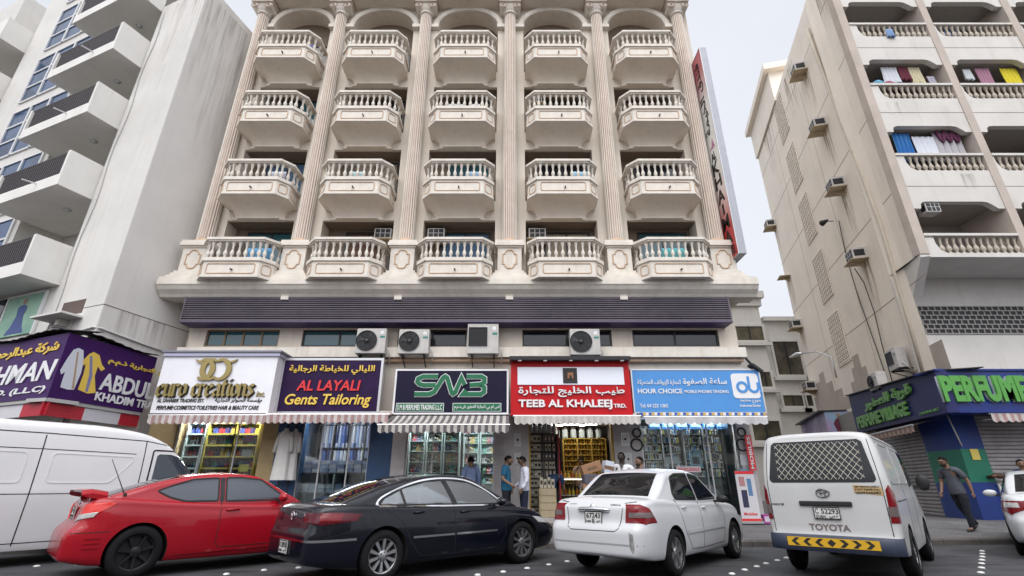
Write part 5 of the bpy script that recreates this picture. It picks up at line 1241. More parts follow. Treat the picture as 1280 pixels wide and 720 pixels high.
for p, j, i in sh.slots(13):
    put('perfume_bottle', p, [(.5, .3, .03), (.55, .42, .1), (.4, .2, .02)][(i+j) % 3], .06, .18, 'amber bottle on the gold shelf at the back of the open shop', 'bottle', 'amber bottles on the gold shelf')
sh = Shelf('dark shelf of assorted boxes deep inside the open perfume shop', x0+.55, x0+1.22, HY+2.6, FZ, 2.9, 9, shelf_dark, .25, mat('shelf_back_brown', (.08, .07, .06), .6))
for p, j, i in sh.slots(6):
    if j > 3: put('perfume_box', p, [(.3, .04, .05), (.05, .05, .06), (.3, .28, .26), (.1, .06, .12)][(i*3+j) % 4], .08, .18, 'assorted box on the deep dark shelf of the open perfume shop', 'perfume box', 'assorted boxes deep in the open shop')
for i in range(6): put('jar', Vector((x0+1.05+.29*i, HY+2.35, FZ+2.36)), (.35, .4, .42), .2, .34, 'large pale jar on top of the gold shelf in the open shop', 'jar', 'large jars on the gold shelf')
for i in range(6): put('jar', Vector((x0+.1+.15*i, HY+.9, FZ+2.38)), (.4, .43, .45) , .13, .3, 'pale jar on top of the dark left shelf in the open shop', 'jar', 'jars on the dark shelf')
q = MB(); q.box(x0+.93, x0+.97, HY+.6, HY+.64, FZ, 3.0); tag(q.build('sign_post', mat('post_red', (.4, .02, .04), .4)), 'thin red upright post inside the open perfume shop', 'post')
ct = thing('glass_counter', 'lit glass counter of amber bottles in the open perfume shop', 'counter', (x0+.95, HY+.7, FZ)); L = 1.7
q = MB(); q.box(0, L, 0, .5, 0, .25); q.box(0, L, .02, .5, .55, .57); q.box(0, L, 0, .5, 1.03, 1.06); q.build('shelf_board', shelf_white, ct)
q = MB(); q.box(0, L, -.01, -.002, .25, 1.03); q.build('front_glass', panem, ct); q = MB(); q.box(.02, L-.02, .03, .06, 1.0, 1.025); q.build('counter_light', mat('counter_glow', (1, .85, .6), emit=2.5), ct)
for j, zz in enumerate((.25, .57, 1.06)):
    for i in range(14): put('perfume_bottle', Vector((x0+1.02+L*i/14.5, HY+.9, FZ+zz)), [(.6, .34, .03), (.65, .45, .06), (.5, .12, .02)][(i+j) % 3], .085, .20, 'amber bottle on or inside the lit counter of the open shop', 'bottle', 'amber bottles at the lit counter')
cr = thing('wooden_crate', 'stack of pale wooden drawers at the entrance of the open shop', 'drawer stack', (x0+.52, HY+.12, FZ-.02))
q = MB(); q.box(-.25, .25, -.2, .2, 0, .78); q.build('cabinet', mat('wood_pale', (.45, .36, .22), .6, var=.3, vscale=6), cr, bevel=.01)
for k in range(4):
    q = MB(); q.box(-.22, .22, -.212, -.201, .03+.19*k, .19+.19*k); dr_ = q.build('drawer', mat('wood_light', (.5, .41, .27), .6, var=.2), cr); q = MB(); q.box(-.03, .03, -.23, -.213, .10+.19*k, .12+.19*k); q.build('handle', M_dk, dr_)
for i in range(4): put('perfume_box', Vector((x0+.36+.11*i, HY+.1, FZ+.765)), (.55, .5, .38), .09, .3-.05*(i % 2), 'slim pale box standing on the wooden drawers by the open shop', 'perfume box', 'slim boxes on the wooden drawers')
# 5 phone shop
a, b = room('hour', mat('shop_wall_teal', (.16, .24, .25), .6)); x0, x1 = SHOPS['hour']
light((a+b)/2, HY+.22, 3.14, 2.3, .10, 'ceiling tube in the phone shop', bright)
cols_h = [(.03, .03, .04), (.5, .52, .55), (.05, .2, .45), (.35, .33, .3), (.02, .02, .02), (.15, .3, .35), (.5, .45, .05), (.04, .05, .12)]
for u in range(4):
    w0 = (x1-x0-.35)/4; sh = Shelf(('first', 'second', 'third', 'fourth')[u]+' wire rack from the left in the phone shop window', x0+.1+w0*u, x0+.08+w0*(u+1), HY+.35+.12*(u % 2), FZ+.6, 2.95, 8, shelf_dark if u % 2 else M_alu, .12, mat('rack_back', (.06, .085, .09), .6), board=.012)
    for p, j, i in sh.slots(6 if u < 3 else 5, .02):
        if j < 2: continue
        put('phone_case_pack', p, cols_h[(u*3+j*5+i) % 8], random.choice((.07, .09)), random.choice((.17, .2, .24)), 'hanging phone accessory pack on the wire racks of the phone shop', 'accessory pack', 'packs on the phone shop racks')
for i in range(6):
    q = MB(); q.box(-.17, .17, -.05, .05, 0, .3); q.box(-.15, .15, -.056, -.051, .06, .2, 1); o = q.build('blue_bag', [mat('bag_blue', (.04, .16, .42), .5), mat('bag_pale', (.2, .35, .55), .5)], bevel=.015); o.location = (x0+.5+.42*i, HY+.3, 2.86); tag(o, 'blue bag hung in a row at the top of the phone shop window', 'bag', 'blue bags atop the phone shop window')
for i, (dx, z, w, h, c) in enumerate(((.9, 1.55, .42, .5, (.5, .55, .58)), (1.35, 1.2, .5, .42, (.42, .45, .48)), (1.6, 1.75, .35, .5, (.3, .45, .55)), (.45, 1.25, .35, .3, (.35, .37, .42)))):
    q = MB(); q.box(-w/2, w/2, -.01, .01, 0, h); q.box(-w*.3, w*.3, -.012, -.0105, h*.2, h*.6, 1); o = q.build('poster', [mat('poster_%d' % i, c, .5), mat('poster_dark', (.05, .06, .08), .4)]); o.location = (x0+dx, HY+.16, z); tag(o, ['grey poster of a phone high in the phone shop window', 'wide pale poster low in the phone shop window', 'pale blue poster right of centre in the phone shop window', 'small grey poster at the left of the phone shop window'][i], 'poster')
q = MB(); q.box(-.36, .36, -.008, .008, 0, .16); o = q.build('notice', mat('notice_pale', (.6, .5, .52), .5)); o.location = (x0+1.32, HY+.08, 1.62); tag(o, 'white notice with red capitals on the phone shop window', 'notice'); lettering('WHOLESALE', o, (x0+1.0, HY+.0715, 1.66), (1, 0, 0), (0, 0, 1), .64, .08, M_red, .004, .02); 
ch = thing('plastic_chair', 'pale plastic chair behind the phone shop glass', 'chair', (x1-1.05, HY+.75, FZ))
q = MB(); q.box(-.22, .22, -.2, .2, .42, .45); q.build('seat', shelf_white, ch, bevel=.01); q = MB()
rows = [[(.23*sin(a), .05+.17*cos(a), z) for a in [R(-100+200*i/10) for i in range(11)]] for z in (.45, .6, .78, .84)]; q.grid(rows); q.build('backrest', shelf_white, ch, smooth=True)
for sx in (-1, 1):
    for sy in (-1, 1): q = MB(); q.bar((sx*.2, sy*.18, .42), (sx*.23, sy*.21, 0), .035); q.build('leg', shelf_white, ch)
# things on the piers: framed plates, round decorations, stickers, a roll-up banner
for (x, yt, yb, w, lab) in ((647, 542, 558, 8, 'square metal plate high on the grey pier beside the open shop'), (647, 566, 580, 8, 'square metal plate low on the grey pier beside the open shop'), (782, 541, 557, 10, 'small framed picture high on the pier between the open shop and the phone shop'), (786, 566, 582, 9, 'small framed picture low on the pier right of the open shop')):
    q = MB(); X0, X1, Z0, Z1 = Xat(x-w/2, yb, HY), Xat(x+w/2, yb, HY), Zat(yb, HY), Zat(yt, HY); q.frame((X0, HY, Z0), (1, 0, 0), (0, 0, 1), X1-X0, Z1-Z0, .025, (0, -.03, 0)); q.box(X0+.025, X1-.025, HY-.015, HY, Z0+.025, Z1-.025, 1); q.lathe([(.035, -.02), (0, -.02)], ((X0+X1)/2, HY-.002, (Z0+Z1)/2), 12, 2, axis='y'); tag(q.build('wall_plate', [M_alu, mat('plate_pale', (.5, .5, .5), .5), M_dk]), lab, 'plate')
for (x, y, r, lab) in ((796, 541, 5, 'small dark ring on the pier left of the phone shop'), (796, 556, 7, 'large dark ring on the pier left of the phone shop'), (927, 540, 5, 'small dark ring on the pier right of the phone shop'), (928, 556, 7, 'large dark ring on the pier right of the phone shop')):
    c = P(x, y, HY-.02); rr = r*.0238; q = MB(); q.tube([c+Vector((rr*cos(2*pi*j/20), 0, rr*sin(2*pi*j/20))) for j in range(20)], .025, 6, closed=True); tag(q.build('wall_ring', M_dk, smooth=True), lab, 'ring')
q = MB(); bx0, bx1, bz0, bz1 = Xat(927, 645, 14.9), Xat(951, 645, 14.9), .32, 1.45
bn = thing('standing_banner', 'white standing phone banner with a red edge on the pavement by the van', 'banner', (bx0, 14.9, .29)); w_ = bx1-bx0
q.box(0, w_, 0, .02, .06, 1.35); q.build('banner_sheet', mat('banner_white', (.55, .53, .55), .5), bn); q = MB(); q.box(-.03, w_+.03, -.08, .1, 0, .06); q.build('banner_foot', M_alu, bn)
for za_, zb_ in ((.06, .12), (1.27, 1.35)):
    q = MB(); q.box(0, w_, -.004, -.001, za_, zb_); q.build('banner_band', M_red, bn)
q = MB(); q.box(.1, .26, -.004, -.001, .4, .85, 0); q.box(.3, .42, -.004, -.001, .7, 1.15, 1); q.box(.08, .24, -.004, -.001, .95, 1.2, 2); q.build('banner_print', [mat('print_night', (.04, .04, .08), .3), mat('print_sky', (.1, .2, .35), .4), mat('print_rose', (.4, .2, .2), .4)], bn)
lettering('Mobiles', bn, (.08, -.001, .2), (1, 0, 0), (0, 0, 1), w_-.16, .08, M_red, .003, .02)
q = MB(); q.box(0, .2, 0, .25, 0, .22); q.box(.02, .18, -.005, -.001, .04, .18, 1); o = q.build('carton', [mat('carton_magenta', (.35, .04, .25), .5), mat('carton_pale', (.5, .45, .5), .5)]); o.location = (bx1+.05, 14.85, .29); tag(o, 'small magenta carton at the foot of the standing banner', 'carton')
q = MB(); z0 = Zat(625, HY-.1)
q.box(Xat(936, 580, 15.2), Xat(944, 580, 15.2), 15.17, 15.2, Zat(588, 15.2), Zat(544, 15.2)); q.build('door_strip', M_red).name; o = COL.objects[-1] if False else bpy.data.objects['door_strip']; tag(o, 'narrow red vertical banner on the last pier right of the phone shop', 'banner')
lettering('MOBILES', o, (Xat(940, 580, 15.2)+.05, 15.165, Zat(586, 15.2)), (0, 0, 1), (-1, 0, 0), .9, .1, M_letw, .004, .02)
for i, (x, y, w, h, c) in enumerate(((930, 575, .22, .3, 0), (931, 592, .24, .26, 1), (930, 606, .2, .24, 2))):
    q = MB(); p = P(x, y, HY); q.box(p.x-w/2, p.x+w/2, HY-.008, HY, p.z-h/2, p.z+h/2); tag(q.build('sticker', [mat('sticker_pale', (.5, .52, .55), .5), mat('sticker_blue', (.15, .3, .42), .5), mat('sticker_dark', (.08, .08, .1), .5)][c]), ['pale paper sticker at the top of the pier right of the phone shop', 'light blue sticker in the middle of the pier right of the phone shop', 'dark sticker at the bottom of the pier right of the phone shop'][i], 'sticker')
# white robe on a stand by the blue pier
rb2 = thing('robe_stand', 'long white robe hung on a stand before the blue pier of the tailoring shop', 'robe', (Xat(352, 575, 14.95), 14.95, 1.2))
def robe(name, col, dx, dy, par, sc=1):
    q = MB(); rows = []
    for z, w, d in ((0.2, .34, .17), (.5, .31, .15), (.9, .26, .13), (1.2, .24, .12), (1.42, .24, .11), (1.52, .20, .10), (1.56, .09, .07), (1.62, .075, .06)):
        rows.append([(dx+(w*(1+.05*sin(7*a)*(1.6-z)))*cos(a)*sc, dy+d*(1+.12*sin(9*a+2)*(1.6-z))*sin(a), z) for a in [2*pi*j/28 for j in range(28)]])
    q.M = Matrix.Diagonal((.74, .8, 1, 1)); q.grid(rows, close=True)
    for s in (-1, 1): q.tube([(dx+s*.2*sc, dy, 1.49), (dx+s*.29*sc, dy-.01, 1.25), (dx+s*.33*sc, dy-.02, .95)], [.075, .07, .08], 10)
    return q.build(name, mat('robe_'+name, col, .9, var=.1), par, smooth=True)
robe('robe', (.62, .61, .58), 0, 0, rb2); q = MB(); q.tube([(0, .05, -.9), (0, .05, 1.75)], .02, 8); q.box(-.2, .2, -.15, .25, -.92, -.89); q.build('stand', M_dk, rb2)
rb3 = thing('robe_stand', 'pinkish robe on a stand between the white robe and the shop glass', 'robe', (Xat(364, 575, 15.1), 15.1, 1.2)); robe('robe', (.42, .36, .36), 0, 0, rb3, .8); q = MB(); q.tube([(0, .05, -.9), (0, .05, 1.75)], .02, 8); q.box(-.2, .2, -.1, .15, -.92, -.89); q.build('stand', M_dk, rb3)
# window air conditioners and washing in the hotel recesses
for bi, k, lab in ((2, 0, 'dark window air conditioner in the lowest recess of the middle bay'), (3, 0, 'dark window air conditioner in the lowest recess of the fourth bay'), (3, 2, 'dark window air conditioner in the third-row recess of the fourth bay'), (1, 0, 'white window air conditioner in the lowest recess of the second bay')):
    s = 1 if bi == 1 else -1
    window_ac(lab, (BX[bi]+s*.85, BACK-.05, RAIL[k]+.66), (0, -1, 0), (1, 0, 0), .62, .42, .42, True)
def hung_cloth(label, o, u, w, h, col, n=9, cat='washing', col2=None, fold=.05, group=None, stripes=0):
    u = Vector(u); nn = u.cross(ZV); q = MB(); rows = []
    ph = random.uniform(0, 6); cnt = 16
    for j in range(7):
        f = j/6; rows.append([Vector(o)+u*(w*(i/cnt-.5)*(1+.06*sin(ph+f*3)))+nn*(fold*sin(ph+i*6.3*n/9/4)*(.3+f))-ZV*(h*f*(1+.05*sin(ph+i*.7))) for i in range(cnt+1)])
    q.grid(rows)
    if stripes or col2:
        for fi in range(len(q.f)): q.m[fi] = 1 if (fi % cnt) % 4 < 1 else 0
    b_ = q.build('hung_cloth', [mat('cloth_%.2f_%.2f_%.2f' % col, col, .9), mat('cloth_%.2f_%.2f_%.2f' % (col2 or col), col2 or col, .9)], smooth=True)
    sm_ = b_.modifiers.new('thick', 'SOLIDIFY'); sm_.thickness = .012; tag(b_, label, cat, group); return b_
for bi, k, dx, w, h, col, lab in ((0, 0, .55, .9, .8, (.12, .3, .5), 'blue cloth behind the lowest left hotel balusters'), (0, 1, .6, .5, .6, (.5, .5, .6), 'pale cloth behind the second-row hotel balusters, left bay'), (0, 3, .75, .4, .5, (.12, .16, .4), 'blue cloth behind the top left hotel balusters'), (1, 1, -.1, .5, .6, (.45, .6, .65), 'pale blue cloth behind second-row balusters of the second hotel bay'), (2, 2, .45, .4, .6, (.65, .65, .66), 'white cloth behind third-row balusters of the middle hotel bay'), (2, 2, -.3, .7, .6, (.55, .56, .58), 'wide pale cloth behind third-row balusters of the middle hotel bay'), (3, 3, .1, .7, .5, (.6, .62, .68), 'white cloth behind the top balusters of the fourth hotel bay'), (2, 1, .5, .6, .6, (.3, .45, .6), 'blue cloth behind second-row balusters of the middle hotel bay'), (3, 1, .7, .6, .6, (.35, .55, .7), 'light blue cloth behind second-row balusters of the fourth hotel bay'), (4, 0, .1, .8, .8, (.12, .38, .4), 'teal cloth behind the lowest balusters of the last hotel bay')):
    hung_cloth(lab, (BX[bi]+dx, HY-.55, RAIL[k]-.12), (1, 0, 0), w, h, col)
for s, z, w, h, col, c2, lab in ((1.75, 18.12, .72, .98, (.60, .62, .66), None, 'white towel hung at the left in the third right-block balcony row'), (2.35, 18.12, .45, .75, (.14, .03, .05), None, 'maroon cloth hung between the white and the cream towels'), (2.85, 18.12, .55, 1.0, (.55, .50, .34), None, 'cream towel hung beside the maroon cloth'), (3.4, 17.6, .3, .6, (.4, .38, .45), None, 'lilac cloth hung at the end of the balcony beside the cream towel'), (5.1, 18.0, .35, .6, (.55, .58, .6), None, 'small white cloth hung in the second bay of the right block'), (5.75, 18.05, .6, 1.0, (.35, .18, .25), None, 'dusty pink cloth hung in the second bay of the right block'), (6.9, 18.05, .7, .95, (.62, .52, .03), None, 'bright yellow cloth hung in the second bay of the right block'), (1.2, 14.55, .72, 1.35, (.02, .12, .36), (.10, .30, .5), 'blue striped curtain at the left of the draped balcony'), (2.05, 14.4, .85, 1.2, (.60, .62, .68), None, 'plain white sheet between the blue and the flowered curtain'), (3.05, 14.6, 1.15, 1.5, (.40, .38, .40), (.28, .25, .29), 'grey flowered curtain beneath purple swags'), (6.9, 13.5, .8, .5, (.06, .15, .45), None, 'blue cloth heaped on the rail of the second bay'), (6.2, 13.55, .5, .4, (.5, .55, .6), None, 'pale cloth heaped on the rail of the second bay')):
    hung_cloth(lab, RFf(s, -.35, z), (1, 0, 0), w, h, col, col2=c2)
sw = MB()
for i in range(3):
    cx = 2.78+.3*i
    for k in range(3): sw.tube([RFf(cx-.15+.3*t_, -.28, 14.62-(.25+.1*k)*sin(pi*t_)**.8-.03*k) for t_ in [j/10 for j in range(11)]], .05, 6)
tag(sw.build('curtain_swag', mat('swag_purple', (.10, .02, .06), .8), smooth=True), 'purple draped swags over the flowered curtain', 'curtain swag')
for s, z, col, lab in ((2.0, 19.9, (.2, .3, .5), 'blue cloth hung over the top parapet of the right block'), (4.9, 20.2, (.12, .3, .6), 'blue cloth behind the top balusters, second bay'), (5.3, 20.2, (.55, .56, .6), 'white cloth behind the top balusters, second bay')): hung_cloth(lab, RFf(s, .07 if s < 3 else -.25, z), (1, 0, 0), .3, .45, col)
for i, (s, z, c) in enumerate(((1.0, 17.1, (.15, .35, .5)), (1.45, 17.05, (.3, .06, .12)), (1.9, 17.0, (.05, .06, .12)))):
    q = MB(); q.lathe([(0, -.2), (.2, -.15), (.26, .0), (.16, .16), (0, .2)], n=12); o = q.build('cloth_bundle', mat('bundle_%d' % i, c, .9, var=.4, vscale=8), smooth=True, fix=True); o.location = RFf(s, -.35, z); tag(o, ['patterned blue bundle on the balcony rail left of the white towel', 'dark red bundle on the balcony rail left of the white towel', 'black bundle on the balcony rail beside the white towel'][i], 'bundle')
# ------------------------------------------------------------ vehicles
def paint(name, c, rough=.28, metal=0, var=0): return mat(name, c, rough, metal, coat=.5, spec=.25, var=var, vscale=1.3)
tyrem = mat('tyre_rubber', (.010, .010, .011), .85, spec=.25, var=.3, vscale=14); rimsil = mat('rim_silver', (.45, .45, .46), .3, metal=.85); rimblk = mat('rim_black', (.018, .018, .02), .35, metal=.4)
carglass = mat('car_glass', (.007, .008, .010), .03, spec=.45); seam = mat('seam_dark', (.01, .01, .011), .7); chrome = mat('chrome', (.75, .75, .77), .12, metal=1); plas = mat('plastic_black', (.014, .014, .016), .55)
lampred = mat('lamp_red', (.16, .003, .007), .15, spec=.5); lampdk = mat('lamp_wine', (.08, .002, .009), .12); lampclr = mat('lamp_clear', (.45, .43, .42), .12, coat=1); platem = mat('plate_white', (.62, .62, .60), .5)
wellm = mat('wheel_well', (.012, .012, .012), .9)
def catm(pts, n):
    """resample an open polyline smoothly"""
    P_ = [Vector(p) for p in pts]; out = []
    for i in range(len(P_)-1):
        a, b, c, d = P_[max(i-1, 0)], P_[i], P_[i+1], P_[min(i+2, len(P_)-1)]
        for k in range(n):
            t = k/n; out.append(.5*((2*b)+(c-a)*t+(2*a-5*b+4*c-d)*t*t+(3*b-a-3*c+d)*t**3))
    out.append(P_[-1]); return out
class Car:
    def __init__(s, name, label, cat, loc, rz, body_m, sz=1.0):
        s.t = thing(name, label, cat, (loc[0], loc[1], 0), rz); s.m = body_m; s.t.scale = (1, 1, sz); s.bv = []; s.bf = []
    def add_bvh(s, mb):
        o = len(s.bv); s.bv += [tuple(v) for v in mb.v]; s.bf += [tuple(o+i for i in f) for f in mb.f]
        s.bvh = BVHTree.FromPolygons(s.bv, s.bf)
    def hit(s, p, d):
        d = Vector(d).normalized(); h = s.bvh.ray_cast(Vector(p)-d*6, d)
        if h[0] is None:
            n = s.bvh.find_nearest(Vector(p)); return n[0], -d
        nn = h[1] if h[1].dot(d) < 0 else -h[1]
        return h[0], nn
    def lower(s, x0, x1, T, B, W, crown, shift_r=None, shift_f=None, Rr=.5, Rf=.7, kr=.2, kf=.3, sect=None, tuck=.93, shoulder=.955, arches=(), ar=.37, cut=True):
        T, B, crown = interp(T), interp(B), interp(crown)
        xs = [x0+o for o in (0, .012, .035, .075, .13, .2, .3, .42)]+[x0+.42+(x1-x0-.9)*i/30 for i in range(1, 30)]+[x1-o for o in (.48, .36, .25, .16, .09, .04, .014, 0)]
        q = MB(); rows = []
        for x in xs:
            dr, df = x-x0, x1-x; w = W
            if dr < Rr: w *= 1-kr*(1-math.sqrt(max(0, 1-(1-dr/Rr)**2)))
            if df < Rf: w *= 1-kf*(1-math.sqrt(max(0, 1-(1-df/Rf)**2)))
            t, b, c = T(x), B(x), crown(x); e = min(dr, df); rr = .05
            k = 0 if e > rr else (1-math.sqrt(max(0, 1-(1-e/rr)**2)))*rr
            t -= k*.7; b += k*.7; w -= k*.6; h = t-b
            if sect: half = sect(w, b, t, c, x)
            else:
                half = [(0, b), (.6*w, b), (.88*w, b+.005), (tuck*w+.01, b+.04), (.975*w, b+.14*h+.02), (.995*w, b+.36*h), (w, b+.56*h), (.99*w, b+.76*h), (.965*w, t-.10), (shoulder*w, t-.045), ((shoulder-.035)*w, t-.01), ((shoulder-.10)*w, t+.004), (.6*w, t+c*.7), (.3*w, t+c*.95), (0, t+c)]
            half = catm([(p[0], p[1], 0) for p in half], 3)
            ring = [(p.x, p.y) for p in half]; ring += [(-a, z) for a, z in ring[-2:0:-1]]
            r = []
            for y, z in ring:
                xx = x
                if shift_r and dr < .6: xx += interp(shift_r)(z)*(1-dr/.6)
                if shift_f and df < .8: xx -= interp(shift_f)(z)*(1-df/.8)
                r.append((xx, -y, z))
            rows.append(r)
        n = len(rows[0]); q.grid(rows, close=True); b0 = len(q.v)-n*len(rows)
        for r, fl in ((rows[0], 1), (rows[-1], 0)):          # end caps as strips across the car
            hN = n//2; idx = 0 if fl else (len(rows)-1)*n
            for j in range(hN):
                a, b_, c_, d_ = idx+j, idx+j+1, idx+(n-j-1) % n, idx+(n-j) % n
                f = [a, b_, c_, d_] if j not in (0,) else [a, b_, c_]
                if j == 0: f = [idx, idx+1, idx+n-1]
                elif j == hN-1: f = [a, b_, d_] if (n-j-1) % n == j+1 else f
                f = list(dict.fromkeys(f)); q.f.append(tuple(f) if not fl else tuple(f[::-1])); q.m.append(0)
        s.add_bvh(q); me = q.mesh('body', [s.m, wellm], smooth=True, fix=True)
        if cut and arches:
            o = bpy.data.objects.new('cut', me); COL.objects.link(o)
            cs_ = MB()
            for ax in arches: cs_.lathe([(0, -W-.3), (ar, -W-.3), (ar, -W+.30), (0, -W+.30)], (ax[0], 0, ax[1]), 40, 1, axis='y'); cs_.lathe([(0, W-.30), (ar, W-.30), (ar, W+.3), (0, W+.3)], (ax[0], 0, ax[1]), 40, 1, axis='y')
            cm = cs_.mesh('cut', [s.m, wellm], fix=True); c_ = bpy.data.objects.new('cutter', cm); COL.objects.link(c_)
            md = o.modifiers.new('b', 'BOOLEAN'); md.operation = 'DIFFERENCE'; md.object = c_; md.solver = 'EXACT'
            for solver, dx in (('EXACT', 0), ('EXACT', .0037), ('FAST', 0), ('FAST', .0041)):
                md.solver = solver; c_.location.x = dx; c_.location.z = dx*.7
                dg = bpy.context.evaluated_depsgraph_get(); dg.update(); me = bpy.data.meshes.new_from_object(o.evaluated_get(dg))
                if me.vertices and max(abs(v.co.y) for v in me.vertices) < W+.03 and len(me.vertices) > 500: break
                print('boolean retry', s.t.name, solver, dx)
            bpy.data.objects.remove(o); bpy.data.objects.remove(c_)
        s.low = me
    def cabin(s, Z, zb, Wb, Wr, zr, crown=.03, rc=.10, openings=()):
        """Z: roof-line keys from rear glass base to windscreen base; Wb: keys of half width at the belt"""
        f, wb = interp(Z), interp(Wb); q = MB(); rows = []; x0, x1 = Z[0][0], Z[-1][0]
        N = 36
        for i in range(N+1):
            x = x0+(x1-x0)*i/N; zt = f(x); h = zt-zb; W0 = wb(x); dW = W0-Wr
            def side(z): return W0-dW*max(0, (z-zb)/(zr-zb))**1.2
            r_ = min(rc, max(.01, h*.6)); half = []
            for k in range(9): z = zb-.12+(h+.12-r_)*k/8; half.append((side(max(z, zb-.12)) if z > zb else W0+(zb-z)*.05, z))
            ys = side(zt-r_)
            for k in range(1, 7): a = pi/2*k/6; half.append((ys-r_*1.15*(1-cos(a)), zt-r_+r_*sin(a)))
            ye = half[-1][0]
            for k in range(1, 7): u = 1-k/6; half.append((ye*u, zt+crown*(1-u*u)))
            ring = half+[(-a, z) for a, z in half[-2::-1]]
            rows.append([(x, -y, z) for y, z in ring])
        q.grid(rows, close=False); n = len(rows[0])
        q.add(rows[0], [tuple(range(n))[::-1]]); q.add(rows[-1], [tuple(range(n))])
        s.add_bvh(q); s.cab = q.mesh('cabin', [s.m], smooth=True, fix=True)
        if openings:
            def obj_(mb_or_me):
                o = bpy.data.objects.new('cut', mb_or_me); COL.objects.link(o); return o
            inner = MB(); inner.grid([[(p[0], p[1]*.935, zb-.2+(p[2]-zb+.2)*.955) for p in r] for r in rows]); inner.add([(p[0], p[1]*.935, zb-.2+(p[2]-zb+.2)*.955) for p in rows[0]], [tuple(range(n))[::-1]]); inner.add([(p[0], p[1]*.935, zb-.2+(p[2]-zb+.2)*.955) for p in rows[-1]], [tuple(range(n))])
            pr_ = MB()
            for poly in openings: pr_.prism(poly, (0, -1.2, 0), (1, 0, 0), (0, 0, 1), (0, 2.4, 0))
            a = obj_(s.cab); done = True
            for mm_ in (inner.mesh('c', [s.m], fix=True), pr_.mesh('c', [s.m], fix=True)):
                b = obj_(mm_); md = a.modifiers.new('b', 'BOOLEAN'); md.operation = 'DIFFERENCE'; md.object = b; md.solver = 'EXACT'
                dg = bpy.context.evaluated_depsgraph_get(); dg.update(); r_me = bpy.data.meshes.new_from_object(a.evaluated_get(dg)); a.modifiers.clear(); bpy.data.objects.remove(b)
                ok = len(r_me.vertices) > 300 and max(abs(v.co.y) for v in r_me.vertices) < 1.1
                if ok: a.data = r_me
                else: print('cabin boolean failed', len(r_me.vertices)); done = False; break
            if done: s.cab = a.data
            bpy.data.objects.remove(a)
    def finish(s, extra=None):
        bm = bmesh.new(); bm.from_mesh(s.low)
        if hasattr(s, 'cab'): bm.from_mesh(s.cab)
        me = bpy.data.meshes.new('body'); bm.to_mesh(me); bm.free()
        for m_ in (s.m, wellm): me.materials.append(m_)
        me.polygons.foreach_set('use_smooth', [True]*len(me.polygons)); me.set_sharp_from_angle(angle=R(38))
        o = bpy.data.objects.new('body', me); COL.objects.link(o); o.parent = s.t; s.body = o; return o
    def patch(s, pts, d, name, m_, off=.004, th=.02, rows=14, cols=14, parent=None):
        d = Vector(d).normalized(); u = d.cross(ZV)
        u = u.normalized() if u.length > .2 else Vector((0, 1, 0)); v = u.cross(d).normalized()
        P2 = [(Vector(p).dot(u), Vector(p).dot(v)) for p in pts]; dc = sum((Vector(p).dot(d) for p in pts))/len(pts)
        v0, v1 = min(p[1] for p in P2), max(p[1] for p in P2); G = []
        for i in range(rows+1):
            vv = v0+(v1-v0)*(.001+.998*i/rows); xs = []
            for k in range(len(P2)):
                a, b = P2[k], P2[(k+1) % len(P2)]
                if (a[1] <= vv) != (b[1] <= vv): xs.append(a[0]+(b[0]-a[0])*(vv-a[1])/(b[1]-a[1]))
            if len(xs) < 2: continue
            xa, xb = min(xs), max(xs); r = []
            for j in range(cols+1):
                h, nn = s.hit(u*(xa+(xb-xa)*j/cols)+v*vv+d*dc, d); r.append((h, nn))
            G.append(r)
        q = MB(); top = [[h+n*off for h, n in r] for r in G]; bot = [[h+n*off+d*th for h, n in r] for r in G]
        q.grid(top); q.grid(bot, flip=True)
        for A, B_ in ((top[0], bot[0]), (bot[-1], top[-1])): q.grid([B_, A])
        q.grid([[r[0] for r in top], [r[0] for r in bot]]); q.grid([[r[-1] for r in bot], [r[-1] for r in top]])
        return q.build(name, m_, parent or s.t, smooth=True, fix=True, sharp=50)
    def strip(s, pts, d, w, name, m_, off=.003, step=.06, parent=None, closed=False, mb=None, th=.006):
        d = Vector(d).normalized(); P_ = [Vector(p) for p in pts]
        if closed: P_.append(P_[0])
        S = []
        for i in range(len(P_)-1):
            L = (P_[i+1]-P_[i]).length; n = max(1, int(L/step))
            S += [P_[i].lerp(P_[i+1], k/n) for k in range(n)]
        S.append(P_[-1]); A = []; B_ = []
        for i, p in enumerate(S):
            t = (S[min(i+1, len(S)-1)]-S[max(i-1, 0)]); t -= d*t.dot(d); t = t.normalized(); sd = t.cross(d).normalized()
            for lst, sg in ((A, 1), (B_, -1)): h, n = s.hit(p+sd*w/2*sg, d); lst.append(h+n*off)
        q = mb or MB(); lo = [[p+d*th for p in r] for r in (A, B_)]
        q.grid([A, B_]); q.grid([B_, A], flip=False); q.f[-(len(A)-1):] = []; q.m[-(len(A)-1):] = []
        q.v = q.v[:-2*len(A)]
        q.grid([lo[0], A]); q.grid([B_, lo[1]])
        if mb: return
        return q.build(name, m_, parent or s.t, smooth=False, fix=False)
    def seams(s, lines, d=(0, 1, 0), w=.012, name='panel_gap', m_=None):
        q = MB()
        for l in lines: s.strip(l, d, w, name, seam, .002, mb=q)
        return q.build(name, m_ or seam, s.t)
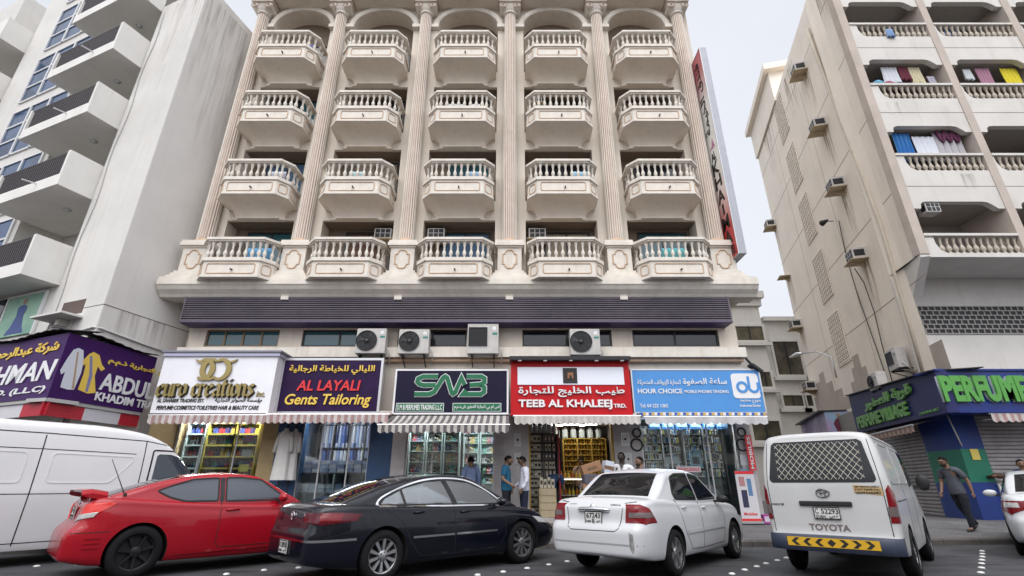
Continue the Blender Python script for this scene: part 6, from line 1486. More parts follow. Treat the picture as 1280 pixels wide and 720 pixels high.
    def wheel(s, x, y, r, w, style, sgn):
        """sgn -1: outer face towards -y"""
        q = MB(); ro = .60*r+.02 if style != 'steel' else .58*r
        pr = [(ro, -w/2+.02), (ro+.015, -w/2), (r*.80, -w/2-.006), (r*.94, -w/2+.012), (r*.985, -w/2+.035), (r, -w/2+.06), (r, w/2-.06), (r*.96, w/2-.02), (r*.8, w/2), (ro, w/2)]
        q.lathe(pr, (x, y, r), 44, axis='y') if sgn < 0 else q.lathe([(a, -b) for a, b in pr], (x, y, r), 44, axis='y')
        wo_ = q.build('wheel', tyrem, s.t, smooth=True, fix=True, sharp=40); wo_['_local'] = 1; LOCALS.append(wo_)
        q = MB(); o = sgn*(w/2)
        def L(prof, mi=0, n=36): q.lathe([(a, b*-sgn*-1 if False else b*sgn) for a, b in prof], (x, y, r), n, mi, axis='y')
        rim = rimblk if style == 'black' else rimsil
        L([(ro+.012, w/2-.0), (ro+.012, w/2-.02), (ro-.012, w/2-.03), (ro-.03, -w/2+.03)]); L([(ro-.02, w/2-.10), (0, w/2-.10)], 1)
        ns = {'black': 7, 'ten': 10, 'six': 6, 'steel': 0, 'five': 5}[style]; f = y+sgn*(w/2-.022)
        for k in range(ns):
            a = 2*pi*k/ns+.26; ca, sa = cos(a), sin(a)
            def pt(rr, tt, dd): return (x+rr*ca-tt*sa, f-sgn*dd, r+rr*sa+tt*ca)
            if style == 'ten': prs = [(.045, .008, .014, .0)]
            elif style == 'black': prs = [(.0, .016, .020, 0)]
            elif style == 'six': prs = [(.0, .030, .042, 0)]
            else: prs = [(.0, .03, .04, 0)]
            for _, wi, wo2, _ in prs:
                ra, rb = .045, ro-.012
                if style == 'ten': wi, wo2 = .014, .024
                vs = [pt(ra, -wi, .008), pt(ra, wi, .008), pt(rb, wo2, .0), pt(rb, -wo2, .0), pt(ra, -wi, .06), pt(ra, wi, .06), pt(rb, wo2, .05), pt(rb, -wo2, .05)]
                q.add(vs, [(0, 1, 2, 3), (7, 6, 5, 4), (0, 3, 7, 4), (1, 5, 6, 2), (2, 6, 7, 3), (0, 4, 5, 1)])
        L([(.07, w/2-.05), (.07, w/2-.018), (.05, w/2-.008), (0, w/2-.006)], 0, 20)
        if style == 'steel': L([(ro-.02, w/2-.03), (ro*.8, w/2-.02), (ro*.62, w/2-.05), (ro*.3, w/2-.045), (0, w/2-.045)])
        for k in range(5): a = 2*pi*k/5; q.lathe([(0, 0), (.012, 0)], (x+.05*cos(a), y+sgn*(w/2-.004), r+.05*sin(a)), 6, 1, axis='y')
        q.build('rim', [rim, plas], wo_, smooth=True, fix=True, sharp=35)
    def wheels(s, wb, hw, r, w, style):
        for x in (0, wb):
            for sg in (-1, 1): s.wheel(x, sg*(hw-w/2), r, w, style, sg)
    def mirror(s, x, y, z, m_, sz=(.11, .2, .13)):
        for sg in (-1, 1):
            q = MB(); rows = []
            for i in range(7):
                t = i/6; f = math.sqrt(max(.05, 1-(2*t-1)**2)) if t > .5 else math.sqrt(max(.12, 1-(2*t-1)**2))**.6
                rows.append([(x+sz[0]*(.5*cos(a))*f, sg*(y+sz[1]*t), z+sz[2]*.5*sin(a)*f) for a in [2*pi*j/14 for j in range(14)]])
            q.grid(rows, close=True); q.add(rows[0], [tuple(range(14))]); q.add(rows[-1], [tuple(range(14))[::-1]]); o = q.build('mirror', m_, s.t, smooth=True, fix=True)
            o['_local'] = 1; LOCALS.append(o)
            q = MB(); q.bar((x, sg*(y-.06), z-sz[2]*.3), (x, sg*(y+.05), z-sz[2]*.25), .06, .04); q.build('mirror_arm', plas, o)
    def handle(s, x, z, m_, L=.17):
        for sg in (-1, 1):
            h, n = s.hit((x, sg*.85, z), (0, -sg, 0)); h2, _ = s.hit((x+L, sg*.85, z+.005), (0, -sg, 0)); q = MB()
            q.tube([h, h+n*.03+Vector((.03, 0, 0)), h2+n*.03-Vector((.03, 0, 0)), h2], [.012, .014, .014, .012], 8); q.build('door_handle', m_, s.t, smooth=True)
    def plate(s, x, z, w, h, lines, tilt=.0, m_=platem):
        q = MB(); q.box(x-.012, x, -w/2, w/2, z-h/2, z+h/2); q.frame((x-.012, w/2-.0, z-h/2), (0, -1, 0), (0, 0, 1), w, h, .012, (-.004, 0, 0), 1)
        o = q.build('number_plate', [m_, plas], s.t); o['_local'] = 1; LOCALS.append(o)
        for body, y0, y1, z0, z1 in lines:
            lettering(body, o, (x-.0125, w/2-y0*w, z-h/2+z0*h), (0, -1, 0), (0, 0, 1), (y1-y0)*w, (z1-z0)*h, M_black, .003, .018)
RX = (1, 0, 0)
def both(f):
    for sg in (-1, 1): f(sg)
def mir(pts, sg): return [(p[0], p[1]*sg, p[2]) for p in pts]
def sidep(pts, sg, y=.8): return [(p[0], sg*y, p[1]) for p in pts]
# ---- white saloon
C = Car('saloon_car', 'white four-door saloon with scuffed bumper and smoked windows, boot towards the street', 'car', (1.86, 8.87), R(49), paint('paint_white', (.54, .545, .56)), 1.03)
C.lower(-1.03, 3.5, [(-1.03, .965), (-.9, 1.01), (-.4, 1.03), (.5, .985), (2.0, .955), (2.6, .92), (3.1, .83), (3.5, .64)], [(-1.03, .30), (-.6, .24), (0, .22), (2.6, .21), (3.5, .24)], .85, [(-1, .035), (2.3, .03), (3.4, .03)], [(.25, .03), (.34, .0), (.60, .0), (.66, .015), (.70, .055), (.74, .08), (.92, .10), (1.0, .17)], [(.2, .05), (.5, 0), (.7, .15)], Rr=.42, kr=.2, arches=((0, .31), (2.6, .31)), ar=.365)
C.cabin([(-.42, .99), (-.1, 1.20), (.3, 1.41), (.7, 1.462), (1.1, 1.47), (1.5, 1.42), (1.9, 1.20), (2.3, .95)], .97, [(-.42, .72), (.2, .785), (1.2, .80), (2.3, .76)], .60, 1.47)
C.finish()
def side_glass(C, polys, sg, name='side_window', m_=carglass, y=.75, r=.04):
    for p in polys:
        C.patch(sidep(roundpoly(p, r, 3), sg, y), (0, -sg, 0), name, m_, .003, .012)
        C.strip(sidep(roundpoly(p, r, 3), sg, y), (0, -sg, 0), .024, 'window_seal', seam, .005, closed=True)
for sg in (-1, 1):
    side_glass(C, [[(2.02, 1.01), (1.50, 1.37), (1.22, 1.405), (1.16, 1.40), (1.12, 1.0)], [(1.06, 1.0), (1.10, 1.405), (.62, 1.395), (.38, 1.34), (.22, 1.10), (.25, 1.02)]], sg)
    C.seams([sidep([(2.12, .99), (2.12, .60), (2.02, .32), (1.1, .30), (1.09, 1.0)], sg), sidep([(1.09, .30), (.62, .31), (.40, .55), (.30, .78), (.20, 1.02)], sg)], (0, -sg, 0), .010)
    C.strip(sidep([(.47, .56), (1.08, .565)], sg), (0, -sg, 0), .055, 'side_moulding', C.m, .012); C.strip(sidep([(1.11, .565), (2.08, .575)], sg), (0, -sg, 0), .055, 'side_moulding', C.m, .012)
    C.patch([(-.94, .80*sg, .965), (-.95, .565*sg, .965), (-.94, .52*sg, .72), (-.92, .84*sg, .715), (-.60, .86*sg, .72), (-.80, .86*sg, .92)][::sg], (.8, -.6*sg, 0), 'tail_light', lampred, .006, .03)
    C.patch([(-.95, .60*sg, .865), (-.95, .59*sg, .80), (-.7, .86*sg, .80), (-.74, .86*sg, .865)], (.8, -.6*sg, 0), 'tail_light_lens', mat('lamp_smoke', (.13, .10, .10), .15), .010, .02)
def rearp(pts, x=-1.0): return [(x, p[0], p[1]) for p in pts]
C.patch([(-.30, .60, 1.055), (-.30, -.60, 1.055), (.24, -.52, 1.40), (.24, .52, 1.40)], (.7, 0, -.5), 'rear_window', carglass, .004, .012, 16, 20)
C.seams([rearp([(.66, 1.0), (.50, .98), (.44, .66), (.38, .62), (-.38, .62), (-.44, .66), (-.50, .98), (-.66, 1.0)])], RX, .010)
C.strip(rearp([(.78, .46), (-.78, .46)]), RX, .022, 'bumper_line', mat('bumper_grey', (.3, .3, .31), .5), .003)
q = MB(); h, n = C.hit((-1, 0, .90), RX); q.tube([(h.x-.018, .27, .885), (h.x-.03, .2, .895), (h.x-.034, 0, .90), (h.x-.03, -.2, .895), (h.x-.018, -.27, .885)], [.02, .028, .03, .028, .02], 8); q.lathe([(.045, -.0), (.035, -.02), (.0, -.024)], (h.x-.03, 0, .925), 20, axis='x'); q.build('boot_handle', chrome, C.t, smooth=True)
h, n = C.hit((-1, 0, .78), RX); C.plate(h.x-.012, .775, .30, .19, [('67243', .1, .9, .50, .88), ('B', .43, .57, .1, .44), ('دبي' and 'DUBAI', .08, .36, .2, .36), (ar('دبي'), .66, .9, .18, .38)])
q = MB()
for body, y0, w in (('COROLLA', -.30, .17), ('1.8 GLI', .46, .14)):
    h, n = C.hit((-1, y0, .955), RX); lettering(body, C.t, (h.x-.004, y0 if y0 > 0 else -.28, .945), (0, -1, 0), (0, 0, 1), w, .024, M_black if y0 < 0 else chrome, .004, .015, name='badge')
C.mirror(1.92, .84, 1.0, plas); C.handle(1.18, .88, C.m); C.handle(.36, .90, C.m)
C.wheels(2.60, .845, .31, .19, 'six')
q = MB(); h, n = C.hit((-1, -.62, .47), RX); C.patch([(-1, -.60, .62), (-1, -.66, .60), (-1, -.67, .40), (-1, -.64, .36), (-1, -.60, .42)], (.9, .3, 0), 'scuff', mat('scuff_grey', (.30, .29, .28), .7, var=.5, vscale=20), .002, .004, 10, 6)
h, n = C.hit((-.45, -.9, .86), (0, 1, 0))
# ---- dark saloon
D = Car('saloon_car', 'dark blue-black four-door saloon with chrome window line and ten-spoke silver wheels', 'car', (-2.42, 8.46), R(42.5), paint('paint_midnight', (.0045, .0055, .011), .2), 1.0)
D.lower(-1.06, 3.74, [(-1.06, .93), (-.92, .99), (-.5, 1.0), (.5, .965), (2.2, .93), (2.9, .875), (3.4, .76), (3.74, .58)], [(-1.06, .28), (-.6, .21), (0, .2), (2.7, .19), (3.74, .22)], .925, [(-1, .03), (2.3, .035), (3.6, .03)], [(.2, .06), (.32, .0), (.62, .0), (.68, .03), (.9, .07), (1.0, .10)], [(.2, .1), (.5, 0), (.7, .2)], Rr=.62, kr=.3, Rf=.9, kf=.32, arches=((0, .335), (2.71, .335)), ar=.385)
D.cabin([(-.72, .96), (-.3, 1.12), (.2, 1.29), (.7, 1.385), (1.2, 1.42), (1.6, 1.40), (2.0, 1.24), (2.65, .92)], .93, [(-.72, .66), (.1, .80), (1.2, .86), (2.65, .80)], .60, 1.42, .03, .11, [[(2.26, .985), (1.96, 1.155), (1.62, 1.295), (1.2, 1.33), (.75, 1.30), (.35, 1.205), (.04, 1.08), (-.04, .995), (.6, .985), (1.5, .98)]])
D.finish()
carglass2 = mat('car_glass_pale', (.035, .045, .06), .03, spec=.9)
for sg in (-1, 1):
    arch = [(2.30, .965), (1.98, 1.16), (1.62, 1.305), (1.2, 1.345), (.75, 1.315), (.35, 1.22), (.02, 1.08), (-.08, .985), (.6, .975), (1.5, .965)]
    side_glass(D, [arch], sg, 'side_window', glass_mat('car_glass_clear', (.7, .76, .78), .6), .8, .02)
    D.strip(sidep(catm([(p[0], p[1], 0) for p in [(2.34, .955), (1.98, 1.175), (1.62, 1.325), (1.2, 1.365), (.75, 1.335), (.33, 1.235), (-.02, 1.09), (-.12, .975)]], 4), sg, .8), (0, -sg, 0), .022, 'window_chrome', chrome, .007)
    D.strip(sidep([(-.12, .97), (1.0, .955), (2.34, .945)], sg, .8), (0, -sg, 0), .022, 'window_chrome', chrome, .007)
    D.strip(sidep([(1.26, .97), (1.12, 1.345)], sg, .8), (0, -sg, 0), .085, 'door_pillar', plas, .008); D.strip(sidep([(.36, .98), (.30, 1.20)], sg, .8), (0, -sg, 0), .035, 'door_pillar', plas, .008)
    D.seams([sidep([(2.30, .93), (2.30, .5), (2.15, .30), (1.24, .28), (1.22, .94)], sg), sidep([(1.23, .28), (.62, .29), (.42, .50), (.28, .75), (-.05, .96)], sg)], (0, -sg, 0), .010)
    D.strip(sidep([(.46, .545), (1.21, .55)], sg), (0, -sg, 0), .028, 'door_chrome', chrome, .01); D.strip(sidep([(1.25, .55), (2.10, .56)], sg), (0, -sg, 0), .028, 'door_chrome', chrome, .01)
    D.patch([(-1.0, .40*sg, .90), (-1.0, .42*sg, .79), (-.9, .80*sg, .755), (-.45, .9*sg, .80), (-.38, .9*sg, .885), (-.8, .86*sg, .915)][::sg], (.72, -.7*sg, 0), 'tail_light', lampdk, .008, .03)
    D.patch([(-.9, .74*sg, .90), (-.9, .76*sg, .80), (-.70, .9*sg, .80), (-.66, .9*sg, .895)][::sg], (.72, -.7*sg, 0), 'tail_light_lens', lampred, .012, .02)
    D.strip([(-1.0, .42*sg, .565), (-1.0, .75*sg, .565), (-.75, .92*sg, .57), (-.45, .93*sg, .575)], (.72, -.7*sg, 0), .03, 'bumper_chrome', chrome, .008)
D.strip(rearp([(.70, .565), (-.70, .565)]), RX, .028, 'bumper_chrome', chrome, .008)
D.patch([(-.55, .52, 1.03), (-.55, -.52, 1.03), (.35, -.50, 1.34), (.35, .50, 1.34)], (.5, 0, -.8), 'rear_window', carglass, .004, .012, 18, 20)
D.seams([rearp([(.62, .96), (.60, .76), (.52, .64), (-.52, .64), (-.60, .76), (-.62, .96)])], RX, .010)
h, n = D.hit((-1, 0, .86), RX); q = MB(); q.lathe([(.062, -.004), (.062, -.016), (.052, -.018), (.05, -.006)], (h.x, 0, .85), 24, axis='x')
for a, b in (((-.035, .03), (-.012, -.035)), ((-.012, -.035), (0, .0)), ((0, 0), (.012, -.035)), ((.012, -.035), (.035, .03))): q.bar((h.x-.012, -a[0], .85+a[1]), (h.x-.012, -b[0], .85+b[1]), .01)
q.build('boot_emblem', chrome, D.t, smooth=False)
h, n = D.hit((-1, 0, .46), RX); D.plate(h.x-.012, .46, .30, .17, [('H 28918', .08, .92, .45, .86), ('DUBAI', .1, .45, .14, .34), (ar('دبي'), .6, .9, .12, .36)])
D.mirror(2.12, .90, 1.0, D.m); D.handle(1.34, .86, D.m, .19); D.handle(.46, .875, D.m, .19); D.wheels(2.71, .915, .335, .225, 'ten')
for sg in (-1, 1): D.patch([(3.35, .62*sg, .70), (3.35, .65*sg, .60), (3.1, .9*sg, .64), (2.95, .9*sg, .74)][::sg], (-.7, -.7*sg, 0), 'headlight', lampclr, .006, .03)
c_ = MB(); 
q = [sidep([(-.28+.085*cos(a), .80+.085*sin(a)) for a in [2*pi*i/18 for i in range(19)]], -1)]
D.seams(q, (0, 1, 0), .008, 'fuel_flap')
seatm = mat('seat_dark', (.03, .03, .033), .7)
q = MB(); q.box(-.3, 2.3, -.74, .74, .975, .985); q.build('cabin_floor', seatm, D.t)
for x in (.25, 1.12):
    for y in (-.36, .36):
        q = MB(); q.prism(roundpoly([(-.06, -.1), (.10, -.1), (.02, .12), (-.09, .12)], .04, 3), (x, y-.2, 1.02), (1, 0, 0), (0, 0, 1), (0, .4, 0)); so_ = q.build('seat', seatm, D.t, bevel=.03)
        q = MB(); q.prism(roundpoly([(-.05, 0), (.05, 0), (.03, .15), (-.06, .15)], .03, 3), (x-.08, y-.12, 1.15), (1, 0, 0), (0, 0, 1), (0, .24, 0)); q.build('headrest', seatm, D.t, bevel=.02)
q = MB(); q.tube([(1.72, .36+.17*cos(a), 1.03+.15*sin(a)) for a in [2*pi*j/20 for j in range(20)]], .014, 6, closed=True); q.build('steering_wheel', plas, D.t)
# ---- red coupe
E_ = Car('coupe_car', 'glossy red coupe with black alloy wheels, rear spoiler and thin aerial', 'car', (-6.12, 8.68), R(45.5), paint('paint_red', (.33, .006, .015), .25), 1.02)
E_.lower(-.86, 3.56, [(-.86, 1.0), (-.7, 1.065), (-.3, 1.05), (.4, 1.0), (1.2, .96), (2.2, .93), (2.7, .90), (3.2, .79), (3.56, .60)], [(-.86, .27), (-.5, .2), (0, .19), (2.7, .18), (3.56, .2)], .895, [(-.8, .03), (2.2, .03), (3.4, .03)], [(.2, .09), (.32, .0), (.55, .0), (.66, .04), (.72, .11), (.95, .15), (1.06, .19)], [(.2, .05), (.5, 0), (.7, .2)], Rr=.6, kr=.26, arches=((0, .34), (2.70, .34)), ar=.39)
E_.cabin([(-.62, 1.02), (-.2, 1.17), (.3, 1.32), (.75, 1.395), (1.15, 1.415), (1.55, 1.39), (1.95, 1.21), (2.45, .92)], .96, [(-.62, .66), (.1, .79), (1.2, .83), (2.45, .78)], .60, 1.415, .025, .10)
E_.finish()
for sg in (-1, 1):
    side_glass(E_, [[(2.14, 1.00), (1.66, 1.32), (1.32, 1.355), (1.10, 1.35), (1.10, .995)], [(.98, 1.0), (.98, 1.345), (.60, 1.32), (.28, 1.215), (.12, 1.15), (.30, 1.06), (.52, 1.0)]], sg, 'side_window', carglass2, .8, .03)
    E_.strip(sidep([(1.04, .99), (1.04, 1.352)], sg), (0, -sg, 0), .07, 'door_pillar', plas, .005)
    E_.seams([sidep([(2.32, .93), (2.30, .50), (2.2, .34), (1.1, .33), (1.04, .40), (1.04, 1.0)], sg)], (0, -sg, 0), .010)
    E_.strip(sidep([(.50, .29), (2.30, .31)], sg, .9), (0, -sg, 0), .035, 'sill_line', E_.m, .012)
    E_.strip(sidep([(-.62, .55), (-.42, .555)], sg), (.4, -sg, 0), .012, 'bumper_vent', E_.m, .010); E_.strip(sidep([(-.62, .49), (-.42, .495)], sg), (.4, -sg, 0), .012, 'bumper_vent', E_.m, .010); E_.strip(sidep([(-.62, .43), (-.42, .435)], sg), (.4, -sg, 0), .012, 'bumper_vent', E_.m, .010)
    E_.patch([(-.80, .52*sg, .76), (-.78, .60*sg, .80), (-.62, .88*sg, .86), (-.40, .89*sg, .99), (-.5, .87*sg, 1.01), (-.78, .66*sg, .985)][::sg], (.72, -.7*sg, 0), 'tail_light', mat('lamp_scarlet', (.62, .025, .015), .1, spec=.6), .008, .03)
    E_.patch([(-.80, .52*sg, .755), (-.78, .58*sg, .84), (-.60, .88*sg, .885), (-.66, .88*sg, .82)][::sg], (.72, -.7*sg, 0), 'tail_light_lens', lampclr, .012, .03)
    E_.seams([[(-.78, .72*sg, .62), (-.6, .88*sg, .625), (-.38, .9*sg, .63)]], (.6, -.8*sg, 0), .010)
E_.patch([(-.50, .50, 1.08), (-.50, -.50, 1.08), (.45, -.50, 1.36), (.45, .50, 1.36)], (.5, 0, -.85), 'rear_window', carglass, .004, .012, 18, 20)
sp = MB(); rows = []
for i in range(17):
    y = -.72+1.44*i/16; dz = .0 if abs(y) < .6 else -.06*((abs(y)-.6)/.12)**2; rows.append([(-.80+.05*abs(y), y, 1.145+dz), (-.83+.05*abs(y), y, 1.17+dz), (-.70+.05*abs(y), y, 1.185+dz), (-.48, y, 1.15+dz), (-.50, y, 1.115+dz*1.4)])
sp.grid(rows, close=True); sp.add(rows[0], [tuple(range(5))]); sp.add(rows[-1], [tuple(range(5))[::-1]])
for y in (-.5, .5): sp.box(-.66, -.54, y-.04, y+.04, 1.02, 1.14)
sp.build('spoiler', E_.m, E_.t, smooth=True, fix=True, sharp=40)
h, n = E_.hit((.12, -.72, 1.2), (0, .3, -1)); q = MB(); h = E_.hit((-.28, -.70, 1.1), (0, .0, -1))[0]; q.tube([h, h+Vector((-.28, .0, .50))], [.008, .004], 6); q.lathe([(.025, 0), (.02, .03), (0, .04)], h, 10); q.build('aerial', plas, E_.t)
h, n = E_.hit((-1, 0, .86), RX); E_.plate(h.x-.015, .86, .30, .17, [('F 41', .1, .9, .45, .86), ('DUBAI', .1, .9, .14, .34)]); h, n = E_.hit((-1, 0, 1.0), RX); q = MB(); q.lathe([(.05, -.002), (.045, -.018), (.0, -.02)], (h.x, 0, 1.0), 18, axis='x'); q.build('boot_emblem', chrome, E_.t)
E_.mirror(1.98, .86, 1.04, E_.m, (.13, .22, .15)); E_.handle(1.12, .86, E_.m, .2); E_.wheels(2.70, .893, .345, .225, 'black')
q = MB(); q.box(-.84, -.70, -.55, .55, .27, .38); q.build('diffuser', plas, E_.t, bevel=.02)
# ---- white saloon at the edge
F_ = Car('saloon_car', 'partly seen white saloon with wrap-round red lamps beyond the walking man', 'car', (10.55, 10.2), R(48), C.m, 1.04)
F_.lower(-1.06, 3.75, [(-1.06, 1.0), (-.9, 1.05), (-.4, 1.06), (.5, 1.0), (2.2, .965), (2.8, .92), (3.3, .83), (3.75, .62)], [(-1.06, .30), (-.6, .24), (0, .22), (2.7, .21), (3.75, .24)], .91, [(-1, .035), (2.3, .03), (3.4, .03)], [(.25, .05), (.36, .0), (.62, .0), (.70, .05), (.92, .08), (1.05, .15)], [(.2, .05), (.5, 0), (.7, .15)], Rr=.5, kr=.24, arches=((0, .33), (2.77, .33)), ar=.38)
F_.cabin([(-.5, 1.02), (-.1, 1.22), (.3, 1.41), (.8, 1.472), (1.2, 1.48), (1.6, 1.43), (2.0, 1.22), (2.5, .97)], 1.0, [(-.5, .76), (.2, .83), (1.2, .85), (2.5, .80)], .63, 1.48)
F_.finish()
for sg in (-1, 1):
    side_glass(F_, [[(2.15, 1.03), (1.6, 1.38), (1.25, 1.41), (1.2, 1.02)], [(1.12, 1.02), (1.16, 1.41), (.65, 1.40), (.4, 1.34), (.2, 1.1), (.24, 1.04)]], sg)
    F_.patch([(-.98, .48*sg, .95), (-.98, .50*sg, .84), (-.93, .80*sg, .72), (-.6, .92*sg, .80), (-.7, .92*sg, .95)][::sg], (.75, -.66*sg, 0), 'tail_light', lampred, .008, .03)
    F_.patch([(-.95, .66*sg, .92), (-.95, .64*sg, .84), (-.8, .88*sg, .84), (-.8, .9*sg, .92)][::sg], (.75, -.66*sg, 0), 'tail_light_lens', lampclr, .012, .02)
F_.patch([(-.36, .64, 1.09), (-.36, -.64, 1.09), (.26, -.55, 1.41), (.26, .55, 1.41)], (.7, 0, -.5), 'rear_window', carglass, .004, .012, 16, 20)
F_.strip(rearp([(.5, .90), (-.5, .90)]), RX, .06, 'boot_chrome', chrome, .008); F_.seams([rearp([(.60, 1.02), (.56, .70), (.48, .62), (-.48, .62), (-.56, .70), (-.60, 1.02)])], RX, .010)
F_.mirror(2.05, .9, 1.05, F_.m, (.13, .24, .15)); F_.wheels(2.77, .905, .33, .21, 'five')
F_.seams([sidep([(2.2, 1.0), (2.2, .5), (2.05, .3), (1.16, .3), (1.15, 1.02)], 1), sidep([(1.15, .3), (.66, .31), (.42, .55), (.2, 1.04)], 1)], (0, -1, 0), .01)
# ---- vans
def van_sect(w, b, t, c, x):
    h = t-b
    return [(0, b), (.6*w, b), (.9*w, b+.01), (.965*w, b+.05), (.985*w, b+.16*h), (w, b+.34*h), (w, b+.44*h), (.988*w, b+.50*h), (.965*w, b+.66*h), (.93*w, b+.82*h), (.885*w, t-.13), (.84*w, t-.05), (.76*w, t-.012), (.55*w, t+c*.6), (.28*w, t+c*.9), (0, t+c)]
G_ = Car('van', 'white delivery van with wire mesh behind its rear window and yellow chevron bumper strip', 'van', (5.27, 8.62), R(48.5), paint('paint_van', (.52, .52, .515), .34, var=.08), 1.02)
G_.lower(-1.06, 3.62, [(-1.06, 1.93), (-.9, 1.965), (0, 1.975), (2.0, 1.965), (2.35, 1.90), (2.75, 1.52), (3.05, 1.18), (3.35, .98), (3.62, .72)], [(-1.06, .42), (-.7, .33), (0, .30), (2.6, .28), (3.62, .3)], .845, [(-1.06, .02), (0, .03), (2.2, .03), (3.6, .03)], [(.3, .0), (.50, .0), (.56, .05), (.62, .06), (1.25, .06), (1.35, .075), (1.9, .20)], [(.2, .05), (.5, 0), (.8, .1), (1.3, .0)], Rr=.22, kr=.09, Rf=.8, kf=.2, sect=van_sect, arches=((0, .335), (2.57, .335)), ar=.38)
G_.finish()
wg = [(.70, 1.33), (.70, 1.30), (.665, 1.27), (-.665, 1.27), (-.70, 1.30), (-.70, 1.33), (-.62, 1.83), (-.57, 1.86), (.57, 1.86), (.62, 1.83)]
G_.patch(rearp(wg), RX, 'rear_window', carglass, .005, .012, 16, 20)
q = MB(); h0 = G_.hit((-1, 0, 1.30), RX)[0]; h1 = G_.hit((-1, 0, 1.84), RX)[0]
def onwin(y, z): 
    h, n = G_.hit((-1, y, z), RX); return h+n*.009
for k in range(-14, 15):
    for sg in (-1, 1):
        c0 = k*.092; pts = []
        for j in range(25):
            z = 1.31+(1.83-1.31)*j/24; y = c0+sg*(z-1.57)*.85
            if abs(y) < .585: pts.append(onwin(y, z))
        if len(pts) > 1: q.tube(pts, .0045, 4)
q.build('wire_mesh', mat('mesh_pale', (.5, .47, .40), .4, metal=.3), G_.t)
for sg in (-1, 1):
    G_.patch([(-1.0, .845*sg, 1.24), (-1.0, .78*sg, 1.18), (-1.0, .75*sg, .76), (-1.0, .83*sg, .76), (-.86, .85*sg, .76), (-.86, .85*sg, 1.14)][::sg], (.85, -.52*sg, 0), 'tail_light', lampred, .008, .03)
    G_.patch([(-1.0, .84*sg, .96), (-1.0, .755*sg, .96), (-1.0, .75*sg, .84), (-1.0, .84*sg, .84), (-.87, .85*sg, .84), (-.87, .85*sg, .96)][::sg], (.85, -.52*sg, 0), 'tail_light_lens', mat('lamp_smoke', (.13, .10, .10), .15), .012, .03)
    G_.seams([[(-1.0, .735*sg, .60), (-1.0, .745*sg, 1.25), (-1.0, .73*sg, 1.86)]], (.95, -.3*sg, 0), .010)
    G_.patch(sidep(roundpoly([(2.35, 1.22), (2.28, 1.78), (1.72, 1.80), (1.70, 1.20)], .04, 3), sg, .85), (0, -sg, 0), 'side_window', carglass, .004, .012)
    for (a, b) in ((.62, 1.56), (-.62, .50)): 
        pts = sidep(roundpoly([(a, 1.26), (b, 1.26), (b, 1.80), (a, 1.80)], .06, 3), sg, .85); G_.strip(pts, (0, -sg, 0), .018, 'pressed_panel', G_.m, .008, closed=True)
    G_.seams([sidep([(1.64, .42), (1.64, 1.84)], sg, .85), sidep([(.56, .42), (.56, 1.84)], sg, .85), sidep([(2.50, .8), (2.40, 1.25), (2.30, 1.86), (-.75, 1.88)], sg, .85), sidep([(-.70, 1.02), (.56, 1.03)], sg, .85)], (0, -sg, 0), .014)
q = MB(); rows = []
for i in range(21):
    y = -.83+1.66*i/20; xx = -1.09+.12*max(0, (abs(y)-.6)/.23)**2; rows.append([(xx+.10, y, .36), (xx, y, .37), (xx-.025, y, .42), (xx-.025, y, .54), (xx, y, .575), (xx+.12, y, .58)])
q.grid(rows, close=True); q.add(rows[0], [tuple(range(6))]); q.add(rows[-1], [tuple(range(6))[::-1]])
bmp = q.build('rear_bumper', mat('bumper_navy', (.035, .045, .075), .5, var=.3, vscale=5), G_.t, smooth=True, fix=True, sharp=40); bmp['_local'] = 1; LOCALS.append(bmp)
q = MB(); q.box(-1.122, -1.116, -.57, .57, .43, .545); 
for k in range(7):
    y = .46-.153*k; sgn = 1 if k < 3 else -1
    if k == 3: q.prism([(y-.055, .4875), (y, .44), (y+.055, .4875), (y, .535)], (-1.1225, 0, 0), (0, 1, 0), (0, 0, 1), (-.002, 0, 0), 1)
    else: q.prism([(y+sgn*.055, .4875), (y+sgn*.0, .535), (y-sgn*.055, .535), (y-sgn*.0, .4875), (y-sgn*.055, .44), (y+sgn*.0, .44)], (-1.1225, 0, 0), (0, 1, 0), (0, 0, 1), (-.002, 0, 0), 1)
q.build('chevron_strip', [mat('chevron_yellow', (.62, .36, .02), .45), M_black], bmp)
h, n = G_.hit((-1, 0, .98), RX); q = MB(); q.box(h.x-.03, h.x+.02, -.34, .34, .955, 1.02); q.build('garnish', plas, G_.t, bevel=.012)
h, n = G_.hit((-1, 0, .86), RX); G_.plate(h.x-.012, .865, .34, .16, [('C', .06, .2, .42, .88), ('52293', .3, .94, .42, .88), ('DUBAI', .08, .44, .1, .32), (ar('دبي'), .56, .9, .08, .34)])
h, n = G_.hit((-1, 0, .68), RX); lettering('TOYOTA', G_.t, (h.x-.002, .27, .635), (0, -1, 0), (0, 0, 1), .52, .085, mat('letter_greybrown', (.16, .12, .12), .5), .004, .025, name='tailgate_lettering')
h, n = G_.hit((-1, .68, .97), RX); lettering('HIACE', G_.t, (h.x-.003, .73, .955), (0, -1, 0), (0, 0, 1), .17, .028, M_black, .003, .02, name='badge')
h, n = G_.hit((-1, 0, 1.13), RX); q = MB(); 
for (ry, rz, dy) in ((.085, .055, 0), (.03, .052, 0)): q.tube([(h.x-.012, dy+ry*cos(a), 1.13+rz*sin(a)) for a in [2*pi*j/24 for j in range(24)]], .008, 6, closed=True)
q.tube([(h.x-.012, .055*cos(a), 1.155+.022*sin(a)) for a in [2*pi*j/20 for j in range(20)]], .007, 6, closed=True); q.build('tailgate_emblem', mat('chrome_dark', (.25, .25, .26), .2, metal=1), G_.t, smooth=True)
st = G_.patch(rearp([(-.40, 1.24), (-.74, 1.225), (-.74, 1.10), (-.40, 1.115)]), RX, 'warning_sticker', mat('sticker_buff', (.48, .33, .16), .6, var=.1), .003, .004, 4, 8)
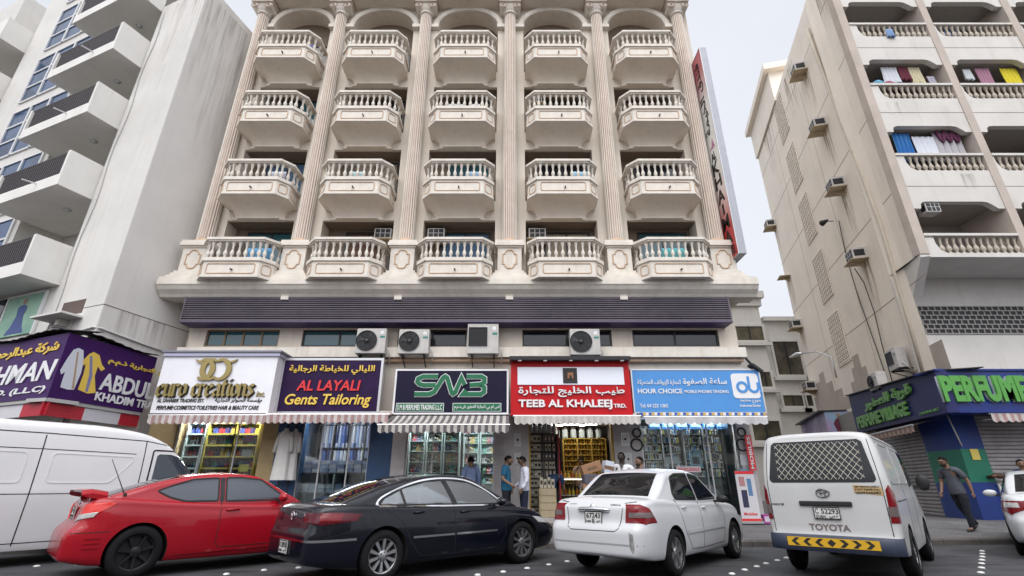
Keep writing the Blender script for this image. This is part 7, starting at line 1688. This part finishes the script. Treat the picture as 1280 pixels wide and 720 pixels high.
h, n = G_.hit((-1, -.57, 1.17), RX)
for i, (tx, z, hh) in enumerate((('AM I DRIVING SAFELY?', 1.205, .022), ('IF NOT PLEASE CALL', 1.168, .022), ('0509346583', 1.122, .03))): lettering(tx, G_.t, (G_.hit((-1, -.57, z), RX)[0].x-.005, -.415, z), (0, -1, 0), (0, 0, 1), .30, hh, M_black, .002, .02, name='sticker_lettering')
G_.mirror(2.38, .90, 1.28, plas, (.10, .20, .28)); G_.wheels(2.57, .84, .335, .195, 'steel')
q = G_.patch([(2.32, .62, 1.88), (2.32, -.62, 1.88), (2.98, -.68, 1.25), (2.98, .68, 1.25)], (-.7, 0, -.5), 'windscreen', carglass, .004, .012)
# ---- long white van behind the coupe
H_ = Car('van', 'long high-roof white panel van side on behind the red coupe', 'van', (-9.6, 8.77), R(58), paint('paint_van_white', (.74, .74, .75), .34, var=.05), 1.0)
H_.lower(-1.2, 4.45, [(-1.2, 2.25), (-1.0, 2.30), (0, 2.33), (1.7, 2.34), (2.5, 2.27), (3.0, 2.10), (3.5, 1.68), (3.9, 1.28), (4.15, 1.08), (4.45, .75)], [(-1.2, .38), (-.9, .28), (0, .24), (3, .22), (4.45, .26)], .94, [(-1.2, .03), (0, .03), (2.2, .03), (4.4, .03)], None, [(.2, .05), (.5, 0), (.8, .1), (1.3, .0)], Rr=.25, kr=.09, Rf=.9, kf=.2, sect=van_sect, arches=((0, .35), (3.45, .35)), ar=.39)
H_.finish()
for sg in (-1, 1):
    H_.patch(sidep(roundpoly([(3.82, 1.34), (3.32, 1.80), (3.16, 1.86), (2.84, 1.86), (2.82, 1.32)], .05, 3), sg, .9), (0, -sg, 0), 'side_window', carglass2, .004, .012)
    H_.strip(sidep(roundpoly([(3.92, 1.27), (3.36, 1.86), (3.18, 1.93), (2.76, 1.93), (2.74, 1.26)], .05, 3), sg, .9), (0, -sg, 0), .03, 'window_seal', seam, .004, closed=True)
    H_.seams([sidep([(.98, .32), (.98, 2.10)], sg, .9), sidep([(2.60, .32), (2.60, 2.10)], sg, .9), sidep([(-1.0, 2.13), (.98, 2.13), (2.60, 2.10), (3.3, 2.0)], sg, .9)], (0, -sg, 0), .018)
    H_.seams([sidep([(-1.0, 1.12), (.98, 1.12), (2.60, 1.12)], sg, .9), sidep([(-1, 1.86), (.98, 1.86), (2.45, 1.84)], sg, .9), sidep([(-1.0, .36), (2.60, .36)], sg, .9)], (0, -sg, 0), .014)
    for pts in ([(1.15, 1.30), (2.1, 1.30), (2.42, 1.70), (2.42, 1.78), (1.15, 1.80)], [(-.8, 1.30), (.8, 1.30), (.8, 1.80), (-.8, 1.80)]): H_.strip(sidep(roundpoly(pts, .08, 3), sg, .9), (0, -sg, 0), .018, 'pressed_panel', H_.m, .007, closed=True)
H_.patch([(3.04, .70, 2.06), (3.04, -.70, 2.06), (3.84, -.76, 1.34), (3.84, .76, 1.34)], (-.7, 0, -.5), 'windscreen', carglass, .004, .012)
H_.mirror(3.75, .95, 1.30, plas, (.10, .22, .28)); H_.wheels(3.45, .93, .345, .2, 'steel')
# ------------------------------------------------------------ people
def skin(chains, root=0, sub=2, fat=1.0):
    """chains: list of [(point, (rx, ry)), ...]; a chain may start with an int that names an earlier vertex"""
    bm = bmesh.new(); ly = bm.verts.layers.skin.verify(); V = []
    for ch in chains:
        prev = None
        for c in ch:
            if isinstance(c, int): prev = V[c]; continue
            v = bm.verts.new(c[0]); r = c[1]; r = (r, r) if not isinstance(r, tuple) else r; v[ly].radius = (r[0]*fat, r[1]*fat); V.append(v)
            if prev is not None: bm.edges.new((prev, v))
            prev = v
    V[root][ly].use_root = True
    me = bpy.data.meshes.new('skin'); bm.to_mesh(me); bm.free()
    o = bpy.data.objects.new('skin', me); COL.objects.link(o)
    m = o.modifiers.new('s', 'SKIN'); m.use_smooth_shade = True; m.branch_smoothing = .4
    b = o.modifiers.new('u', 'SUBSURF'); b.levels = sub; b.render_levels = sub
    dg = bpy.context.evaluated_depsgraph_get(); dg.update(); r = bpy.data.meshes.new_from_object(o.evaluated_get(dg)); bpy.data.objects.remove(o)
    return r
def head_mesh(mb, c, turn=0, nod=0):
    """a head with brow, eye hollows, nose, lips, chin and ears; faces -y"""
    M = Matrix.Translation(c) @ Matrix.Rotation(turn, 4, 'Z') @ Matrix.Rotation(nod, 4, 'X') @ Matrix.Scale(1.08, 4); n, k = 28, 22; rows = []
    def bump(x, z, cx, cz, sx, sz): return math.exp(-((x-cx)/sx)**2-((z-cz)/sz)**2)
    for i in range(k+1):
        t = pi*i/k; r = []
        for j in range(n):
            a = 2*pi*j/n; x, y, z = .074*sin(t)*sin(a), -.094*sin(t)*cos(a), .112*cos(t)
            if z < 0: f = 1-.30*(-z/.112)**1.4; x *= f; y = y*(f if y > 0 else 1-.10*(-z/.112)**2)
            if y > 0 and z < -.05: y *= .75
            if y < 0:
                y -= .026*bump(x, z, 0, -.018, .012, .022)+.008*bump(x, z, 0, .012, .010, .03)
                y += .012*(bump(x, z, .031, .006, .017, .012)+bump(x, z, -.031, .006, .017, .012))
                y -= .006*bump(x, z, 0, .034, .055, .010)+.007*bump(x, z, 0, -.056, .022, .009)+.010*bump(x, z, 0, -.092, .026, .016)
                y += .005*bump(x, z, 0, -.072, .02, .006)
            r.append(M @ Vector((x, y, z)))
        rows.append(r)
    mb.grid(rows, close=True, flip=True)
    for s in (-1, 1):
        q = []
        for i in range(5):
            f = sin(pi*(i+.5)/5); q.append([M @ Vector((s*(.070+.016*(.3+abs(cos(b)))*f*.6), .008+.020*f*cos(b), -.002+.034*sin(b)*f-.0)) for b in [2*pi*j/10 for j in range(10)]])
        mb.grid(q, close=True)
    for s in (-1, 1):
        e = M @ Vector((s*.031, -.080, .006)); mb.lathe([(0, -.009), (.007, -.006), (.009, 0), (.007, .006), (0, .009)], e, 8, 1)
        b0, b1 = M @ Vector((s*.014, -.091, .026)), M @ Vector((s*.046, -.082, .026)); mb.bar(b0, b1, .006, .006, 2)
    return M
def hand_chains(base, w, d, side, th):
    """five fingers rooted in the palm; w: wrist->tip direction, side: towards the thumb"""
    w, side = Vector(w).normalized(), Vector(side).normalized(); p = Vector(base); nrm = w.cross(side)
    out = []
    for i, (off, L) in enumerate(((.030, .068), (.010, .078), (-.011, .072), (-.031, .056))):
        a = p+w*.045+side*off*.8; b = p+w*.085+side*off; out.append([(a, .0095), (b, .0095), (b+w*L*.5+nrm*L*.12, .0088), (b+w*L*.85+nrm*L*.36, .007)])
    a = p+w*.02+side*.018; out.append([(a, .012), (a+w*.03+side*.03, .011), (a+w*.062+side*.038+nrm*.012, .009)])
    return out
def person(label, loc, rz, h=1.74, skin_c=(.28, .16, .10), shirt=(.5, .5, .55), sleeve='short', trousers=(.03, .04, .07), hair=(.012, .010, .009), J=None, turn=0, nod=0, shoes=(.02, .018, .016), beard=False, glasses=False, vneck=False, name='person'):
    t = thing(name, label, 'person', loc, rz); k = h/1.75; t.scale = (1.13, 1.13, 1)
    D = dict(pel=(0, 0, .95), spi=(0, .005, 1.10), che=(0, .0, 1.30), nek=(0, .012, 1.46), top=(0, -.005, 1.54), hed=(0, -.02, 1.640),
             hL=(.09, 0, .91), kL=(.10, -.01, .50), aL=(.10, .03, .09), tL=(.11, -.13, .035), hR=(-.09, 0, .91), kR=(-.10, -.01, .50), aR=(-.10, .03, .09), tR=(-.11, -.13, .035),
             sL=(.175, .012, 1.415), eL=(.235, .03, 1.14), wL=(.245, -.05, .90), sR=(-.175, .012, 1.415), eR=(-.235, .03, 1.14), wR=(-.245, -.05, .90))
    if J: D.update(J)
    D = {a: Vector(b)*k for a, b in D.items()}
    sk = mat('skin_%.2f' % skin_c[0], skin_c, .5, var=.1, vscale=9); hm = mat('hair_dark', (.006, .005, .005), .75, spec=.15); ew = mat('eye', (.05, .04, .035), .2)
    def mix(a, b, f): return a.lerp(b, f)
    ch = [[(D['pel'], (.125, .10)), (D['spi'], (.098, .075)), (D['che'], (.108, .08)), (D['nek'], (.062, .055)), (D['top'], (.052, .055)), (mix(D['top'], D['hed'], .75), (.05, .055))],
          [0, (D['hL'], .082), (mix(D['hL'], D['kL'], .5), .070), (D['kL'], .052), (mix(D['kL'], D['aL'], .35), .053), (D['aL'], .035), (D['tL'], .028)],
          [0, (D['hR'], .082), (mix(D['hR'], D['kR'], .5), .070), (D['kR'], .052), (mix(D['kR'], D['aR'], .35), .053), (D['aR'], .035), (D['tR'], .028)],
          [2, (D['sL'], .046), (mix(D['sL'], D['eL'], .5), .045), (D['eL'], .037), (mix(D['eL'], D['wL'], .35), .036), (D['wL'], .024)],
          [2, (D['sR'], .046), (mix(D['sR'], D['eR'], .5), .045), (D['eR'], .037), (mix(D['eR'], D['wR'], .35), .036), (D['wR'], .024)]]
    idx = [6, 12, 18, 23, 28]
    hands = []
    for e, w_, s in (('eL', 'wL', 1), ('eR', 'wR', -1)):
        d = (D[w_]-D[e]).normalized(); side = Vector((0, -1, 0)) if abs(d.y) < .75 else Vector((-s, 0, 0)); side = (side-d*side.dot(d)).normalized()
        pal = D[w_]+d*.05
        hands.append((D[w_], d, side))
        ch[3 if s > 0 else 4].append((pal, (.036, .018)))
    body = skin(ch, 0, 2, 1.12)
    bm = bmesh.new(); bm.from_mesh(body)
    for w0, d, side in hands:
        for fc in hand_chains(w0, d, 0, side, 0):
            fm = skin([fc], 0, 1); bm.from_mesh(fm)
    hb = MB(); M = head_mesh(hb, D['hed'], turn, nod)
    bm.from_mesh(hb.mesh('head', [sk, ew, hm], smooth=True)); me = bpy.data.meshes.new('body'); bm.to_mesh(me); bm.free()
    for m_ in (sk, ew, hm): me.materials.append(m_)
    me.polygons.foreach_set('use_smooth', [True]*len(me.polygons)); o = bpy.data.objects.new('body', me); COL.objects.link(o); o.parent = t
    # hair: a cap that follows the skull down to the neck
    hq = MB(); rows = []
    for i in range(11):
        th_ = i/10; r = []
        for j in range(24):
            a = 2*pi*j/24; front = cos(a)                     # +1 at the face
            lim = 1.02 if front > .55 else 1.30 if front > .2 else 1.75
            tt = lim*th_*1.0; tt = tt if front <= .55 else tt*.98
            rr = 1.075-.05*th_
            x, y, z = .074*sin(tt)*sin(a)*rr, -.094*sin(tt)*cos(a+0)*rr*1.0, .112*cos(tt)*rr
            r.append(M @ Vector((x, -(-y) if True else y, z)))
        rows.append(r)
    hq.grid(rows, close=True, flip=True); hq.build('hair', hm, t, smooth=True)
    if beard:
        bq = MB(); rows = []
        for i in range(5):
            z = -.066-.013*i; rows.append([M @ Vector((.066*sin(a)*(1-.12*i), -.092*cos(a)*(1-.07*i)-.012, z)) for a in [R(-75+150*j/14) for j in range(15)]])
        bq.grid(rows, flip=True); bq.build('beard', mat('beard_stubble', (.05, .03, .022), .8), t, smooth=True)
    if glasses:
        gq = MB()
        for s in (-1, 1): gq.tube([M @ Vector((s*.031+.02*cos(a), -.097, .004+.014*sin(a))) for a in [2*pi*j/12 for j in range(12)]], .0028, 5, closed=True); gq.tube([M @ Vector((s*.05, -.095, .006)), M @ Vector((s*.078, 0, .006))], .0028, 5)
        gq.tube([M @ Vector((-.012, -.1, .006)), M @ Vector((.012, -.1, .006))], .0028, 5); gq.build('glasses', plas, t)
    sm = mat('shirt_%.2f_%.2f_%.2f' % shirt, shirt, .9, var=.15, vscale=12)
    hem = D['pel']-(D['spi']-D['pel'])*.85
    sh = [[(hem, (.150, .118)), (mix(hem, D['pel'], .5), (.150, .118)), (mix(D['pel'], D['spi'], .5), (.146, .116)), (D['spi'], (.142, .112)), (D['che'], (.158, .118)), (D['nek']-(D['nek']-D['che'])*.22, (.10, .085))]]
    f = .62 if sleeve == 'short' else 1
    for a, b, c in (('sL', 'eL', 'wL'), ('sR', 'eR', 'wR')):
        l = [4, (mix(D['nek'], D[a], .62), .074), (D[a], .074), (mix(D[a], D[b], .5), .060)]
        l.append((mix(D[a], D[b], .78), .058)) if sleeve == 'short' else l.extend([(D[b], .050), (mix(D[b], D[c], .5), .043), (mix(D[b], D[c], .93), .036)])
        sh.append(l)
    so = skin(sh, 0, 2, 1.20); so.materials.clear(); so.materials.append(sm); q = bpy.data.objects.new('shirt', so); COL.objects.link(q); q.parent = t
    tx = bpy.data.textures.get('cloth_folds') or bpy.data.textures.new('cloth_folds', 'CLOUDS'); tx.noise_scale = .09
    dm = q.modifiers.new('folds', 'DISPLACE'); dm.texture = tx; dm.strength = .022; dm.mid_level = .5
    tm = mat('trousers_%.2f_%.2f' % trousers[:2], trousers, .9, var=.2, vscale=10)
    tr_ = [[(D['pel']+(D['spi']-D['pel'])*.45, (.118, .095)), (D['pel'], (.128, .104))]]
    for s in 'LR': tr_.append([1, (D['h'+s], .095), (mix(D['h'+s], D['k'+s], .5), .083), (D['k'+s], .066), (mix(D['k'+s], D['a'+s], .5), .060), (mix(D['k'+s], D['a'+s], 1.0), .058), (D['a'+s]+(D['a'+s]-D['k'+s])*.05, .056)])
    so = skin(tr_, 0, 2, 1.14); so.materials.clear(); so.materials.append(tm); q = bpy.data.objects.new('trousers', so); COL.objects.link(q); q.parent = t
    dm = q.modifiers.new('folds', 'DISPLACE'); dm.texture = tx; dm.strength = .02; dm.mid_level = .5
    for s in 'LR':
        a, b = D['a'+s], D['t'+s]; so = skin([[(a+Vector((0, .035, -.035))*k, .036), (mix(a, b, .5)-Vector((0, 0, .015)), (.042, .036)), (b, (.042, .028)), (b+(b-a).normalized()*.06-Vector((0, 0, .0)), .026)]], 1, 2)
        so.materials.clear(); so.materials.append(mat('shoe_%.2f' % shoes[0], shoes, .5)); q = bpy.data.objects.new('shoe', so); COL.objects.link(q); q.parent = t
    if vneck:
        q = MB(); q.prism([(-.05, .04), (.05, .04), (0, -.09)], D['nek']+Vector((0, -.098, -.02)), (1, 0, 0), (0, .25, 1), (0, -.012, 0)); q.build('neckline', sk, t)
    return t
def foot_at(x, Y): return Vector((Xat(x, 655, Y), Y, 0))
def gz(X, Y):
    a = KY(X)+.15; b = KY(X)+1.6; c = 15.0+.03*X
    if Y < b: return .131+(.20-.131)*(Y-a)/(b-a)
    return .20+(PAVZ-.20)*min(1, (Y-b)/max(.01, c-b))
def stand(px, Y, z=None):
    x = Xat(px, 600, Y); return (x, Y, gz(x, Y) if z is None else z)
# walking man in grey
X0 = Xat(1207, 652, 13.8)
person('man in a grey T-shirt and dark jeans walking past the corner pillar, head lowered', (X0, 13.8, gz(X0, 13.8)), R(-75), 1.80, (.20, .115, .075), (.065, .07, .085), 'short', (.010, .011, .018), nod=R(16), turn=R(-4), beard=True, glasses=True,
       J=dict(pel=(0, .03, .95), spi=(0, .01, 1.10), che=(0, -.03, 1.29), nek=(0, -.045, 1.45), top=(0, -.075, 1.53), hed=(0, -.12, 1.625), hL=(.09, .03, .91), kL=(.09, .02, .49), aL=(.09, .03, .085), tL=(.10, -.13, .035), hR=(-.09, .03, .91), kR=(-.09, .16, .50), aR=(-.09, .40, .16), tR=(-.09, .29, .05), sL=(.18, -.02, 1.405), eL=(.24, .10, 1.15), wL=(.25, .12, .90), sR=(-.18, -.02, 1.405), eR=(-.23, -.02, 1.14), wR=(-.22, -.13, .90)))
# two men talking
person('man in a teal blue T-shirt talking in front of the grey pier', stand(633, 14.45), R(80), 1.76, (.24, .14, .09), (.015, .11, .20), 'short', (.012, .012, .016), nod=R(12), turn=R(6), beard=True, J=dict(hed=(0, -.045, 1.635), wR=(-.23, -.20, .98), eR=(-.24, .04, 1.14)))
person('man in a white shirt and navy trousers facing the man in blue', stand(655, 14.5), R(-80), 1.74, (.17, .10, .065), (.60, .61, .70), 'long', (.014, .018, .04), nod=R(8), turn=R(-6), J=dict(hed=(0, -.04, 1.635), wR=(-.20, -.22, .95), wL=(.24, -.10, .90)))
person('man in a pale blue shirt seen from behind at the bright perfume shop', stand(588, 15.0, .42), R(200), 1.60, (.2, .12, .08), (.22, .29, .48), 'long', (.04, .035, .04))
person('dark-skinned man in a white V-neck shirt beside the tilted carton', stand(779, 13.2), R(-20), 1.86, (.035, .02, .014), (.66, .66, .68), 'short', (.03, .03, .04), turn=R(-12), vneck=True, J=dict(eR=(-.26, -.10, 1.16), wR=(-.20, -.33, 1.06)))
person('dark-haired man in a black shirt behind the white saloon roof', stand(802.5, 13.5), R(-70), 1.75, (.22, .13, .085), (.02, .02, .024), 'short', (.02, .02, .03), beard=True)
person('shopkeeper in a pinkish shirt behind the lit amber counter', stand(727, 16.75, .42), R(-15), 1.66, (.2, .12, .08), (.42, .30, .28), 'short', (.03, .03, .04), nod=R(14), turn=R(20))
person('person in a blue shirt bending down beside the wooden drawers', (Xat(690, 640, 15.75), 15.75, .42), R(150), 1.7, (.2, .12, .08), (.03, .06, .15), 'short', (.015, .015, .02), nod=R(30), J=dict(pel=(0, .1, .86), spi=(0, .0, 1.0), che=(0, -.2, 1.1), nek=(0, -.36, 1.15), top=(0, -.43, 1.16), hed=(0, -.52, 1.16), hL=(.09, .1, .82), hR=(-.09, .1, .82), kL=(.11, -.1, .46), kR=(-.11, -.1, .46), sL=(.17, -.28, 1.12), sR=(-.17, -.28, 1.12), eL=(.2, -.36, .84), eR=(-.2, -.36, .84), wL=(.16, -.45, .62), wR=(-.16, -.45, .62)))
person('man in a dark shirt behind the cloth counter of the tailoring shop', stand(455, 16.5, .42), R(-60), 1.62, (.17, .10, .065), (.025, .03, .045), 'short', (.02, .02, .03), nod=R(18))
person('partly seen man in a dark blue shirt at the closed shutter by the last saloon', stand(1283, 14.3), R(-30), 1.72, (.2, .12, .08), (.02, .03, .09), 'long', (.02, .02, .03))
# boxes on a hand trolley behind the saloon
tx0 = Xat(742, 590, 13.25); tz = gz(tx0, 13.25)
tl = thing('hand_trolley', 'grey platform trolley stacked with cartons behind the white saloon', 'trolley', (tx0, 13.25, tz))
q = MB(); q.box(-.45, .45, -.28, .28, .16, .20); q.build('platform', M_alu, tl); q = MB(); q.tube([(.43, -.25, .2), (.43, -.25, .95), (.43, .25, .95), (.43, .25, .2)], .018, 6); q.build('push_bar', M_alu, tl)
for x in (-.38, .38):
    for y in (-.22, .22): q = MB(); q.lathe([(.0, -.02), (.075, -.02), (.08, 0), (.075, .02), (0, .02)], (x, y, .08), 16, axis='y'); q.build('wheel', tyrem, tl)
card = mat('cardboard', (.30, .16, .085), .75, var=.12, vscale=4); tape = mat('parcel_tape', (.36, .25, .14), .4)
def carton(label, z, w, d, h, rot=0, tilt=0, m_=card, dx=0):
    t = thing('cardboard_box', label, 'box', (tx0+dx, 13.25, tz+z)); q = MB(); q.M = Matrix.Rotation(rot, 4, 'Z') @ Matrix.Rotation(tilt, 4, 'Y'); q.box(-w/2, w/2, -d/2, d/2, 0, h); q.build('carton', m_, t, bevel=.006)
    q2 = MB(); q2.M = q.M; q2.box(-w/2-.002, w/2+.002, -.03, .03, h+.0005, h+.003); q2.box(-.12, .12, -d/2-.004, -d/2-.0005, h*.3, h*.6, 1); q2.build('tape', [tape, mat('box_print', (.16, .09, .05), .7)], t); return t
carton('large brown carton at the bottom of the trolley stack', .2, .62, .46, .46, .1)
carton('brown carton in the middle of the trolley stack', .665, .58, .44, .44, -.08)
carton('dark grey carton under the tilted one', 1.11, .55, .42, .22, .05, 0, mat('card_grey', (.08, .08, .10), .7))
carton('tilted brown carton on top of the stack behind the white saloon', 1.37, .50, .38, .23, .05, R(-16), card, -.04)
carton('white and blue carton wedged behind the tilted brown one', 1.345, .22, .36, .30, .1, R(12), mat('card_white', (.5, .53, .6), .6), .33)
for o in LOCALS:
    try:
        if '_local' in o: del o['_local']
    except ReferenceError: pass
